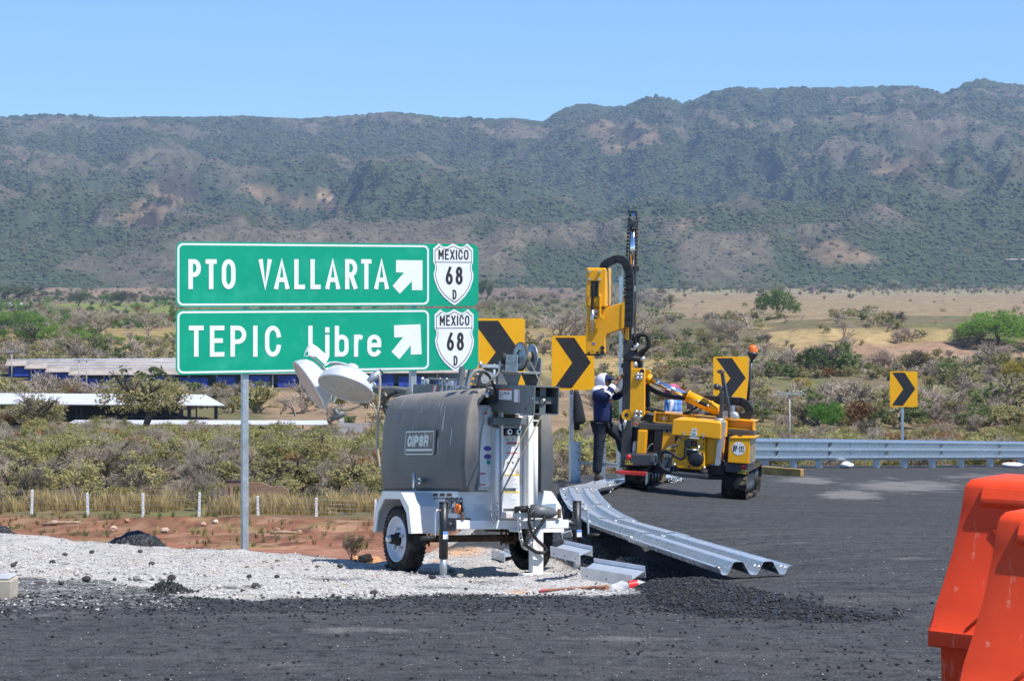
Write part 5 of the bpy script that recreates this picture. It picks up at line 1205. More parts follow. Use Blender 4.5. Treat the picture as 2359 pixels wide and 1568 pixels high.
# winch
zw = zm+hw; yw = -1.16
b = MB(); b.prism([(xm-.10, yw+.12, zw), (xm-.10, yw-.06, zw), (xm-.10, yw-.12, zw+.10), (xm-.10, yw+.22, zw+.10)], (.012, 0, 0)); b.prism([(xm+.09, yw+.12, zw), (xm+.09, yw-.06, zw), (xm+.09, yw-.12, zw+.10), (xm+.09, yw+.22, zw+.10)], (.012, 0, 0)); b.bx(xm-.12, xm+.12, yw-.13, yw+.23, zw+.101, zw+.112); wb = tbuild(b, 'winch_base', TGM, mast)
b = MB(); b.bx(xm-.125, xm-.117, yw-.10, yw+.12, zw+.113, zw+.27); b.bx(xm+.117, xm+.125, yw-.10, yw+.12, zw+.113, zw+.25); b.bx(xm-.116, xm+.116, yw-.10, yw+.12, zw+.113, zw+.119); wf = tbuild(b, 'winch_frame', GALVD, wb, bev=.004)
gc = Vector((xm-.045, yw+.01, zw+.255)); b = MB()
b.lathe([(.060, .004), (.075, 0), (.118, 0), (.121, .006), (.121, .020), (.118, .026), (.075, .026), (.060, .012), (0, .012)], gc, (1, 0, 0), 48)
for k in range(44):
    an = 2*math.pi*k/44; b.box(gc+Vector((.013, math.cos(an)*.124, math.sin(an)*.124)), (.024, .009, .012), 1, Matrix.Rotation(an-math.pi/2, 3, 'X'))
tbuild(b, 'winch_gear', [GALVD, RUST], wb)
b = MB(); b.cyl(gc+Vector((.026, 0, 0)), gc+Vector((.12, 0, 0)), .045, 18, 1); b.lathe([(.045, 0), (.118, .0), (.122, .006), (.11, .012), (0, .012)], gc+Vector((.12, 0, -.005)), (1, 0, 0), 36); b.cyl(gc+Vector((-.08, .05, -.02)), gc+Vector((.0, .05, -.02)), .012, 10, 0); tbuild(b, 'winch_drum', [GALVD, ROPE], wb)
ws0 = gc+Vector((-.09, .07, -.06)); b = MB()
k1 = on2(zb2(775, 370), 'x', xm-.20); k2 = on2(zb2(440, 720), 'x', xm-.20); k3 = on2(zb2(790, 270), 'x', xm-.20)
b.tube([ws0, Vector((xm-.20, ws0.y, ws0.z)), k1.lerp(k2, .15), k1.lerp(k2, .55), k2], [.010, .013, .013, .012, .010], 8, 0); b.tube([Vector((xm-.20, ws0.y, ws0.z)), k3], .014, 8, 0)
b.cyl(k3, on2(zb2(820, 60), 'x', xm-.20), .021, 12, 1); b.cyl(k2+Vector((0, .0, 0)), on2(zb2(205, 728), 'x', xm-.20), .021, 12, 1); tbuild(b, 'winch_crank', [STEEL, RUBBER], wb)
r0 = RM @ (gc+Vector((.06, -.045, .0))); r1 = RM @ on2(zb2(1560, 715), 'z', zm+hw+.004)
b = MB(); b.tube([r0, r1], .006, 6); r2 = on(zb2(1400, 1270), 'y', -1.0); r3 = on(z2(1440, 195), 'y', -.93); b.tube([r2, r3], .006, 6); r4 = on(zb2(1545, 1290), 'y', -1.05); r5 = on(z2(1445, 350), 'y', -.93); b.tube([r4, r5], .006, 6); tbuild(b, 'winch_cable', ROPE)
# ---- clutter behind the hoods: folded mast sections, hoses, brackets
b = MB(); g0, g1 = on(z1(660, 560), 'x', xm-.13), on(z1(1400, 620), 'x', xm-.13); 
b.prism([on(z1(*p), 'x', xm-.132) for p in ((665, 480), (1110, 510), (1420, 500), (1420, 640), (640, 600))], (.02, 0, 0)); mb2 = tbuild(b, 'mast_rear_section', TGM)
o = on(z1(868, 585), 'x', xm-.134); b = MB(); text(b, 'CIPS@', o, Vector((0, -1, 0)), VZ, nx, .11, .030, .015, 2.0, shear=.15); q = on(z1(820, 570), 'x', xm-.134); b.prism([q+Vector((0, .04, 0)), q+Vector((0, -.06, -.0)), q+Vector((0, -.03, .07)), q+Vector((0, -.01, .03))], (-.001, 0, 0)); tbuild(b, 'mast_lettering', STK, mb2)
b = MB(); b.prism([on(z1(*p), 'x', xm-.134) for p in ((740, 497), (792, 502), (770, 590), (720, 580))], (-.001, 0, 0)); tbuild(b, 'warning_sticker', [REDS], mb2)
b = MB(); b.prism([on(z1(*p), 'x', xm-.1352) for p in ((752, 497), (776, 500), (756, 590), (732, 582))], (-.001, 0, 0)); tbuild(b, 'sticker_field', [STK], mb2)
b = MB(); b.prism([on(z1(*p), 'y', -.55) for p in ((1005, 500), (1040, 300), (1072, 305), (1075, 350), (1050, 500))], (0, .05, 0)); b.prism([on(z1(*p), 'y', -.45) for p in ((1090, 500), (1128, 330), (1160, 325), (1150, 380), (1110, 500))], (0, .05, 0)); tbuild(b, 'mast_hook', TGM)
b = MB(); b.prism([on(z1(*p), 'y', -.75) for p in ((1405, 520), (1425, 410), (1480, 330), (1500, 400), (1500, 520))], (0, .04, 0)); tbuild(b, 'winch_bracket', TGM)
def hose(pts, zz, ax, v, r_, m, name='hose'):
    b = MB(); P_ = [on(zz(x, y), ax, v) for x, y in pts]
    if len(P_) > 2:                       # soften the bends
        for _ in range(2):
            Q = [P_[0]]
            for p, q in zip(P_[:-1], P_[1:]): Q += [p.lerp(q, .25), p.lerp(q, .75)]
            P_ = Q+[P_[-1]]
    b.tube(P_, r_, 8); return tbuild(b, name, m)
HG = paint('grey_hose', (.20, .21, .21), .55, var=.15)
hose([(1095, 540), (1105, 470), (1140, 380), (1195, 340), (1260, 345), (1330, 400)], z1, 'y', -.70, .018, HG)
hose([(1222, 520), (1218, 420), (1250, 350), (1310, 370), (1360, 470), (1385, 560), (1392, 650), (1380, 690)], z1, 'y', -.93, .013, RUBBER)
hose([(690, 425), (840, 440), (1000, 440), (1160, 400), (1260, 390)], z1, 'x', xm-.2, .009, HG)
hose([(1160, 360), (1230, 400), (1300, 470), (1395, 480)], z1, 'y', -.6, .012, CREAM)
b = MB(); c = on(z1(1310, 430), 'y', -.62); b.cyl(c, c+Vector((.0, .14, 0)), .07, 16); b.box(c+Vector((.04, .05, .12)), (.18, .05, .03)); b.cyl(c+Vector((.09, .05, -.1)), c+Vector((.09, .05, .14)), .015, 8); b.cyl(c+Vector((-.05, .05, .1)), c+Vector((-.05, .05, .16)), .016, 8); tbuild(b, 'mast_pivot', GALVD)
for x_, y_ in ((655, 470), (840, 478), (910, 480)):
    b = MB(); c = on(z1(x_, y_), 'x', xm-.05); b.box(c, (.05, .07, .05)); b.cyl(c+Vector((0, .05, .02)), c+Vector((0, -.06, .02)), .016, 8); b.ball(c+Vector((-.03, .0, .035)), .02, 0, 8); tbuild(b, 'cable_clamp', GALVD, mb2)
# ---- lamp cross arm and two floodlights at the rear end
LF = 1.95
b = MB(); q0, q1 = on(zb1(2290, 860), 'y', 1.2), on(zb1(1640, 800), 'y', LF); b.tube([q0, q1], .028, 10); b.tube([on(zb1(2290, 900), 'y', 1.2), on(zb1(1850, 930), 'y', LF)], .035, 8); q2, q3 = on(zb1(1840, 800), 'y', LF), on(zb1(1770, 1050), 'y', LF); b.cyl(q2, q3, .032, 12); q4, q5 = on(zb1(1640, 830), 'y', LF), on(zb1(1800, 900), 'y', LF); b.cyl(q4, q5, .034, 12)
b.tube([on(zb1(1900, 1180), 'y', 1.6), on(zb1(1790, 1190), 'y', LF)], .03, 10); b.tube([on(zb1(1720, 1190), 'y', LF), on(zb1(1820, 1110), 'y', LF)], .02, 8); arm = tbuild(b, 'lamp_arm', TGM)
def flood(ctr, axis_px, d_, R0, back, name='floodlight', tilt=0):
    # ctr: photo centre of the glass, axis: world direction in which the lamp looks
    c = TF.I @ P(*ctr, d_); ax = (TF.I.to_3x3() @ Vector(axis_px)).normalized()
    b = MB(); b.lathe([(R0*.965, -.004), (R0*1.0, .004), (R0*1.02, -.008), (R0*1.0, -.022), (R0*.985, -.03), (R0*.97, -.06), (R0*.88, -.12), (R0*.70, -.165), (R0*.45, -.19), (R0*.30, -.20), (R0*.26, -.215), (R0*.0, -.215)], c, ax, 56)
    lamp = tbuild(b, name, ALU)
    b = MB(); b.lathe([(R0*.965, -.006), (R0*.6, .004), (R0*.2, .009), (0, .010)], c, ax, 40); tbuild(b, 'lens', LENS, lamp)
    return lamp, c, ax
L1, c1, a1 = flood(zb1(1098, 825), (-.27, -.44, -.86), 22.4, .300, 0)
L2, c2_, a2 = flood(zb1(395, 765), (-.78, -.25, -.50), 22.8, .292, 0)
for L_, c_, a_, R0 in ((L1, c1, a1, .300), (L2, c2_, a2, .292)):
    s_ = a_.cross(TF.I.to_3x3() @ Vector((.75, .2, -.6))).normalized(); t_ = a_.cross(s_).normalized(); b = MB()
    pts = []
    for k in range(9):
        an = math.pi*(k/8); pts.append(c_ - a_*(.13+.11*math.sin(an)) + t_*math.cos(an)*R0*.98)
    vs = []
    for p in pts: vs += [p+s_*.05, p-s_*.05]
    b.add(vs, [(2*i, 2*i+1, 2*i+3, 2*i+2) for i in range(8)]); tbuild(b, 'lamp_bracket', ALU, L_, solid=.008)
    b = MB(); e = c_-a_*.215; b.cyl(e, e-a_*.06, R0*.24, 16, 0, R0*.18); b.cyl(e-a_*.06, e-a_*.075, R0*.10, 12, 1); tbuild(b, 'lamp_neck', [ALU, TGM], L_)
# bracket arms, T bar and cable loops
q = [P(*zb1(x, y), 22.9) for x, y in ((880, 1190), (935, 1290), (955, 1320))]; b = MB(); b.tube([TF.I @ p for p in q], .030, 10); u, v = TF.I @ P(*zb1(815, 1400), 22.9), TF.I @ P(*zb1(1085, 1265), 22.9); b.cyl(u, v, .030, 12); tbuild(b, 'lamp_mount_bar', TGM, L2)
b = MB(); st = [P(*zb1(x, y), 22.75) for x, y in ((310, 215), (330, 140), (400, 110), (520, 190), (640, 300), (710, 350))]
vs = []; 
for p in st: p = TF.I @ p; vs += [p, p+Vector((.05, .03, .075))]
b.add(vs, [(2*i, 2*i+1, 2*i+3, 2*i+2) for i in range(5)]); tbuild(b, 'lamp_strap', ALU, L2, solid=.008)
def cab(pts, d_, r_, m, name='lamp_cable'):
    P_ = [TF.I @ P(*zb1(x, y), d_) for x, y in pts]
    for _ in range(2):
        Q = [P_[0]]
        for p, q_ in zip(P_[:-1], P_[1:]): Q += [p.lerp(q_, .25), p.lerp(q_, .75)]
        P_ = Q+[P_[-1]]
    b = MB(); b.tube(P_, r_, 7); return tbuild(b, name, m)
cab([(940, 1220), (1100, 1240), (1280, 1190), (1410, 1120)], 22.6, .011, CREAM); cab([(1530, 1100), (1600, 1170), (1700, 1190), (1830, 1150), (1890, 1030), (1850, 920), (1760, 860)], 22.0, .012, CREAM)
cab([(1700, 545), (1745, 600), (1745, 800), (1720, 1100), (1700, 1500), (1690, 1900), (1740, 2300)], 21.9, .014, CREAM); cab([(1610, 1090), (1660, 1260), (1760, 1470), (1840, 1640), (1870, 1800)], 21.9, .010, CREAM)
cab([(2280, 850), (2100, 870), (1950, 920), (1850, 1020), (1810, 1150), (1850, 1270), (1890, 1300)], 21.7, .016, RUBBER)
b = MB(); c = TF.I @ P(*zb1(1630, 600), 22.0); b.tube([c+Vector((-.05, .02, -.05)), c, c+Vector((.06, -.02, .05))], [.03, .045, .035], 10); b.cyl(c+Vector((.055, -.02, .045)), c+Vector((.075, -.025, .06)), .028, 10, 1); tbuild(b, 'cable_gland', [GALVD, BLACK])
# ================================================================ yellow crawler pile driver
z4 = Z(2250, 1380, .40827); z3 = Z(2250, 800, .38259); z33 = Z(2500, 1650, .23595); zh = Z(2300, 1030, .26778); zc = Z(2480, 1430, .18494)
YEL = paint('yellow_machine_paint', (.90, .41, .006), .30, var=.04, vs=3, dirt=(.52, .27, .03), ds=4, dlo=.62, dhi=.9, spec=.5)
FRAME = paint('charcoal_machine_paint', (.046, .049, .057), .36, var=.2, vs=5, dirt=(.06, .058, .055), ds=8, dlo=.55, dhi=.85)
CHROME = paint('chrome_rod', (.85, .85, .88), .10, 1.0, var=.03)
REDP = paint('red_paint', (.50, .03, .025), .4, var=.15, vs=9, dirt=(.32, .12, .09), ds=12, dlo=.58, dhi=.8)
TRK = paint('track_rubber', (.020, .019, .018), .75, var=.4, vs=9, dirt=(.20, .155, .105), ds=4.0, dlo=.47, dhi=.64, spec=.2)
REDL = paint('red_lens', (.55, .012, .02), .2, var=.05, spec=.7)
WHT = paint('white_plate', (.78, .78, .80), .4, var=.02)
BELT = paint('rusty_chain', (.10, .065, .04), .75, var=.5, vs=40, metal=.3)
BEACON = paint('orange_beacon_lens', (.85, .16, .008), .12, var=.1, spec=.8)
mo = P(1468, 1128, 33.8); mo.z = gz(mo.x, mo.y)
_e = Vector((math.cos(R(-15)), math.sin(R(-15)), 0)); _q = mo+_e*1.75; roll = math.degrees(math.atan2(mo.z-gz(_q.x, _q.y), 1.75)); roll = max(.6, min(4.2, roll+.2))
MF = Frame(Matrix.Translation(mo) @ rz(-15) @ ry(roll)); MR = empty('pile_driver', MF.M)
tag(MR, 'yellow and black crawler pile driver with tall mast and hanging hammer on the fresh asphalt', 'pile driver')
def mon(p, ax='y', v=0): return MF.on(p, ax, v)
def mb_(b, name, m, par=None, **k): return b.build(name, m, par or MR, **k)
def mp(name, pts, y, th, m, par=None, z=z4, **k):
    b = MB(); b.prism([mon(z(*p), 'y', y) for p in pts], (0, th, 0)); return mb_(b, name, m, par, **k)
def mhose(name, pts, y, r_, m, par=None, z=z4, ys=None, it=2):
    P_ = [mon(z(*p), 'y', y if ys is None else ys[i]) for i, p in enumerate(pts)]
    for _ in range(it):
        Q = [P_[0]]
        for p, q in zip(P_[:-1], P_[1:]): Q += [p.lerp(q, .25), p.lerp(q, .75)]
        P_ = Q+[P_[-1]]
    b = MB(); b.tube(P_, r_, 8); return mb_(b, name, m, par)
# --- tracks : rubber belts round their rollers, with grousers
def track(xa, xb, name='track'):
    b = MB(); hgt, L = .46, 1.65; r_ = hgt/2; pth = []
    for k in range(9): an = math.pi/2+math.pi*k/8; pth.append((r_+.0+math.cos(an)*r_, r_+math.sin(an)*r_))
    for k in range(9): an = -math.pi/2+math.pi*k/8; pth.append((L-r_+math.cos(an)*r_, r_+math.sin(an)*r_))
    n = len(pth); inn = [(r_+(y-r_)*(1-.03/r_) if y < r_ else (L-r_+(y-L+r_)*(1-.03/r_) if y > L-r_ else y), r_+(z_-r_)*(1-.035/r_)) for y, z_ in pth]
    for (p, q) in ((xa, xb),):
        vs = [(p, *v) for v in pth]+[(q, *v) for v in pth]+[(p, *v) for v in inn]+[(q, *v) for v in inn]; fs = []
        for i in range(n):
            j = (i+1) % n; fs += [(i, j, n+j, n+i), (2*n+j, 2*n+i, 3*n+i, 3*n+j), (i, 2*n+i, 2*n+j, j), (n+j, 3*n+j, 3*n+i, n+i)]
        b.add(vs, fs, 0, False)
    per = [pth[i] for i in range(n)]+[pth[0]]; cum = 0; step = .085; t_ = 0
    for (ya, za), (yb, zb_) in zip(per[:-1], per[1:]):
        d = math.hypot(yb-ya, zb_-za)
        while t_ < d and d > 0:
            y, z_ = ya+(yb-ya)*t_/d, za+(zb_-za)*t_/d; an = math.atan2(zb_-za, yb-ya); b.box(((xa+xb)/2, y, z_), (xb-xa-.01, .035, .022), 0, Matrix.Rotation(an, 3, 'X')); t_ += step
        t_ -= d
    t = mb_(b, name, TRK)
    b = MB()
    xm_ = (xa+xb)/2
    for y, rr in ((.23, .175), (L-.23, .175), (.6, .09), (.85, .09), (1.1, .09)): b.lathe([(0, 0), (rr*.5, .0), (rr, .012), (rr, .30), (0, .31)], (xm_-.155, y, .23 if rr > .1 else .125), (1, 0, 0), 20)
    mb_(b, 'track_wheels', FRAME, t); b = MB(); b.bx(xm_-.12, xm_+.12, .2, L-.2, .15, .34); mb_(b, 'track_frame', FRAME, t)
    return t
xl0, xl1 = mon(z4(600, 1330), 'y', .05).x, mon(z4(868, 1330), 'y', .05).x
xr0, xr1 = mon(z4(1622, 1400), 'y', .05).x, mon(z4(1782, 1400), 'y', .05).x
track(xl0+.02, xl1-.06); track(xr0-.10, xr1+.03)
# covers above the tracks with tail lamps and warning marks
def cover(pts, y, th, lamp, mark, flip):
    c = mp('track_cover', pts, y, th, FRAME, bev=.02)
    b = MB(); p = mon(z4(*lamp), 'y', y-.002); b.lathe([(.042, 0), (.040, .014), (.025, .022), (0, .024)], p, (0, -1, 0), 18); mb_(b, 'tail_lamp', REDL, c)
    b = MB(); q = [mon(z4(*k), 'y', y-.003) for k in mark[0]]; b.prism(q, (0, .0015, 0)); t_ = [mon(z4(*k), 'y', y-.003) for k in mark[1]]; b.prism(t_, (0, .0015, 0)); mb_(b, 'warning_mark', YELS, c)
    b = MB(); cx_ = sum(q, Vector())/4; w_ = (q[1]-q[0]).length; b.box(cx_+Vector((-w_*.22*flip, -.0012, .0)), (w_*.30, .001, w_*.30)); b.box(cx_+Vector((w_*.25*flip, -.0012, -.01)), (w_*.10, .001, w_*.5)); b.box(cx_+Vector((w_*.0, -.0012, .0)), (w_*.2, .001, w_*.06)); tc = sum(t_, Vector())/3; b.box(tc+Vector((0, -.0012, 0)), (.008, .001, .03)); mb_(b, 'warning_symbol', INK, c)
cover([(618, 1066), (872, 1072), (868, 1186), (607, 1182)], -.06, .75, (648, 1097), ([(612, 1125), (660, 1128), (660, 1170), (612, 1166)], [(663, 1170), (688, 1172), (676, 1146)]), 1)
cover([(1593, 1148), (1810, 1155), (1803, 1258), (1586, 1242)], -.06, .80, (1772, 1188), ([(1752, 1216), (1800, 1222), (1798, 1262), (1750, 1258)], [(1716, 1254), (1745, 1258), (1732, 1232)]), -1)
mp('red_guard', [(520, 1226), (822, 1240), (820, 1284), (520, 1260)], -.16, .06, REDP, bev=.01)
mp('guard_plate', [(815, 1245), (835, 1242), (830, 1350), (812, 1372)], -.15, .03, GALVD)
# --- chassis
mp('cross_frame', [(742, 756), (1880, 838), (1880, 904), (1560, 880), (1060, 840), (735, 826)], .34, .30, FRAME, bev=.02)
mp('cross_frame', [(850, 1215), (1060, 1225), (1600, 1275), (1600, 1318), (1400, 1315), (850, 1245)], .30, .4, FRAME, bev=.015)
mp('frame_plate', [(900, 826), (985, 834), (970, 1232), (865, 1215), (880, 1090)], .42, .25, FRAME, bev=.012)
mp('frame_plate', [(1575, 880), (1630, 884), (1610, 1280), (1530, 1250)], .42, .3, FRAME)
mp('frame_post', [(820, 826), (905, 832), (880, 1080), (800, 1060)], .62, .1, BLACK)
mp('yellow_post', [(738, 832), (820, 836), (803, 1066), (722, 1062)], .22, .16, YEL, bev=.01)
mp('yellow_panel', [(985, 852), (1100, 862), (1100, 1110), (960, 1096)], .36, .03, YEL, bev=.006)
mp('yellow_panel', [(1560, 902), (1582, 903), (1566, 1145), (1543, 1140)], .36, .03, YEL)
mp('hydraulic_block', [(838, 848), (898, 852), (880, 1050), (812, 1045)], .55, .3, BLACK, bev=.02)
mp('hydraulic_block', [(690, 800), (745, 805), (730, 1060), (675, 1060)], .62, .3, BLACK)
mp('filter', [(690, 940), (722, 942), (722, 1052), (680, 1052)], .4, .12, WHT, bev=.02)
mp('side_deck', [(800, 672), (905, 690), (870, 752), (760, 740)], .50, .3, FRAME)
mp('warning_strobe', [(682, 760), (740, 762), (738, 780), (684, 778)], .2, .06, BEACON)
# upper yellow beam with flanges and lug
ub = mp('upper_beam', [(905, 660), (1270, 694), (1882, 748), (1876, 832), (1270, 780), (896, 750)], .46, .05, YEL, bev=.006)
mp('beam_flange', [(900, 654), (1884, 744), (1884, 752), (900, 662)], .36, .42, YEL, ub); mp('beam_flange', [(893, 746), (1880, 828), (1880, 836), (893, 754)], .38, .2, YEL, ub)
mp('beam_stiffener', [(1264, 680), (1278, 682), (1276, 782), (1262, 780)], .35, .12, YEL, ub); mp('beam_stiffener', [(897, 648), (912, 652), (904, 754), (889, 750)], .35, .12, YEL, ub); mp('beam_stiffener', [(1864, 755), (1880, 757), (1876, 834), (1860, 832)], .35, .12, YEL, ub)
mp('gusset', [(905, 662), (895, 752), (812, 745), (850, 700)], .62, .05, YEL, ub)
b = MB(); p = mon(z4(1006, 713), 'y', .455); b.cyl(p, p+Vector((0, -.05, 0)), .055, 18, 0); b.cyl(p+Vector((0, -.051, 0)), p+Vector((0, -.07, 0)), .022, 12, 1); mb_(b, 'pivot_lug', [YEL, STEEL], ub)
# --- engine housing: rounded cowl, side bulge, front panel
cw = mp('engine_cowl', [(1082, 728), (1120, 722), (1400, 740), (1545, 758), (1556, 775), (1550, 925), (1400, 905), (1170, 888), (1066, 880)], -.28, .62, YEL, bev=.045, seg=4)
mp('engine_side', [(1400, 880), (1552, 905), (1530, 1130), (1500, 1165), (1390, 1172)], -.16, .5, YEL, cw, bev=.04, seg=4)
ep = mp('engine_panel', [(1150, 878), (1400, 900), (1392, 1216), (1370, 1224), (1130, 1205), (1100, 1180), (1105, 960)], -.235, .5, YEL, bev=.02, seg=3)
mp('panel_seam', [(1168, 882), (1402, 904), (1402, 909), (1168, 887)], -.285, .01, FRAME, ep)
for (x, y) in ((1190, 862), (1381, 880)): mp('latch', [(x-7, y-18), (x+8, y-18), (x+6, y+26), (x-9, y+26)], -.298, .012, STEEL, ep, bev=.004)
mp('sticker', [(1271, 812), (1317, 816), (1314, 850), (1269, 846)], -.2825, .001, STK, cw); mp('sticker', [(1252, 846), (1321, 852), (1318, 892), (1250, 886)], -.2825, .001, STK, cw); mp('serial_sticker', [(1244, 896), (1340, 904), (1338, 918), (1243, 909)], -.2868, .001, STK, ep)
mp('sticker_print', [(1276, 828), (1310, 830), (1308, 842), (1275, 840)], -.2835, .0008, GREYT, cw); mp('sticker_print', [(1268, 858), (1305, 861), (1303, 882), (1267, 879)], -.2835, .0008, paint('green_print', (.12, .33, .22), .5), cw); mp('sticker_print', [(1254, 850), (1266, 851), (1265, 860), (1253, 859)], -.2835, .0008, REDS, cw)
mp('gauge_box', [(1192, 925), (1202, 918), (1250, 922), (1258, 932), (1256, 995), (1248, 1002), (1192, 996)], -.29, .06, BLACK, ep, bev=.01)
mp('gauge', [(1265, 930), (1318, 935), (1313, 994), (1262, 988)], -.26, .03, BLACK, ep, bev=.008)
b = MB(); p = mon(z4(1288, 955), 'y', -.263); b.lathe([(.014, 0), (0, .006)], p, (0, -1, 0), 10); mb_(b, 'indicator', REDL, ep)
b = MB(); p = mon(z4(1307, 1112), 'y', -.24); b.lathe([(.125, 0), (.122, .02), (.10, .04), (.05, .05), (0, .052)], p, (0, -1, 0), 24); mb_(b, 'exhaust_cap', BLACK, ep)
b = MB(); p = mon(z4(1230, 1040), 'y', -.24); b.lathe([(.062, 0), (.06, .01), (0, .012)], p, (0, -1, 0), 18); b.bx(p.x-.062, p.x+.062, p.y-.012, p.y, p.z, p.z+.06); mb_(b, 'port', BLACK, ep)
b = MB(); a_, c_ = mon(z4(1338, 985), 'y', -.27), mon(z4(1325, 1060), 'y', -.27); b.tube([a_, c_], .014, 8); b.tube([mon(z4(1205, 1015), 'y', -.28), mon(z4(1330, 1028), 'y', -.28)], .009, 6); b.cyl(a_, a_+Vector((0, .03, 0)), .02, 8); mb_(b, 'throttle_lever', STEEL, ep)
mp('type_plate', [(1263, 1012), (1304, 1016), (1300, 1046), (1260, 1042)], -.241, .002, GALVD, ep)
b = MB()
for k in range(7):
    p = mon(z4(1383-2.5*k, 920+45*k), 'y', -.236); b.box(p, (.018, .006, .03))
mb_(b, 'rivet_row', RUST, ep)
b = MB(); p = mon(z4(1240, 1190), 'y', -.238); b.lathe([(.022, 0), (.018, .012), (0, .014)], p, (0, -1, 0), 12); mb_(b, 'drain_plug', REDL, ep)
b = MB(); p0, p1 = mon(z4(1575, 752), 'y', -.10), mon(z4(1525, 1168), 'y', -.10); b.box((p0+p1)/2, (.055, .30, (p0-p1).length), 0, Matrix.Rotation(.115*0+math.atan2(p0.x-p1.x, p0.z-p1.z), 3, 'Y'))
mb_(b, 'radiator_edge', GALVD, cw)
mp('bumper', [(1062, 1235), (1418, 1266), (1414, 1312), (1056, 1280)], -.34, .40, FRAME, bev=.02)
for x, y in ((1092, 1215), (1386, 1245)):
    b = MB(); p = mon(z4(x, y), 'y', -.25); b.cyl(p+Vector((0, 0, -.05)), p+Vector((0, 0, .045)), .065, 16, 0, .06); b.cyl(p+Vector((0, 0, .046)), p+Vector((0, 0, .09)), .022, 8, 1); mb_(b, 'rubber_mount', [RUBBER, STEEL])
mp('sump', [(1090, 1150), (1420, 1180), (1580, 1180), (1580, 1270), (1420, 1262), (1090, 1235)], .02, .4, BLACK)
# hoses round the engine
mhose('hose', [(1205, 1000), (1205, 1085), (1175, 1120), (1110, 1090), (1050, 1040), (985, 1030), (945, 1085), (945, 1150), (985, 1215), (1050, 1238)], -.34, .022, RUBBER)
mhose('hose', [(1060, 1060), (1000, 1040), (960, 1080), (955, 1160), (1000, 1225), (1060, 1245)], -.30, .014, RUBBER)
mhose('hose', [(1120, 905), (1130, 888), (1160, 900), (1168, 935)], -.30, .014, RUBBER); mhose('hose', [(825, 1035), (850, 985), (885, 965)], .2, .012, HG); mhose('hose', [(830, 1045), (930, 1050), (1060, 1035), (1200, 1015)], -.2, .008, RUBBER)
mhose('hose', [(1020, 1015), (1080, 990), (1130, 975)], -.25, .016, HG); mhose('hose', [(980, 1210), (1020, 1150), (1035, 1110)], -.1, .035, HG)
mp('valve_block', [(1000, 1035), (1075, 1040), (1070, 1105), (995, 1100)], -.15, .1, GALVD, bev=.01); mp('yellow_coupling', [(1005, 1020), (1060, 1000), (1066, 1015), (1012, 1035)], -.28, .04, YELS)
for x, y in ((911, 1117), (1570, 1172)):
    b = MB(); p = mon(z4(x, y), 'y', .12); b.tube([p+Vector((math.cos(t_)*.035, 0, math.sin(t_)*.075)) for t_ in [k*math.pi/6 for k in range(13)]], .016, 8, caps=False); b.cyl(p+Vector((0, -.02, -.07)), p+Vector((0, .1, -.07)), .02, 8); mb_(b, 'lifting_shackle', GALV)
# --- tank with round number plate
tk = mp('tank', [(1634, 908), (1838, 914), (1828, 1164), (1614, 1148)], -.10, .62, YEL, bev=.012)
mp('tank_lid', [(1640, 902), (1885, 906), (1880, 914), (1636, 912)], -.11, .62, YEL, tk); mp('tank_cap', [(1720, 868), (1762, 870), (1760, 900), (1715, 898)], .1, .08, BLACK, tk, bev=.015)
sp_ = MB(); s0 = [mon(z4(*p), 'y', -.10) for p in ((1838, 916), (1828, 1162))]; s0 = [v+Vector((.004, .02, 0)) for v in s0]; sp_.add([s0[0], s0[0]+Vector((0, .56, 0)), s0[1]+Vector((0, .56, 0)), s0[1]], [(3, 2, 1, 0)]); mb_(sp_, 'sunlit_side', paint('sunlit_plate', (.42, .36, .27), .35, .5, var=.3, vs=6, dirt=(.26, .15, .05), ds=8), tk, solid=.004)  # tank's sunlit side: lighter grey sheen put into the colour, with brown stains
pc = mon(z4(1725, 1012), 'y', -.103); rp_ = (mon(z4(1790, 1012), 'y', -.103)-pc).length
b = MB(); b.prism([pc+Vector((math.cos(k*.19635)*rp_, 0, math.sin(k*.19635)*rp_)) for k in range(32)], (0, .002, 0)); np_ = mb_(b, 'number_plate', WHT, tk)
b = MB(); hh = (mon(z4(1725, 980), 'y', 0)-mon(z4(1725, 1038), 'y', 0)).length; tw = text_w('HP-121', hh, .018, .018, 1.0); ww = rp_*1.62; text(b, 'HP-121', Vector((pc.x-ww/2, pc.y-.001, pc.z-hh*.5)), VX, VZ, VN, hh, .013, .018*ww/tw, .95*ww/tw); mb_(b, 'plate_lettering', INK, np_)
# --- mast: black column, guide, chrome ram, chain loops
YM = .42
ms = mp('mast', [(597, -40), (690, -40), (672, 700), (668, 1060), (650, 1190), (566, 1190), (580, 700)], YM, .24, FRAME, bev=.012)
mp('mast_foot', [(566, 1186), (652, 1186), (650, 1196), (566, 1196)], YM-.01, .28, BLACK, ms)
mu_ = mp('upper_mast', [(640, 1567), (655, 1100), (700, 760), (708, 690), (772, 690), (768, 1000), (735, 1300), (728, 1567)], YM+.02, .18, FRAME, ms, z=z3, bev=.01)
mp('mast_rail', [(735, 770), (742, 772), (738, 1000), (690, 1290), (688, 1460), (660, 1460), (650, 1430), (668, 1180), (690, 900)], YM-.012, .03, YEL, mu_, z=z3)
b = MB(); a_, c_ = mon(z3(733, 700), 'y', YM+.1), mon(z3(737, 300), 'y', YM+.1); b.cyl(a_, c_, .042, 16, 0); mb_(b, 'chrome_ram', CHROME, ms)
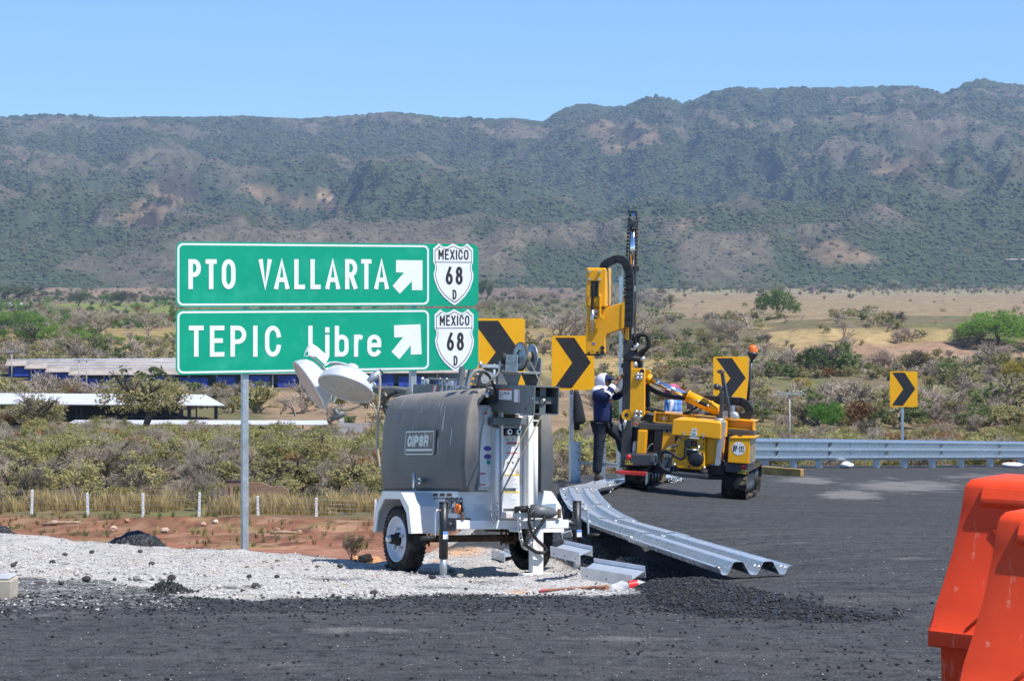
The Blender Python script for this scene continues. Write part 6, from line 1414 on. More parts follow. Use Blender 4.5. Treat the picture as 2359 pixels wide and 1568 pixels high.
b = MB(); d_, e_ = mon(z3(738, 300), 'y', YM+.1), mon(z3(739, 125), 'y', YM+.1); b.box((d_+e_)/2+Vector((0, 0, -.06)), (.13, .12, (e_-d_).length-.15)); b.box(e_+Vector((0, 0, .0)), (.16, .16, .05)); b.cyl(e_+Vector((-.0, -.09, -.17)), e_+Vector((0, .15, -.17)), .045, 14); mb_(b, 'mast_head', FRAME, ms, bev=.01)
mp('blue_sticker', [(722, 138), (756, 138), (756, 158), (722, 158)], YM+.02, .002, paint('blue_label', (.05, .16, .60), .4), ms, z=z3)
def link_chain(name, pts, y, sz=(.032, .05, .040), m=BELT, par=None, z=z3, step=.052):
    P_ = [mon(z(*p), 'y', y) for p in pts]; b = MB()
    for p, q in zip(P_[:-1], P_[1:]):
        n = max(1, int((q-p).length/step)); an = math.atan2((q-p).x, (q-p).z)
        for k in range(n):
            b.box(p.lerp(q, (k+.5)/n), (sz[0]*(1 if k % 2 else .85), sz[1], sz[2]), 0, Matrix.Rotation(an, 3, 'Y'))
    return mb_(b, name, m, par or ms)
link_chain('lift_chain', [(650, 1030), (660, 800), (675, 560), (688, 330), (697, 180), (715, 148), (762, 148), (782, 180), (782, 330), (776, 560), (770, 800), (764, 900)], YM+.12)
for x0, x1 in ((700, 706), (718, 716), (766, 762)):
    b = MB(); b.tube([mon(z3(x0, 690), 'y', YM+.14), mon(z3(x1+6, 200), 'y', YM+.14)], .010, 6); mb_(b, 'guide_rod', FRAME, ms)
mp('chain_clamp', [(716, 895), (758, 898), (756, 962), (714, 960)], YM-.03, .1, GALVD, ms, z=z3, bev=.01)
mp('mast_bracket', [(752, 690), (800, 690), (800, 730), (785, 745), (752, 735)], YM+.05, .06, FRAME, ms, z=z3)
mp('side_channel', [(752, 960), (764, 960), (762, 1480), (748, 1480)], YM+.05, .05, BELT, ms, z=z3); mp('side_tube', [(737, 960), (750, 960), (735, 1400), (722, 1400)], YM, .05, GALVD, ms, z=z3)
# energy chain: from the hammer over the arch and down the mast
def energy(name, pts, y, wd, par=None, z=zh, pitch=None):
    P_ = [mon(z(*p), 'y', y) for p in pts]; tot = []; 
    for p, q in zip(P_[:-1], P_[1:]):
        n = max(1, round((q-p).length/.115))
        tot += [p.lerp(q, k/n) for k in range(n)]
    tot.append(P_[-1]); b = MB()
    for p, q in zip(tot[:-1], tot[1:]):
        d_ = (q-p).normalized(); nn = Vector((d_.z, 0, -d_.x)); h = .062
        b.prism([p-d_*.035-nn*h*.8, p-d_*.035+nn*h*.8, p+d_*.01+nn*h, q+nn*h, q-nn*h, p+d_*.01-nn*h], (0, wd, 0), 0); b.cyl(p.lerp(q, .5)+Vector((0, -.004, 0)), p.lerp(q, .5)+Vector((0, .02, 0)), .042, 12, 1); b.cyl(p.lerp(q, .5)+Vector((0, -.007, 0)), p.lerp(q, .5)+Vector((0, .01, 0)), .016, 8, 0)
        if nn.x > -.2 or True: b.box(p.lerp(q, .5)+nn*(h+.004)+Vector((0, wd*.5, 0)), (.012, wd*.7, .03), 2, Matrix.Rotation(math.atan2(d_.x, d_.z), 3, 'Y'))
    return mb_(b, name, [paint('chain_plastic', (.018, .018, .019), .45), BLACK, GALVD], par)
energy('energy_chain', [(405, 720), (395, 500), (400, 340), (425, 120), (485, 75), (605, 20), (700, 30), (745, 75), (790, 180), (812, 300), (812, 500), (812, 800), (805, 950), (800, 1040)], YM-.14, .10)
# --- hammer
hm_ = mp('hammer', [(183, 735), (440, 760), (480, 745), (690, 675), (745, 662), (735, 1040), (690, 1068), (510, 1130), (468, 1150), (450, 1200), (445, 1425), (430, 1440), (165, 1450), (158, 1140)], .30, .34, YEL, z=zh, bev=.02, seg=3)
mp('hammer_edge_plate', [(700, 672), (744, 665), (736, 1042), (690, 1064)], .285, .02, YEL, hm_, z=zh)  # plain yellow plate at the hammer's right edge
hb_ = mp('hammer_housing', [(168, 152), (470, 152), (462, 745), (152, 738)], .26, .42, YEL, hm_, z=zh, bev=.03, seg=3)
mp('cover_plate', [(196, 186), (395, 190), (385, 345), (200, 345)], .245, .02, YEL, hb_, z=zh, bev=.006); mp('dark_opening', [(238, 350), (356, 350), (346, 585), (235, 583)], .254, .012, BLACK, hb_, z=zh)
b = MB()
for x, y in ((222, 205), (376, 210), (215, 323), (368, 325)): p = mon(zh(x, y), 'y', .243); b.cyl(p, p+Vector((0, -.025, 0)), .020, 8)
mb_(b, 'bolts', STEEL, hb_)
mp('side_bar', [(358, 540), (388, 580), (385, 870), (430, 875), (428, 930), (360, 915)], .225, .035, YEL, hm_, z=zh, bev=.006)
mhose('hose', [(298, 415), (275, 420), (275, 550), (258, 650), (262, 780)], .20, .026, RUBBER, hm_, z=zh); b = MB(); b.tube([mon(zh(265, 780), 'y', .2), mon(zh(262, 900), 'y', .2), mon(zh(260, 1110), 'y', .2)], [.026, .032, .026], 10); b.tube([mon(zh(262, 888), 'y', .2), mon(zh(340, 890), 'y', .2)], .026, 8, 1); mb_(b, 'steel_fitting', [STEEL, RUST], hm_)
mp('number_sticker', [(245, 780), (332, 782), (330, 878), (243, 876)], .296, .002, STK, hm_, z=zh); b = MB(); a_, c_ = mon(zh(283, 868), 'y', .2945), mon(zh(300, 825), 'y', .2945); letter(b, '2', a_, VX, VZ, VN, .055, c_.z-a_.z, .012); mb_(b, 'sticker_number', INK, hm_)
mp('figure_sticker', [(280, 975), (315, 978), (312, 1035), (278, 1033)], .296, .002, YELS, hm_, z=zh); mp('figure', [(298, 982), (308, 982), (306, 1030), (297, 1030)], .2945, .001, INK, hm_, z=zh); mp('blue_sticker', [(252, 1270), (300, 1273), (300, 1298), (252, 1296)], .296, .002, bpy.data.materials['blue_label'], hm_, z=zh); mp('warning_mark', [(256, 1390), (295, 1392), (276, 1355)], .296, .002, YELS, hm_, z=zh)
b = MB()
for y in (1348, 1416): p = mon(zh(410, y), 'y', .297); b.cyl(p, p+Vector((0, -.006, 0)), .034, 14)
mb_(b, 'hole', BLACK, hm_)
mp('hammer_shoe', [(140, 1440), (385, 1440), (385, 1468), (140, 1460)], .28, .36, BLACK, hm_, z=zh); mp('shoe_lug', [(190, 1405), (216, 1405), (216, 1445), (190, 1445)], .27, .1, BLACK, hm_, z=zh); mp('shoe_lug', [(318, 1400), (350, 1402), (350, 1445), (318, 1445)], .27, .1, BLACK, hm_, z=zh)
mp('slide_pin', [(722, 600), (745, 600), (738, 665), (718, 660)], .36, .06, YEL, hm_, z=zh); mp('slide_bracket', [(680, 1090), (730, 1080), (722, 1150), (700, 1140)], .4, .06, YEL, hm_, z=zh)
mhose('hose', [(905, 1300), (905, 1210), (950, 1160), (1020, 1145), (1080, 1165), (1110, 1230), (1090, 1330), (1000, 1440), (920, 1510), (895, 1567), (885, 1640)], .36, .034, RUBBER, z=zh, it=3); mhose('hose', [(932, 1290), (935, 1210), (960, 1170)], .38, .03, RUBBER, z=zh); mhose('hose', [(870, 1130), (880, 1200), (900, 1290), (910, 1480), (905, 1600)], .46, .03, RUBBER, z=zh)
b = MB(); b.tube([mon(zh(835, 1365), 'y', .36), mon(zh(880, 1368), 'y', .36), mon(zh(920, 1350), 'y', .36), mon(zh(932, 1280), 'y', .36)], .026, 8); b.tube([mon(zh(898, 1300), 'y', .36), mon(zh(898, 1360), 'y', .36)], .03, 8); mb_(b, 'steel_fitting', STEEL)
b = MB(); p = mon(z4(765, 135), 'y', .35); b.cyl(p+Vector((-.25, .0, 0)), p, .05, 10, 1); b.cyl(p, p+Vector((.07, 0, 0)), .045, 10, 0); mb_(b, 'ram_pin', [STEEL, BLACK])
mp('ram_bracket', [(680, 60), (700, 50), (735, 120), (780, 170), (775, 225), (700, 225), (670, 215), (690, 150)], .40, .12, FRAME); mhose('hose', [(850, 0), (840, 20), (760, 70), (715, 130), (710, 215)], .34, .034, RUBBER, it=2); b = MB(); p, q = mon(z4(712, 165), 'y', .34), mon(z4(712, 222), 'y', .34); b.cyl(p, q, .045, 10); mb_(b, 'steel_fitting', STEEL)
mp('yellow_lug', [(672, 160), (695, 160), (700, 225), (668, 225)], .30, .1, YEL)
# --- slide plates with bolts, tilt ram
sl_ = mp('slide_plate', [(668, 228), (795, 228), (806, 245), (804, 680), (780, 712), (655, 706)], .12, .06, YEL, bev=.008)
mp('slide_plate', [(806, 240), (850, 243), (864, 262), (852, 660), (800, 660), (806, 400)], .72, .05, YEL, sl_)
b = MB()
for x, y in ((736, 288), (768, 290), (735, 321), (767, 322), (721, 655), (764, 658), (717, 698), (760, 702)): p = mon(z4(x, y), 'y', .118); b.lathe([(.034, 0), (.034, .02), (.02, .03), (0, .03)], p, (0, -1, 0), 10)
mb_(b, 'bolts', STEEL, sl_)
b = MB(); p = mon(z4(780, 253), 'y', .118); b.cyl(p, p+Vector((0, -.004, 0)), .034, 14); mb_(b, 'hole', BLACK, sl_)
b = MB(); p = mon(z4(628, 683), 'y', .12); q = mon(z4(665, 683), 'y', .12); b.cyl(p, p+Vector((0, .06, 0)), .085, 20, 0); b.box((p+q)/2+Vector((0, .03, 0)), ((q-p).length, .06, .165), 0); b.cyl(p+Vector((0, -.003, 0)), p+Vector((0, .0, 0)), .034, 12, 1); mb_(b, 'towing_eye', [YEL, BLACK], sl_)
mp('side_strip', [(806, 380), (850, 400), (840, 640), (800, 640)], .5, .15, BLACK); mhose('hose', [(845, 400), (835, 500), (850, 600)], .44, .022, RUBBER)
b = MB(); p0, p1, p2, p3 = mon(z4(830, 322), 'y', .40), mon(z4(868, 340), 'y', .40), mon(z4(1225, 497), 'y', .40), mon(z4(1525, 640), 'y', .40)
b.cyl(p0, p1, .075, 14, 1); b.cyl(p1, p2, .046, 18, 0); b.cyl(p2, p3, .088, 20, 1); b.cyl(p2, p2.lerp(p3, .03), .10, 20, 1); b.cyl(p2.lerp(p3, .72), p2.lerp(p3, .76), .10, 20, 1); b.cyl(p3, mon(z4(1545, 650), 'y', .40), .07, 14, 1); tr_ = mb_(b, 'tilt_ram', [CHROME, YEL])
mp('valve', [(1335, 545), (1420, 580), (1412, 605), (1328, 570)], .28, .1, BLACK, tr_); b = MB()
for x, y in ((1328, 550), (1425, 592)): p = mon(z4(x, y), 'y', .27); b.ball(p, .025, 0, 8)
mb_(b, 'valve_plug', STEEL, tr_)
mhose('hose', [(820, 385), (860, 420), (940, 465), (1020, 495), (1110, 512), (1210, 520)], .46, .030, RUBBER); mhose('hose', [(820, 410), (870, 440), (950, 480), (1050, 512), (1130, 522), (1215, 526)], .42, .026, RUBBER); mhose('hose', [(805, 612), (850, 628), (920, 640), (1000, 665)], .45, .030, RUBBER)
mhose('hose', [(1180, 672), (1240, 655), (1290, 625), (1325, 600)], .45, .018, RUBBER); mhose('hose', [(1200, 676), (1290, 660), (1360, 630), (1375, 610)], .47, .015, HG)
# --- rear control stand, arms, energy chain, beacon
mp('ram_support', [(1515, 640), (1545, 600), (1560, 590), (1635, 590), (1640, 690), (1600, 718), (1505, 705)], .36, .14, FRAME, bev=.01); b = MB()
for x, y in ((1598, 667), (1595, 697)): p = mon(z4(x, y), 'y', .355); b.cyl(p, p+Vector((0, -.02, 0)), .04, 12)
mb_(b, 'pin', STEEL)
mp('control_column', [(1545, 450), (1575, 452), (1562, 748), (1528, 742)], .02, .08, FRAME, bev=.01); b = MB(); p, q = mon(z4(1541, 715), 'y', .06), mon(z4(1538, 750), 'y', .06); b.cyl(q, p, .07, 12); mb_(b, 'column_collar', GALVD)
mp('support_arm', [(1545, 265), (1575, 262), (1612, 480), (1640, 600), (1600, 605), (1570, 470)], .18, .09, FRAME, bev=.01); mp('arm_head', [(1508, 248), (1555, 236), (1580, 262), (1570, 285), (1520, 275)], .15, .14, RUST, bev=.01)
b = MB(); b.tube([mon(z4(1512, 408), 'y', .1), mon(z4(1545, 405), 'y', .1), mon(z4(1572, 420), 'y', .1)], .022, 8); b.ball(mon(z4(1510, 408), 'y', .1), .055, 0, 10); b.tube([mon(z4(1540, 430), 'y', .1), mon(z4(1560, 440), 'y', .1)], .03, 8); mb_(b, 'ball_joint', FRAME)
energy('energy_chain', [(1345, 535), (1470, 535), (1600, 545), (1750, 555), (1800, 585), (1832, 640), (1815, 695), (1780, 708), (1660, 700), (1560, 690)], .62, .10, z=z4)
mp('control_box', [(1215, 545), (1290, 548), (1285, 628), (1214, 625)], .95, .25, FRAME, bev=.015); mp('control_box_post', [(1285, 550), (1326, 552), (1320, 660), (1280, 660)], .95, .08, GALVD); mp('deck_tray', [(1180, 662), (1340, 655), (1520, 668), (1515, 705), (1180, 680)], .75, .2, FRAME)
mp('tool_roll', [(1320, 668), (1375, 662), (1400, 672), (1370, 682), (1322, 680)], .68, .06, WHT, bev=.02); b = MB(); p = mon(z4(1680, 703), 'y', .42); b.lathe([(.085, 0), (.085, .03), (.04, .045), (0, .045)], p, (0, -1, 0), 18); mb_(b, 'end_cap', GALVD)
b = MB(); b.tube([mon(z4(1812, 575), 'y', .9), mon(z4(1855, 135), 'y', .9)], .022, 10); b.tube([mon(z4(1812, 575), 'y', .9), mon(z4(1802, 742), 'y', .9)], .018, 8); bp = mb_(b, 'beacon_pole', FRAME)
p = mon(z4(1862, 80), 'y', .9); b = MB(); b.lathe([(.03, -.10), (.05, -.07), (.085, -.02), (.088, .0), (.085, .02), (0, .02)], p, (0, 0, 1), 20); mb_(b, 'beacon_base', FRAME, bp); b = MB(); b.lathe([(.076, .02), (.078, .06), (.070, .095), (.048, .125), (0, .138)], p, (0, 0, 1), 20); mb_(b, 'beacon_lamp', BEACON, bp)
mp('mast_knob', [(573, 180), (592, 178), (592, 225), (573, 220)], .5, .06, BLACK, ms); mp('side_roller', [(556, 690), (572, 670), (585, 675), (582, 770), (565, 765), (556, 740)], .5, .1, BLACK, ms); b = MB(); p = mon(z4(612, 768), 'y', YM-.01); b.cyl(p, p+Vector((0, -.03, 0)), .03, 8); b.cyl(p+Vector((0, -.01, -.09)), p+Vector((0, -.01, .06)), .026, 8); mb_(b, 'mast_bolt', STEEL, ms)
# spirit bar held out toward the post
b = MB(); b.bx(0, 1, 0, 1, 0, 1); a_ = mon(z4(180, 1168), 'y', .45); c_ = mon(z4(566, 1172), 'y', .45); b = MB(); b.box((a_+c_)/2, ((c_-a_).length, .05, .035)); b.box(a_.lerp(c_, .72)+Vector((0, 0, .028)), ((c_-a_).length*.5, .06, .02)); mb_(b, 'guide_bar', GALVD)
# ================================================================ people
SKIN = paint('skin', (.20, .095, .055), .5, var=.1, vs=12); NAVY = paint('navy_cloth', (.020, .030, .090), .85, var=.35, vs=9, spec=.15, bump=.3, bs=22)
WHC = paint('white_cloth', (.62, .62, .70), .85, var=.08, vs=9, spec=.15, bump=.3, bs=22); DENIM = paint('dark_denim', (.022, .028, .040), .85, var=.4, vs=10, dirt=(.05, .055, .06), ds=8, dlo=.5, dhi=.8, spec=.15, bump=.4, bs=18)
PINK = paint('pink_cloth', (.55, .10, .24), .8, var=.4, vs=18); SHOE = paint('dark_boot', (.02, .019, .018), .7, var=.3)
t = NT('plaid_shirt'); cx_ = t.n('ShaderNodeTexWave'); cx_.inputs['Scale'].default_value = 2.6; cx_.bands_direction = 'X'; cz_ = t.n('ShaderNodeTexWave'); cz_.inputs['Scale'].default_value = 2.6; cz_.bands_direction = 'Z'
for n_ in (cx_, cz_): t.l(t.coord(), n_.inputs['Vector'])
c = t.mix(t.ramp(cx_.outputs['Fac'], .72, .9, 0, .6), (.10, .24, .52), (.40, .55, .66)); c = t.mix(t.ramp(cz_.outputs['Fac'], .78, .92, 0, .6), c, (.05, .07, .20)); t.col(c); t.set(rough=.85, spec=.15); PLAID = t.m
def skin(name, V, E, rad, m, par=None, sub=2, root=0):
    me = bpy.data.meshes.new(name); me.from_pydata([tuple(v) for v in V], E, []); o = bpy.data.objects.new(name, me); C.objects.link(o)
    if par is not None: o.parent = par
    md = o.modifiers.new('skin', 'SKIN'); md.use_smooth_shade = True
    for i, sv in enumerate(me.skin_vertices[0].data):
        r_ = rad[i]; sv.radius = r_ if isinstance(r_, tuple) else (r_, r_); sv.use_root = (i == root)
    s_ = o.modifiers.new('sub', 'SUBSURF'); s_.levels = sub; s_.render_levels = sub
    me.materials.append(m); return o
def chainE(*ids): return [(a, b) for a, b in zip(ids[:-1], ids[1:])]
def fingers(V, E, rad, wrist, palm, side, sc_=1.0):
    """palm plus five bent fingers of unequal length and a side thumb; wrist: vertex index"""
    w_ = V[wrist]; d = (palm-w_).normalized(); s_ = (side-d*side.dot(d)).normalized(); n_ = d.cross(s_)
    p = len(V); V.append(palm); rad.append((.040*sc_, .020*sc_)); E.append((wrist, p))
    for k, (off, L) in enumerate(((-.033, .062), (-.011, .075), (.011, .080), (.033, .070))):
        a = len(V); b0 = palm+d*.040*sc_+s_*off*sc_
        V += [b0, b0+d*L*.5*sc_+n_*.008, b0+d*L*.8*sc_+n_*.030*sc_]; rad += [.0095*sc_, .009*sc_, .0075*sc_]; E += [(p, a), (a, a+1), (a+1, a+2)]
    a = len(V); V += [w_.lerp(palm, .6)+s_*.040*sc_, palm+s_*.058*sc_+n_*.02]; rad += [.012*sc_, .009*sc_]; E += [(p, a), (a, a+1)]
def head(V, E, rad, base, c, face, r_=.092):
    """skull, jaw and nose on a neck vertex; face: unit direction of the gaze"""
    a = len(V); up = Vector((0, 0, 1)); V += [c-up*.075+face*.022, c+face*.008, c+up*.07]; rad += [.068, r_, .080]; E += [(base, a), (a, a+1), (a+1, a+2)]
    V += [c+face*(r_+.022)-up*.018]; rad += [.013]; E += [(a+1, a+3)]
# ---- worker in the hooded sweatshirt, reaching up at the mast
zp = Z(2340, 1450, .31884)
f0 = P(*zp(145, 1462), 34.3); PF = Frame(Matrix.Translation(f0)); pt = lambda x, y, d=0: PF.on(zp(x, y), 'y', d)
V = [pt(225, 745), pt(228, 640), pt(225, 470), pt(235, 355), pt(238, 312)]; rad = [(.135, .11), (.145, .115), (.165, .12), (.09, .075), .056]; E = chainE(0, 1, 2, 3, 4)
face = Vector((.90, -.40, -.08)).normalized(); hc = pt(243, 232); head(V, E, rad, 4, hc, face)
n = len(V); V += [pt(140, 395, -.17), pt(265, 425, -.26), pt(395, 245, -.12), ]; rad += [.058, .046, .030]; E += [(3, n), (n, n+1), (n+1, n+2)]; fingers(V, E, rad, n+2, pt(432, 205, -.10), Vector((0, -.3, 1)), 1.0)
n = len(V); V += [pt(330, 380, .17), pt(400, 440, .20), pt(470, 360, .16)]; rad += [.055, .046, .030]; E += [(3, n), (n, n+1), (n+1, n+2)]; fingers(V, E, rad, n+2, pt(500, 330, .14), Vector((0, .3, 1)), 1.0)
n = len(V); V += [pt(195, 790, -.09), pt(172, 1070, -.09), pt(150, 1370, -.07), pt(152, 1438, -.07), pt(205, 1452, -.10)]; rad += [.088, .058, .040, .038, .032]; E += [(0, n)]+chainE(*range(n, n+5))
n = len(V); V += [pt(285, 790, .10), pt(435, 930, .06), pt(470, 1130, .10), pt(480, 1180, .10), pt(525, 1190, .06)]; rad += [.085, .058, .042, .038, .032]; E += [(0, n)]+chainE(*range(n, n+5))
man = skin('person', V, E, rad, SKIN); man.location = f0; tag(man, 'person in navy and white hooded sweatshirt, cap and sunglasses reaching up at the black mast', 'person')
sv = [pt(224, 800), pt(223, 690), pt(222, 480), pt(232, 385)]; sr = [(.185, .15), (.205, .165), (.195, .155), (.125, .11)]; se = chainE(0, 1, 2, 3)
sv += [pt(135, 400, -.18), pt(265, 425, -.27), pt(380, 262, -.13)]; sr += [.090, .074, .046]; se += [(3, 4), (4, 5), (5, 6)]; sv += [pt(330, 385, .18), pt(400, 442, .21), pt(462, 372, .17)]; sr += [.085, .068, .048]; se += [(3, 7), (7, 8), (8, 9)]
skin('sweatshirt', sv, se, sr, NAVY, man)
def bandp(name, p, q, ra, rb, m): b = MB(); b.tube([p, p.lerp(q, .5), q], [ra, (ra+rb)/2, rb], 14, caps=False); return b.build(name, m, man)
e_, w_ = pt(265, 425, -.27), pt(380, 262, -.13)
bandp('sleeve_stripe', e_.lerp(w_, .10), e_.lerp(w_, .24), .079, .074, WHC); bandp('sleeve_stripe', e_.lerp(w_, .55), e_.lerp(w_, .80), .067, .060, WHC)
skin('white_yoke', [pt(100, 395, -.16), pt(150, 350, -.10), pt(240, 345, -.03), pt(330, 390, .02)], chainE(0, 1, 2, 3), [(.085, .075), (.095, .095), (.115, .11), (.075, .09)], WHC, man)
skin('white_front', [pt(320, 360, -.06), pt(325, 425, -.075)], [(0, 1)], [(.07, .055), (.05, .045)], WHC, man)
# hood over the head, open at the face
b = MB(); b.lathe([(.0, -.128), (.06, -.118), (.100, -.085), (.122, -.03), (.125, .02), (.118, .052), (.108, .062), (.100, .050)], hc+face*-.012+Vector((0, 0, .004)), face+Vector((0, 0, .12)), 22); hd = b.build('hood', WHC, man)
skin('hood_neck', [pt(205, 330), pt(215, 260)], [(0, 1)], [(.115, .10), (.11, .105)], WHC, man)
b = MB(); cx0 = hc+face*.055+Vector((0, 0, .055)); b.lathe([(.098, -.02), (.095, .02), (.07, .05), (0, .062)], hc+face*.028+Vector((0, 0, .042)), Vector((0, 0, 1))+face*.12, 20); sd = face.cross(VZ).normalized()
vis = [hc+face*.10+sd*.075+Vector((0, 0, .046)), hc+face*.185+sd*.045+Vector((0, 0, .040)), hc+face*.205+Vector((0, 0, .040)), hc+face*.185-sd*.045+Vector((0, 0, .040)), hc+face*.10-sd*.075+Vector((0, 0, .046)), hc+face*.11+Vector((0, 0, .062))]; b.prism(vis, (0, 0, .012)); b.build('cap', NAVY, man)
b = MB()
for s_ in (-1, 1): b.box(hc+face*.094+sd*.036*s_+Vector((0, 0, .010)), (.016, .056, .036), 0, Matrix.Rotation(math.atan2(face.y, face.x)+s_*-.25, 3, 'Z'))
b.build('sunglasses', paint('dark_lens', (.01, .012, .02), .08, spec=.8), man, bev=.006)
jv = [pt(225, 745), pt(195, 800, -.09), pt(173, 1070, -.09), pt(155, 1300, -.075), pt(150, 1400, -.07), pt(288, 800, .10), pt(437, 930, .06), pt(468, 1130, .10)]
skin('jeans', jv, [(0, 1), (1, 2), (2, 3), (3, 4), (0, 5), (5, 6), (6, 7)], [(.150, .125), .112, .090, .080, .082, .108, .088, .074], DENIM, man)
skin('belt_shirt', [pt(228, 850), pt(226, 740)], [(0, 1)], [(.165, .13), (.165, .135)], BLACK, man)
for p, q in ((pt(135, 1445, -.07), pt(200, 1452, -.12)), (pt(470, 1180, .10), pt(530, 1188, .06))): skin('shoe', [p+Vector((-.02, .01, .01)), p.lerp(q, .5), q+(q-p).normalized()*.05], [(0, 1), (1, 2)], [.068, .062, .052], SHOE, man)
b = MB(); o = pt(285, 500, -.16); text(b, 'NOKE', o, Vector((1, -.12, 0)).normalized(), VZ, VN, .035, .009, .006); b.build('chest_lettering', paint('rust_print', (.22, .07, .03), .8), man)
# ---- worker with plaid shirt behind the rig
f1 = P(1549, 900, 42.0); gx = gz(f1.x, 42.0); f1 = Vector((f1.x, 42.0, gx)); QF = Frame(Matrix.Translation(f1)); qt = lambda x, y, d=0: QF.on(zc(x, y), 'y', d)
hc = qt(1105, 720); top = hc.z; V = [Vector((.0, 0, .93)), Vector((0, .0, 1.10)), Vector((.01, .0, top-.40)), qt(1130, 880), qt(1118, 835)]
V[0].x = V[1].x = qt(1170, 1200).x; V[2].x = qt(1165, 1000).x; rad = [(.14, .11), (.14, .11), (.16, .115), (.09, .075), .055]; E = chainE(0, 1, 2, 3, 4); face = Vector((-.25, -.96, -.10)).normalized(); head(V, E, rad, 4, hc, face, .088)
n = len(V); V += [qt(1040, 940, -.02), qt(1010, 1120, -.04), qt(1040, 1290, -.14)]; rad += [.055, .045, .03]; E += [(3, n), (n, n+1), (n+1, n+2)]; fingers(V, E, rad, n+2, qt(1060, 1360, -.16), Vector((1, 0, .2)))
n = len(V); V += [qt(1275, 900, .02), qt(1345, 800, .02), qt(1275, 680, .04)]; rad += [.055, .045, .032]; E += [(3, n), (n, n+1), (n+1, n+2)]; fingers(V, E, rad, n+2, qt(1252, 625, .05), Vector((1, 0, .1)))
x0 = V[0].x
for s_ in (-1, 1):
    n = len(V); V += [Vector((x0+s_*.09, 0, .86)), Vector((x0+s_*.10, -.02, .48)), Vector((x0+s_*.11, 0, .09)), Vector((x0+s_*.11, -.02, .05)), Vector((x0+s_*.12, -.15, .035))]; rad += [.088, .058, .042, .04, .034]; E += [(0, n)]+chainE(*range(n, n+5))
m2 = skin('person', V, E, rad, SKIN); m2.location = f1; tag(m2, 'person in blue plaid shirt with pink scarf under a dark cap standing behind the rig', 'person')
skin('plaid_shirt', [V[0]+Vector((0, 0, .0)), V[1], V[2], qt(1140, 905), qt(1045, 950, -.02), qt(1012, 1120, -.04), qt(1035, 1250, -.12), qt(1275, 905, .02), qt(1345, 805, .02), qt(1285, 700, .04)], [(0, 1), (1, 2), (2, 3), (3, 4), (4, 5), (5, 6), (3, 7), (7, 8), (8, 9)], [(.175, .14), (.165, .14), (.175, .145), (.11, .10), .078, .066, .05, .078, .068, .052], PLAID, m2)
skin('tee_shirt', [qt(1120, 905, -.06), qt(1110, 1040, -.10), qt(1075, 1190, -.11)], [(0, 1), (1, 2)], [(.06, .06), (.05, .055), (.035, .05)], WHC, m2)
skin('jeans', [V[0]]+[Vector((x0+s_*.09, 0, .86)) for s_ in (-1, 1)]+[Vector((x0+s_*.10, -.02, .48)) for s_ in (-1, 1)]+[Vector((x0+s_*.11, 0, .10)) for s_ in (-1, 1)], [(0, 1), (0, 2), (1, 3), (2, 4), (3, 5), (4, 6)], [(.155, .125), .105, .105, .080, .080, .072, .072], DENIM, m2)
for s_ in (-1, 1): skin('shoe', [Vector((x0+s_*.11, .03, .05)), Vector((x0+s_*.115, -.07, .045)), Vector((x0+s_*.12, -.17, .038))], [(0, 1), (1, 2)], [.052, .046, .038], SHOE, m2)
b = MB(); b.lathe([(.102, -.02), (.10, .02), (.075, .06), (0, .075)], hc+Vector((0, .01, .05)), Vector((0, .1, 1)), 20, 0); sd = face.cross(VZ).normalized(); b.prism([hc+face*.08+sd*.075+Vector((0, 0, .045)), hc+face*.17+sd*.05+Vector((0, 0, .032)), hc+face*.185+Vector((0, 0, .03)), hc+face*.17-sd*.05+Vector((0, 0, .032)), hc+face*.08-sd*.075+Vector((0, 0, .045))], (0, 0, .012), 0); cp_ = b.build('cap', NAVY, m2)
b = MB(); b.ball(hc+face*.092+Vector((-.0, 0, .075)), .03, 0, 10, (1, .35, .6)); b.build('green_patch', paint('green_patch', (.03, .42, .05), .6), cp_)
skin('scarf', [qt(985, 720, -.02), qt(1010, 650, -.06), qt(1100, 600, -.10), qt(1200, 620, -.02), qt(1290, 700, .08), qt(1405, 745, .12)], chainE(0, 1, 2, 3, 4, 5), [(.035, .05), (.03, .05), (.025, .035), (.045, .06), (.03, .05), (.012, .03)], PINK, m2)
skin('scarf', [qt(990, 700, .0), qt(1010, 800, -.02), qt(1060, 860, -.03)], chainE(0, 1, 2), [(.03, .05), (.03, .05), (.04, .05)], PINK, m2)
# ================================================================ smaller things
zB8 = Z(3000, 1700, .4646); z7 = Z(0, 1100, .44643); z8 = Z(0, 1750, .63586); z8b = Z(0, 1350, .63586); zr = Z(2900, 900, .6379)
# jacket hung on the sign post
b = MB(); lv = []
for y, xl, xr in ((438, 110, 152), (470, 106, 165), (540, 104, 188), (620, 103, 205), (700, 103, 222), (745, 104, 230), (768, 106, 205), (775, 108, 170), (830, 112, 166)):
    a_, c_ = P(*z4(xl, y), 36.05), P(*z4(xr, y), 36.05); lv.append((a_, c_))
k = 16; vs = []; fs = []; rj = random.Random(3)
for i, (a_, c_) in enumerate(lv):
    m_ = (a_+c_)/2; hw = (c_-a_).length/2
    for j in range(k):
        an = 2*math.pi*j/k; w_ = 1+.16*math.sin(3*an+i*.9)*(i > 0); vs.append(m_+Vector((math.cos(an)*hw, math.sin(an)*min(.085, hw*.6)*w_-.02, 0)))
for i in range(len(lv)-1):
    for j in range(k): fs.append((i*k+j, i*k+(j+1) % k, (i+1)*k+(j+1) % k, (i+1)*k+j))
fs += [list(range(k)), [(len(lv)-1)*k+j for j in range(k)]]
b.add([v-lv[0][0] for v in vs], fs, 0, True); o = b.build('jacket', paint('dark_jacket', (.016, .017, .024), .8, var=.5, vs=9, bump=.5, bs=14), fixn=True); o.location = lv[0][0]; tag(o, 'dark jacket hanging from the post of the second chevron sign', 'jacket')
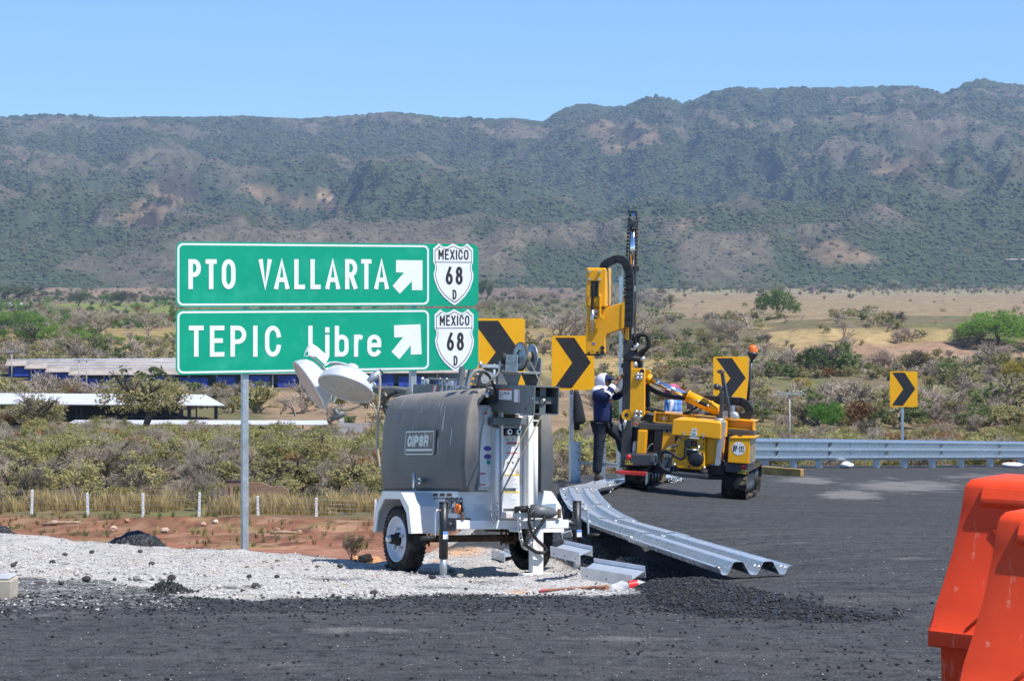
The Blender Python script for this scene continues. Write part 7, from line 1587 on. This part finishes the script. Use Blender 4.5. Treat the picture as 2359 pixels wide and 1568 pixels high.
# heaps of loose asphalt
t = NT('loose_asphalt'); vc = t.voro(26, out='Color'); vd = t.voro(26); c = t.mix(t.ramp(vc, .2, .9), (.008, .008, .009), (.038, .039, .043)); t.col(c); t.set(rough=.5, spec=.4); t.bump(vd, 1, .03); HEAPM = t.m
def heap(cx, d, rx_, ry_, ztop, label, sink=.1):
    zb = min(gz(cx, d), gz(cx-rx_*.6, d), gz(cx+rx_*.6, d))-sink; h = ztop-zb; n = 46; g_ = np.linspace(-1.15, 1.15, n); U, V_ = np.meshgrid(g_, g_, indexing='ij'); r_ = np.hypot(U, V_)
    Hh = h*np.clip(1-r_**1.25, -.12, 1)*(1+.12*(fbm(U*2+cx, V_*2, 3, 5)-.5)) + (fbm(U*9, V_*9, 3, 6)-.5)*.075 + (vn(U*21, V_*21, 4)-.5)*.035
    co, q = grid_mesh('h', U*rx_, V_*ry_, Hh); me = mesh_np('asphalt_heap', co, q); o = link('asphalt_heap', me, HEAPM); o.location = (cx, d, zb); tag(o, label, 'asphalt heap', 'heaps of loose asphalt'); return o
heap((312-CX)/F*24.9, 24.9, 1.25, 1.0, P(300, 1213, 24.9).z, 'black asphalt heap behind the white gravel, left of the sign post'); heap((-16-CX)/F*25.3, 25.3, .80, .7, P(0, 1204, 25.3).z, 'black asphalt heap cut by the left border of the view')
g_ = ghit(384, 1362); heap(g_.x, g_.y, .15, .22, g_.z+.06, 'small flat asphalt spill on the near edge of the white gravel', .02)
# boulders, logs
def rock(name, pos, s, col, label, cat, group=None, seed=1):
    v, f = blobs(seed); v = v*np.array(s); me = np_mesh(name, v, f, paint('%s_stone_%d' % (name, seed), col, .9, var=.25, vs=4/max(s), spec=.1)); o = bpy.data.objects.new(name, me); C.objects.link(o); o.location = pos; tag(o, label, cat, group); return o
for i, (x, y, w_, col, lb) in enumerate([(262,1224,18,(.50,.33,.25),'pinkish boulder on the red soil left of the asphalt heap'),(379,1227,17,(.48,.36,.28),'pale boulder on the red soil right behind the asphalt heap'),(469,1211,12,(.50,.34,.26),'boulder below the fourth fence post, left one of a pair'),(496,1206,13,(.50,.42,.33),'boulder below the fourth fence post, right one of a pair'),(293,1203,12,(.42,.22,.13),'small rusty boulder below the third fence post'),(640,1222,9,(.46,.28,.20),'small pale stone on red soil right of the sign post'),(690,1226,8,(.48,.38,.30),'small light stone beside the fallen pole'),(126,1209,15,(.46,.34,.27),'boulder at the left end of the pale log')]):
    g_ = ghit(x, y, 30, 140); s = w_*g_.y/F*1.15; rock('boulder', g_+Vector((0, 0, .05*s)), (s, s, s*.9), col, lb, 'boulder', 'boulders on the red soil', 10+i)
for i, (x, y, d, w_, lb) in enumerate([(842,1292,21.9,26,'orange earth clod touching the left trailer tyre'),(862,1286,22.6,30,'larger orange earth clod behind the left trailer tyre'),(822,1290,22.0,16,'small orange earth clod beside the weed')]):
    p = P(x, y, d); s = w_*d/F; rock('earth_clod', Vector((p.x, d, gz(p.x, d)+s*.15)), (s*1.4, s, s), (.52, .27, .13), lb, 'earth clod', 'orange earth clods', 30+i)
LOGM = paint('bleached_wood', (.36, .25, .17), .85, var=.3, vs=6)
for a, c_, r_, lb in (((112, 1206), (172, 1212), .07, 'pale fallen log on the red soil at far left'), ((620, 1231), (697, 1229), .055, 'straight fallen pole on the red soil right of the sign post')):
    p, q = ghit(*a, 30, 140), ghit(*c_, 30, 140); q = Vector((q.x, (p.y+q.y)/2, 0)); p.y = q.y; p.z = gz(p.x, p.y)+r_; q.z = gz(q.x, q.y)+r_; b = MB(); b.tube([Vector((0, 0, 0)), (q-p)*.4+Vector((0, 0, .03)), q-p], [r_, r_*.9, r_*.7], 8); o = b.build('fallen_log', LOGM); o.location = p; tag(o, lb, 'log')
# stake, bottle, block
p, q = P(*zA6(1200, 615), 15.6), P(*zA6(1690, 630), 15.3)
p.z = gz(p.x, p.y)+.03; q.z = gz(q.x, q.y)+.03; b = MB(); d_ = q-p; b.box((0, 0, 0), (d_.length, .045, .035), 0); b.box((-d_.length/2+.03, 0, 0), (.062, .047, .037), 1); o = b.build('wooden_stake', [paint('stake_wood', (.30, .13, .07), .8, var=.35, vs=14, dirt=(.05, .04, .035), ds=9, dlo=.55, dhi=.75), paint('pink_marker', (.60, .12, .16), .7)], bev=.004)
o.location = (p+q)/2; o.rotation_euler = (.15, -math.atan2(d_.z, d_.x), math.atan2(d_.y, d_.x)); tag(o, 'flat brown wooden stake with pink painted end on the white gravel', 'stake')
c0 = P(*zA6(1860, 665), 15.2); c0.z = gz(c0.x, c0.y)+.035; bo = empty('plastic_bottle', Matrix.Translation(c0) @ rz(12) @ ry(86)); tag(bo, 'crushed clear plastic bottle with red label beside the nearest steel spacer', 'bottle')
t = NT('clear_plastic'); t.col((.85, .87, .9)); t.set(rough=.12, spec=.6); tb = t.n('ShaderNodeBsdfTransparent'); mx = t.n('ShaderNodeMixShader'); mx.inputs[0].default_value = .45; t.l(tb.outputs[0], mx.inputs[1]); t.l(t.b.outputs[0], mx.inputs[2]); t.l(mx.outputs[0], t.out.inputs[0]); CLEAR = t.m
b = MB(); prof = [(.0, -.15), (.028, -.15), (.034, -.13), (.030, -.10), (.036, -.07), (.033, -.02), (.036, .05), (.028, .09), (.013, .12), (.013, .14)]; b.lathe(prof, (0, 0, 0), (0, 0, 1), 16); b.v = [(x*(1+.25*math.sin(z*60)), y*(.72+.2*math.cos(z*45)), z) for x, y, z in b.v]; b.build('bottle_body', CLEAR, bo); b = MB(); b.lathe([(.037, -.02), (.0375, .045)], (0, 0, 0), (0, 0, 1), 16); b.v = [(x, y*.85, z) for x, y, z in b.v]; b.build('bottle_label', paint('red_label', (.65, .02, .02), .4), bo); b = MB(); b.cyl((0, 0, .138), (0, 0, .158), .016, 12); b.build('bottle_cap', paint('red_cap', (.6, .02, .02), .4), bo)
p = P(2, 1389, 13.2); zg = gz(p.x, p.y); b = MB(); b.bx(-.16, .062, 0, .2, -.02, .105); b.bx(-.16, .05, .01, .19, .106, .122, 1); o = b.build('concrete_block', [paint('stained_concrete', (.42, .37, .30), .9, var=.15, vs=9, dirt=(.36, .17, .07), ds=14, dlo=.58, dhi=.72), paint('grey_cap', (.40, .42, .45), .7)], bev=.008); o.location = (p.x, p.y, zg); tag(o, 'stained concrete block at the left border on the dark asphalt', 'block')
# timber and sacks on the far side of the road
a_, c_ = P(*zB8(20, 402), 45.5), P(*zB8(450, 409), 44.6); zg = max(gz(a_.x, a_.y), gz(c_.x, c_.y)); b = MB(); d_ = c_-a_; L = math.hypot(d_.x, d_.y); b.bx(0, L, -.06, .06, 0, .15); o = b.build('timber_beam', paint('yellow_timber', (.42, .26, .08), .8, var=.3, vs=5, dirt=(.20, .12, .05), ds=7, streak=False), bev=.006); o.location = (a_.x, a_.y, gz(a_.x, a_.y)+.01); o.rotation_euler = (0, -math.atan2(gz(c_.x, c_.y)-gz(a_.x, a_.y), L), math.atan2(d_.y, d_.x)); tag(o, 'long yellowish timber beam lying beside the right track of the rig', 'beam')
SACK = paint('white_sack', (.70, .70, .72), .8, var=.08, bump=.4, bs=9)
for i, (x0, x1, y0, y1, d, lb) in enumerate([(1934, 1966, 1072, 1080, 52.6, 'small white sack between the guardrail posts'), (2307, 2357, 1069.5, 1079, 61.0, 'larger white sack at the foot of the guardrail at the right border')]):
    w_ = (x1-x0)/F*d; p = P((x0+x1)/2, y1, d); g_ = gz(p.x, p.y); b = MB(); b.ball((0, 0, 0), .5, 0, 18); v = np.array(b.v); kx = fbm(v[:, 0]*5+i*9, v[:, 1]*5+v[:, 2]*4, 3, i); b.v = [tuple(q) for q in (v*np.array([w_, .4, .17])*(.75+.5*kx)[:, None])]; o = b.build('sack', SACK); o.location = (p.x, p.y, g_+.07); tag(o, lb, 'sack')
# bolts spilled beside the rails
for i, (x, y, d, n_, lb) in enumerate([(390, 1425, 33.0, 30, 'spill of shiny bolts left of the rig'), (1080, 1305, 38.2, 34, 'spill of shiny bolts at the end of the farthest loose rail beam')]):
    c0 = P(*z4(x, y), d); c0.z = gz(c0.x, c0.y); b = MB(); rr = random.Random(i)
    for k in range(n_):
        u = Vector((rr.gauss(0, .12), rr.gauss(0, .10), rr.random()*.05+.02)); dr = Vector((rr.gauss(0, 1), rr.gauss(0, 1), rr.gauss(0, .5))).normalized(); b.cyl(u, u+dr*.045, .008, 6); b.cyl(u+dr*.045, u+dr*.058, .018, 8)
    o = b.build('bolt_heap', STEEL); o.location = c0; tag(o, lb, 'bolts', 'spilled bolts')
# white post and wire fence along the red soil
fp = [(-190,1120,1188),(-57,1124,1190),(72.9,1127.7,1193),(202.5,1134,1195),(329.6,1135.5,1192),(458.5,1133.5,1199),(595,1142,1199),(729,1146,1207),(864,1150,1210)]
pts = []
for x, y0, y1 in fp:
    d = 96.2; X_ = (x-CX)/F*d; pts.append((X_, d, gz(X_, d), (HY-y0)/F*d, x))
FW = empty('wire_fence', loc(pts[0][0], 96.2, pts[0][2])); tag(FW, 'white concrete post and wire fence between red soil and thicket', 'fence')
FO = Vector((pts[0][0], 96.2, pts[0][2])); CONC = paint('white_concrete', (.80, .80, .82), .8, var=.06, vs=6)
for i, (X_, d, z0, zt_, x) in enumerate(pts):
    b = MB(); w_ = .105; lean = .03*((i*7) % 3-1); h = zt_-z0
    for k in range(5):
        a_, c_ = k/5, (k+1)/5; zc = Vector((X_+lean*(a_+.5/5), d, z0-.1+(h+.1)*(a_+.1)))-FO; b.box(zc, (w_-.012*k*.4, .11, (h+.1)/5-.018)); b.box(zc, (w_-.03, .08, (h+.1)/5+.004))
    b.build('fence_post', CONC, FW)
for k in range(4):
    b = MB(); b.tube([Vector((X_, d-.06, z0+(zt_-z0)*(.28+.21*k)))-FO for X_, d, z0, zt_, x in pts], .004, 5); b.build('fence_wire', GALVD, FW)
# ruined brick wall in the thicket
def brick(name, c1, c2, sx, sy, mortar):
    t = NT(name); br = t.n('ShaderNodeTexBrick'); br.inputs['Scale'].default_value = 1; br.inputs['Brick Width'].default_value = sx; br.inputs['Row Height'].default_value = sy; br.inputs['Mortar Size'].default_value = .018; br.inputs['Color1'].default_value = (*c1, 1); br.inputs['Color2'].default_value = (*c2, 1); br.inputs['Mortar'].default_value = (*mortar, 1)
    mp_ = t.n('ShaderNodeMapping'); mp_.inputs['Rotation'].default_value = (R(90), 0, 0); t.l(t.coord(), mp_.inputs[0]); t.l(mp_.outputs[0], br.inputs['Vector']); t.col(t.mix(t.ramp(t.noise(3, 5), .4, .75, 0, .5), br.outputs[0], (.10, .08, .06))); t.set(rough=.9); return t.m
d = 103.5; a_ = P(520, 1138, d); zg = gz(a_.x, d); s = d/F; RW = empty('ruined_wall', loc(a_.x, d, zg)); tag(RW, 'roofless ruined brick wall with a doorway in the thicket behind the sign post', 'ruin')
b = MB(); Z0 = (HY-1109)/F*d-zg; b.prism([(0, 0, -.3), (.12, 0, -.3), (.12, 0, Z0-.25), (.65, 0, Z0-.2), (.65, 0, -.3), (.75, 0, -.3), (.75, 0, Z0+.02), (0, 0, Z0-.02)], (0, .15, 0)); b.prism([(.751, 0, -.3), (3.0, 0, -.3), (3.0, 0, Z0-.45), (2.7, 0, Z0-.2), (2.2, 0, Z0-.25), (1.7, 0, Z0-.05), (.751, 0, Z0)], (0, .15, 0)); b.bx(0, .15, .151, 1.6, -.3, Z0-.1); b.build('brick_wall', brick('old_brick', (.26, .10, .055), (.34, .16, .09), .22, .075, (.30, .22, .15)), RW)
b = MB(); b.bx(-.05, .85, -.02, .17, Z0-.02, Z0+.07); b.build('lintel', paint('charred_beam', (.06, .045, .04), .9), RW)
# grey block wall
d = 196.; a_ = P(778, 1000, d); zg = gz(a_.x, d); BW = empty('block_wall', loc(a_.x, d, zg)); tag(BW, 'unfinished grey concrete block wall with reinforcing rods left of the trailer', 'wall'); b = MB(); h = (HY-974)/F*d-zg; b.bx(0, 5.2, 0, .2, -.4, h); b.bx(0, .2, .201, 5, -.4, h+.15); b.build('block_courses', brick('grey_blocks', (.42, .41, .40), (.50, .49, .47), .4, .2, (.36, .35, .34)), BW)
b = MB()
for x in (.1, 1.3, 2.5, 3.8): b.cyl((x, .1, h-.2), (x, .1, h+.75), .03, 6)
b.build('rebar', RUST, BW)
# poultry houses and sheds
ROOFM = paint('corrugated_roof', (.33, .27, .22), .75, var=.25, vs=.5, dirt=(.42, .38, .34), ds=.35, dlo=.45, dhi=.65); TARP = paint('blue_tarpaulin', (.022, .060, .36), .5, var=.45, vs=1.2, bump=.4, bs=2); WROOF = paint('white_sheet_roof', (.56, .57, .60), .45, var=.05, vs=.4); POSTM = paint('dark_timber', (.06, .05, .045), .9, var=.3); WWALL = paint('pale_wall', (.52, .52, .54), .85, var=.12, vs=.8)
for i, (ax, ay, ey, by, x0, x1, d, m_, lb) in enumerate([(24.4, 829.7, 839.2, 863, 7, 40, 352, TARP, 'farthest poultry house of the row with blue curtained gable'), (68, 835.3, 845.6, 870, 51.5, 85, 340, TARP, 'second poultry house from the back with blue curtained gable'), (115.7, 842.3, 853.3, 876, 98, 134, 328, TARP, 'third poultry house from the back, its gable half hidden by a shrub'), (167, 849.5, 860, 889, 149, 189, 314, WWALL, 'nearest poultry house of the row with pale gable and blue tarpaulins along its side')]):
    c0 = P((x0+x1)/2, by, d); s = d/F; zg = gz(c0.x, d); o = empty('poultry_house', loc(c0.x, d, zg) @ rz(9)); tag(o, lb, 'poultry house', 'poultry houses in a row'); zr_, ze = (HY-ay)/F*d-zg, (HY-ey)/F*d-zg; L = 58.; hw = 4.2
    b = MB(); b.prism([(.05, hw, -.3), (.05, -hw, -.3), (.05, -hw, ze), (.05, 0, zr_-.08), (.05, hw, ze)], (.25, 0, 0)); b.build('gable_wall', m_, o)
    b = MB(); vs = [(-.5, -hw-.7, ze-.05), (-.5, 0, zr_), (-.5, hw+.7, ze-.05), (L, -hw-.7, ze-.05), (L, 0, zr_), (L, hw+.7, ze-.05)]; b.add(vs, [(0, 3, 4, 1), (1, 4, 5, 2)]); rf = b.build('roof', ROOFM, o, solid=.08)
    b = MB(); b.tube([(-.5, 0, zr_+.06), (L, 0, zr_+.06)], .16, 6); b.build('ridge_cap', WROOF, rf)
    for k in range(15): b = MB(); b.bx(.4+k*4, .6+k*4, -hw, -hw+.2, -.3, ze-.15); b.build('side_post', WWALL, o)
    b = MB(); rr = random.Random(i); xx = .8
    while xx < L-3: w_ = 2.6+rr.random()*1.6; hh = .45+.5*rr.random(); b.bx(xx, xx+w_, -hw-.12, -hw-.04, -.25, hh*ze); xx += w_+.15+rr.random()*1.5
    b.build('side_curtain', TARP, o); b = MB(); b.bx(.6, L-.2, hw-.3, hw-.1, -.3, ze-.1); b.build('back_wall', WWALL, o)
d = 229.; S = d/F; a_ = P(230, 968, d); zg = gz(a_.x, d); SH = empty('open_shed', loc(a_.x, d, zg)); O_ = Vector((a_.x, d, zg)); tag(SH, 'long open cattle shed with a bright white metal roof on thin posts', 'shed')
r0, r1, e0, e1, k0, k1 = [P(*v)-O_ for v in ((-40, 905.5, 229), (473, 909, 229), (-60, 930, 223.5), (518, 934, 223.5), (-40, 912, 234.5), (440, 915, 234.5))]
b = MB(); b.add([e0, e1, r1, r0, k0, k1], [(0, 1, 2, 3), (3, 2, 5, 4)]); b.build('roof', WROOF, SH, solid=.07)
for zx, w_ in ((510, .05), (545, .05), (683, .06), (730, .08), (1180, .07), (1330, .09), (1490, .05), (1520, .05), (1595, .06), (1635, .05), (1695, .17), (1760, .07), (1935, .17)):
    p = P(*z7(zx, 1170), 224.5)-O_; g_ = gz(p.x+O_.x, 224.5)-zg-.3; b = MB(); b.bx(p.x-w_, p.x+w_, p.y-w_, p.y+w_, g_, p.z+.05); b.build('post', POSTM, SH)
b = MB(); p, q = P(*z7(400, 1168), 224.5)-O_, P(*z7(1990, 1182), 224.5)-O_; b.tube([p, q], .06, 6); p, q = P(*z7(400, 1262), 224.5)-O_, P(*z7(1700, 1270), 224.5)-O_; b.tube([p, q], .05, 6); p, q = P(*z7(1450, 1250), 224.5)-O_, P(*z7(1700, 1275), 224.5)-O_; b.tube([p, q], .05, 6); b.build('beam', POSTM, SH)
b = MB(); p = P(*z7(1090, 1290), 227)-O_; b.bx(p.x-6, p.x+6, p.y, p.y+3, -.2, 1.3); b.build('feed_stack', paint('dark_fodder', (.05, .042, .035), 1, var=.5, vs=1.2, bump=.5, bs=2), SH)
d = 208.; a_ = P(450, 985, d); zg = gz(a_.x, d); LS = empty('low_shed', loc(a_.x, d, zg)); O_ = Vector((a_.x, d, zg)); tag(LS, 'very long low shed with a white roof in front of the open cattle shed', 'shed')
b = MB(); q = [P(*v)-O_ for v in ((154, 977, 207), (757, 978, 207), (752, 968.5, 209.5), (172, 967.5, 209.5))]; b.add(q, [(0, 1, 2, 3)]); b.build('roof', WROOF, LS, solid=.06)
for zx in (1640, 1700, 1770, 1790, 1808, 1850, 1905, 2040): p = P(*z8b(zx, 550), 207.6)-O_; b = MB(); g_ = gz(p.x+O_.x, 207.6)-zg-.3; b.bx(p.x-.06, p.x+.06, p.y-.06, p.y+.06, g_, p.z); b.build('post', POSTM, LS)
b = MB(); p, q = P(*z8b(1640, 585), 207.6)-O_, P(*z8b(1850, 588), 207.6)-O_; b.box((p+q)/2, ((q-p).length, .4, .12)); b.build('trough', paint('trough_concrete', (.33, .32, .31), .9), LS)
# poles, tanks, cow, farm house
def pole(px_, ytop, ybase, d, arms, label):
    p = P(px_, ytop, d); zg = gz(p.x, d); o = empty('utility_pole', loc(p.x, d, zg)); tag(o, label, 'utility pole', 'utility poles'); h = p.z-zg; b = MB(); r_ = .085*d/300+.02; b.cyl((0, 0, -.3), (0, 0, h), r_, 8, 0, r_*.75); b.build('pole_shaft', paint('pole_concrete', (.42, .40, .37), .85), o) if 'pole_concrete' not in bpy.data.materials else b.build('pole_shaft', bpy.data.materials['pole_concrete'], o)
    for k, (dz, wd) in enumerate(arms): b = MB(); b.bx(-wd, wd, -r_-.08, -r_-.001, h-dz-.05, h-dz+.05); [b.cyl((x, -r_-.04, h-dz+.05), (x, -r_-.04, h-dz+.22), .045, 6) for x in (-wd*.9, wd*.9, wd*.3)]; b.build('cross_arm', GALVD, o)
pole(27, 808, 878, 330, [(.12, .9)], 'utility pole in front of the leftmost poultry house'); pole(182, 827.6, 890, 305, [(.1, .6), (2.2, .5), (2.9, .5)], 'utility pole with three cross arms in front of the pale gable'); pole(199.3, 828, 884, 309, [(.1, 1.3)], 'utility pole with one wide cross arm right of the pale gable'); pole(1819, 905, 1010, 150, [(.06, .85)], 'thin utility pole rising behind the curve guardrail')
for x, y, lb in ((24.4, 705, 'white water tank in front of the dark trees, left one'), (48.5, 707.5, 'white water tank in front of the dark trees, right one')):
    g_ = ghit(x, y, 300, 2000); s = g_.y/F; o = empty('water_tank', Matrix.Translation(g_)); tag(o, lb, 'water tank', 'white water tanks'); b = MB(); r_ = 4.6*s; b.lathe([(0, -.3), (r_, -.3), (r_*1.02, 5*s), (r_, 7*s), (r_*.6, 9*s), (r_*.25, 9.4*s)], (0, 0, 0), (0, 0, 1), 20); b.build('tank_body', WROOF, o); b = MB(); b.lathe([(r_*.25, 9.3*s), (r_*.25, 10*s), (0, 10.2*s)], (0, 0, 0), (0, 0, 1), 12); b.build('tank_lid', WROOF, o)
def cow(px_, py_, wpx, label, flip=1):
    g_ = ghit(px_, py_, 120, 400); L = wpx*g_.y/F/2.2*1.15; f = flip; b = lambda x, y, z: Vector((x*L*f, y*L, z*L))
    V = [b(-.85, 0, .42), b(-.35, 0, .50), b(.25, 0, .52), b(.62, 0, .62), b(.88, -.05, .82), b(1.12, -.10, .70), b(.95, .10, .98), b(.95, -.16, .98), b(.55, -.30, .12), b(.95, -.42, .10), b(.70, -.45, .08), b(-.60, -.42, .16), b(-.25, -.55, .10), b(-.55, -.60, .08), b(-.95, .0, .40), b(-1.05, .05, .10)]
    E = [(0, 1), (1, 2), (2, 3), (3, 4), (4, 5), (4, 6), (4, 7), (3, 8), (8, 9), (9, 10), (0, 11), (11, 12), (12, 13), (0, 14), (14, 15)]; rd = [.30, .38, .36, .22, .15, .09, .04, .04, .12, .07, .06, .16, .08, .06, .05, .03]
    o = skin('cow', V, E, [k*L for k in rd], paint('cream_hide', (.62, .58, .52), .8, var=.1) if 'cream_hide' not in bpy.data.materials else bpy.data.materials['cream_hide'], root=1); o.location = g_; tag(o, label, 'cow')
cow(803, 974, 25, 'cream white cow lying on the bare ground left of the trailer lamps')
i_ = int(np.argmin(np.abs(mu-2345))); col_ = np.where(np.arange(MT['px'].shape[0]) < 260, np.abs(MT['py'][:, i_]-602), 1e9) if 'py' in MT else np.abs((HY-MT['Z'][:, i_]/MT['Y'][:, i_]*F)-602); j_ = int(np.argmin(col_)); hp_ = Vector((MT['X'][j_, i_], MT['Y'][j_, i_], MT['Z'][j_, i_])); s = hp_.y/F
FH = empty('farm_house', Matrix.Translation(hp_)); tag(FH, 'long low farm house on the brown slope at the right border', 'house'); b = MB(); b.bx(-26*s, 22*s, 0, 12*s, -3, 4*s); b.build('house_wall', paint('adobe_wall', (.38, .25, .18), .9), FH); b = MB(); b.prism([(-28*s, -2*s, 4*s), (-28*s, 6*s, 6.5*s), (-28*s, 14*s, 4*s)], (52*s, 0, 0)); b.build('roof', ROOFM, FH); b = MB()
for k in range(5): b.bx((-22+9*k)*s, (-18+9*k)*s, -.6, -.01, .3, 3*s)
b.build('window_row', BLACK, FH)
# ---- loose stones and crumbs on the near ground
GM, LM = NG['g'].ravel(), NG['a'].ravel(); Yn = NG['Y'].ravel(); Xn = NG['X'].ravel(); Zn = NG['Z'].ravel(); vis = (np.abs(Xn/Yn) < .27) & (Yn > 8) & (Yn < 40) & (NG['ed'].ravel() < .6)
rocks = [proto('pebble', *blobs(50+i)) for i in range(4)]
def strew(name, wgt, n, smin, smax, pw, cols_, label=None):
    w_ = wgt*vis*Yn**1.0; w_ = w_/w_.sum(); id_ = nr.choice(len(w_), n, p=w_); s = smin+(smax-smin)*nr.random(n)**pw
    pts = np.stack([Xn[id_]+nr.normal(0, .015, n)*Yn[id_]/14, Yn[id_]+nr.normal(0, .03, n), Zn[id_]], 1); pts[:, 2] = H(pts[:, 0], pts[:, 1])+s*.12
    ci = nr.integers(0, len(cols_), n); tn = np.array(cols_)[ci]*(.75+.5*nr.random((n, 1))); scatter(name, pts, np.stack([s*1.2, s*(.8+.5*nr.random(n)), s*.9], 1), tn, nr.integers(0, 4, n), rocks, label=label)
for p in rocks: p.data.materials.clear()
t = NT('pebble_stone'); a = t.n('ShaderNodeAttribute'); a.attribute_type = 'INSTANCER'; a.attribute_name = 'tint'; t.col(t.mix(t.ramp(t.noise(3, 3), .4, .6, 0, .35), a.outputs['Color'], (.1, .095, .09))); t.set(rough=.8, spec=.25); 
for p in rocks: p.data.materials.append(t.m)
strew('gravel_stones', np.clip(GM, 0, 1)**2, 15000, .005, .019, 2.2, [(.58, .56, .53), (.50, .48, .46), (.62, .60, .57), (.36, .35, .34)])
strew('gravel_lumps', np.clip(GM, 0, 1)*(.3+NG['a2'].ravel()), 150, .015, .055, 3.0, [(.03, .03, .032), (.05, .05, .052), (.22, .21, .20), (.45, .42, .38), (.025, .025, .027)])
strew('asphalt_crumbs', np.clip(LM, 0, 1)**2*(1-GM)+.02*(NG['py'].ravel() > 1375), 15000, .005, .018, 2.2, [(.014, .014, .016), (.03, .03, .033), (.055, .056, .06), (.012, .012, .014)])
strew('road_grit', (1-GM)*(1-.6*LM)*np.where(Yn < 16, 1, .30), 5000, .004, .010, 2.2, [(.02, .02, .022), (.16, .155, .15), (.05, .05, .052), (.34, .33, .31)])
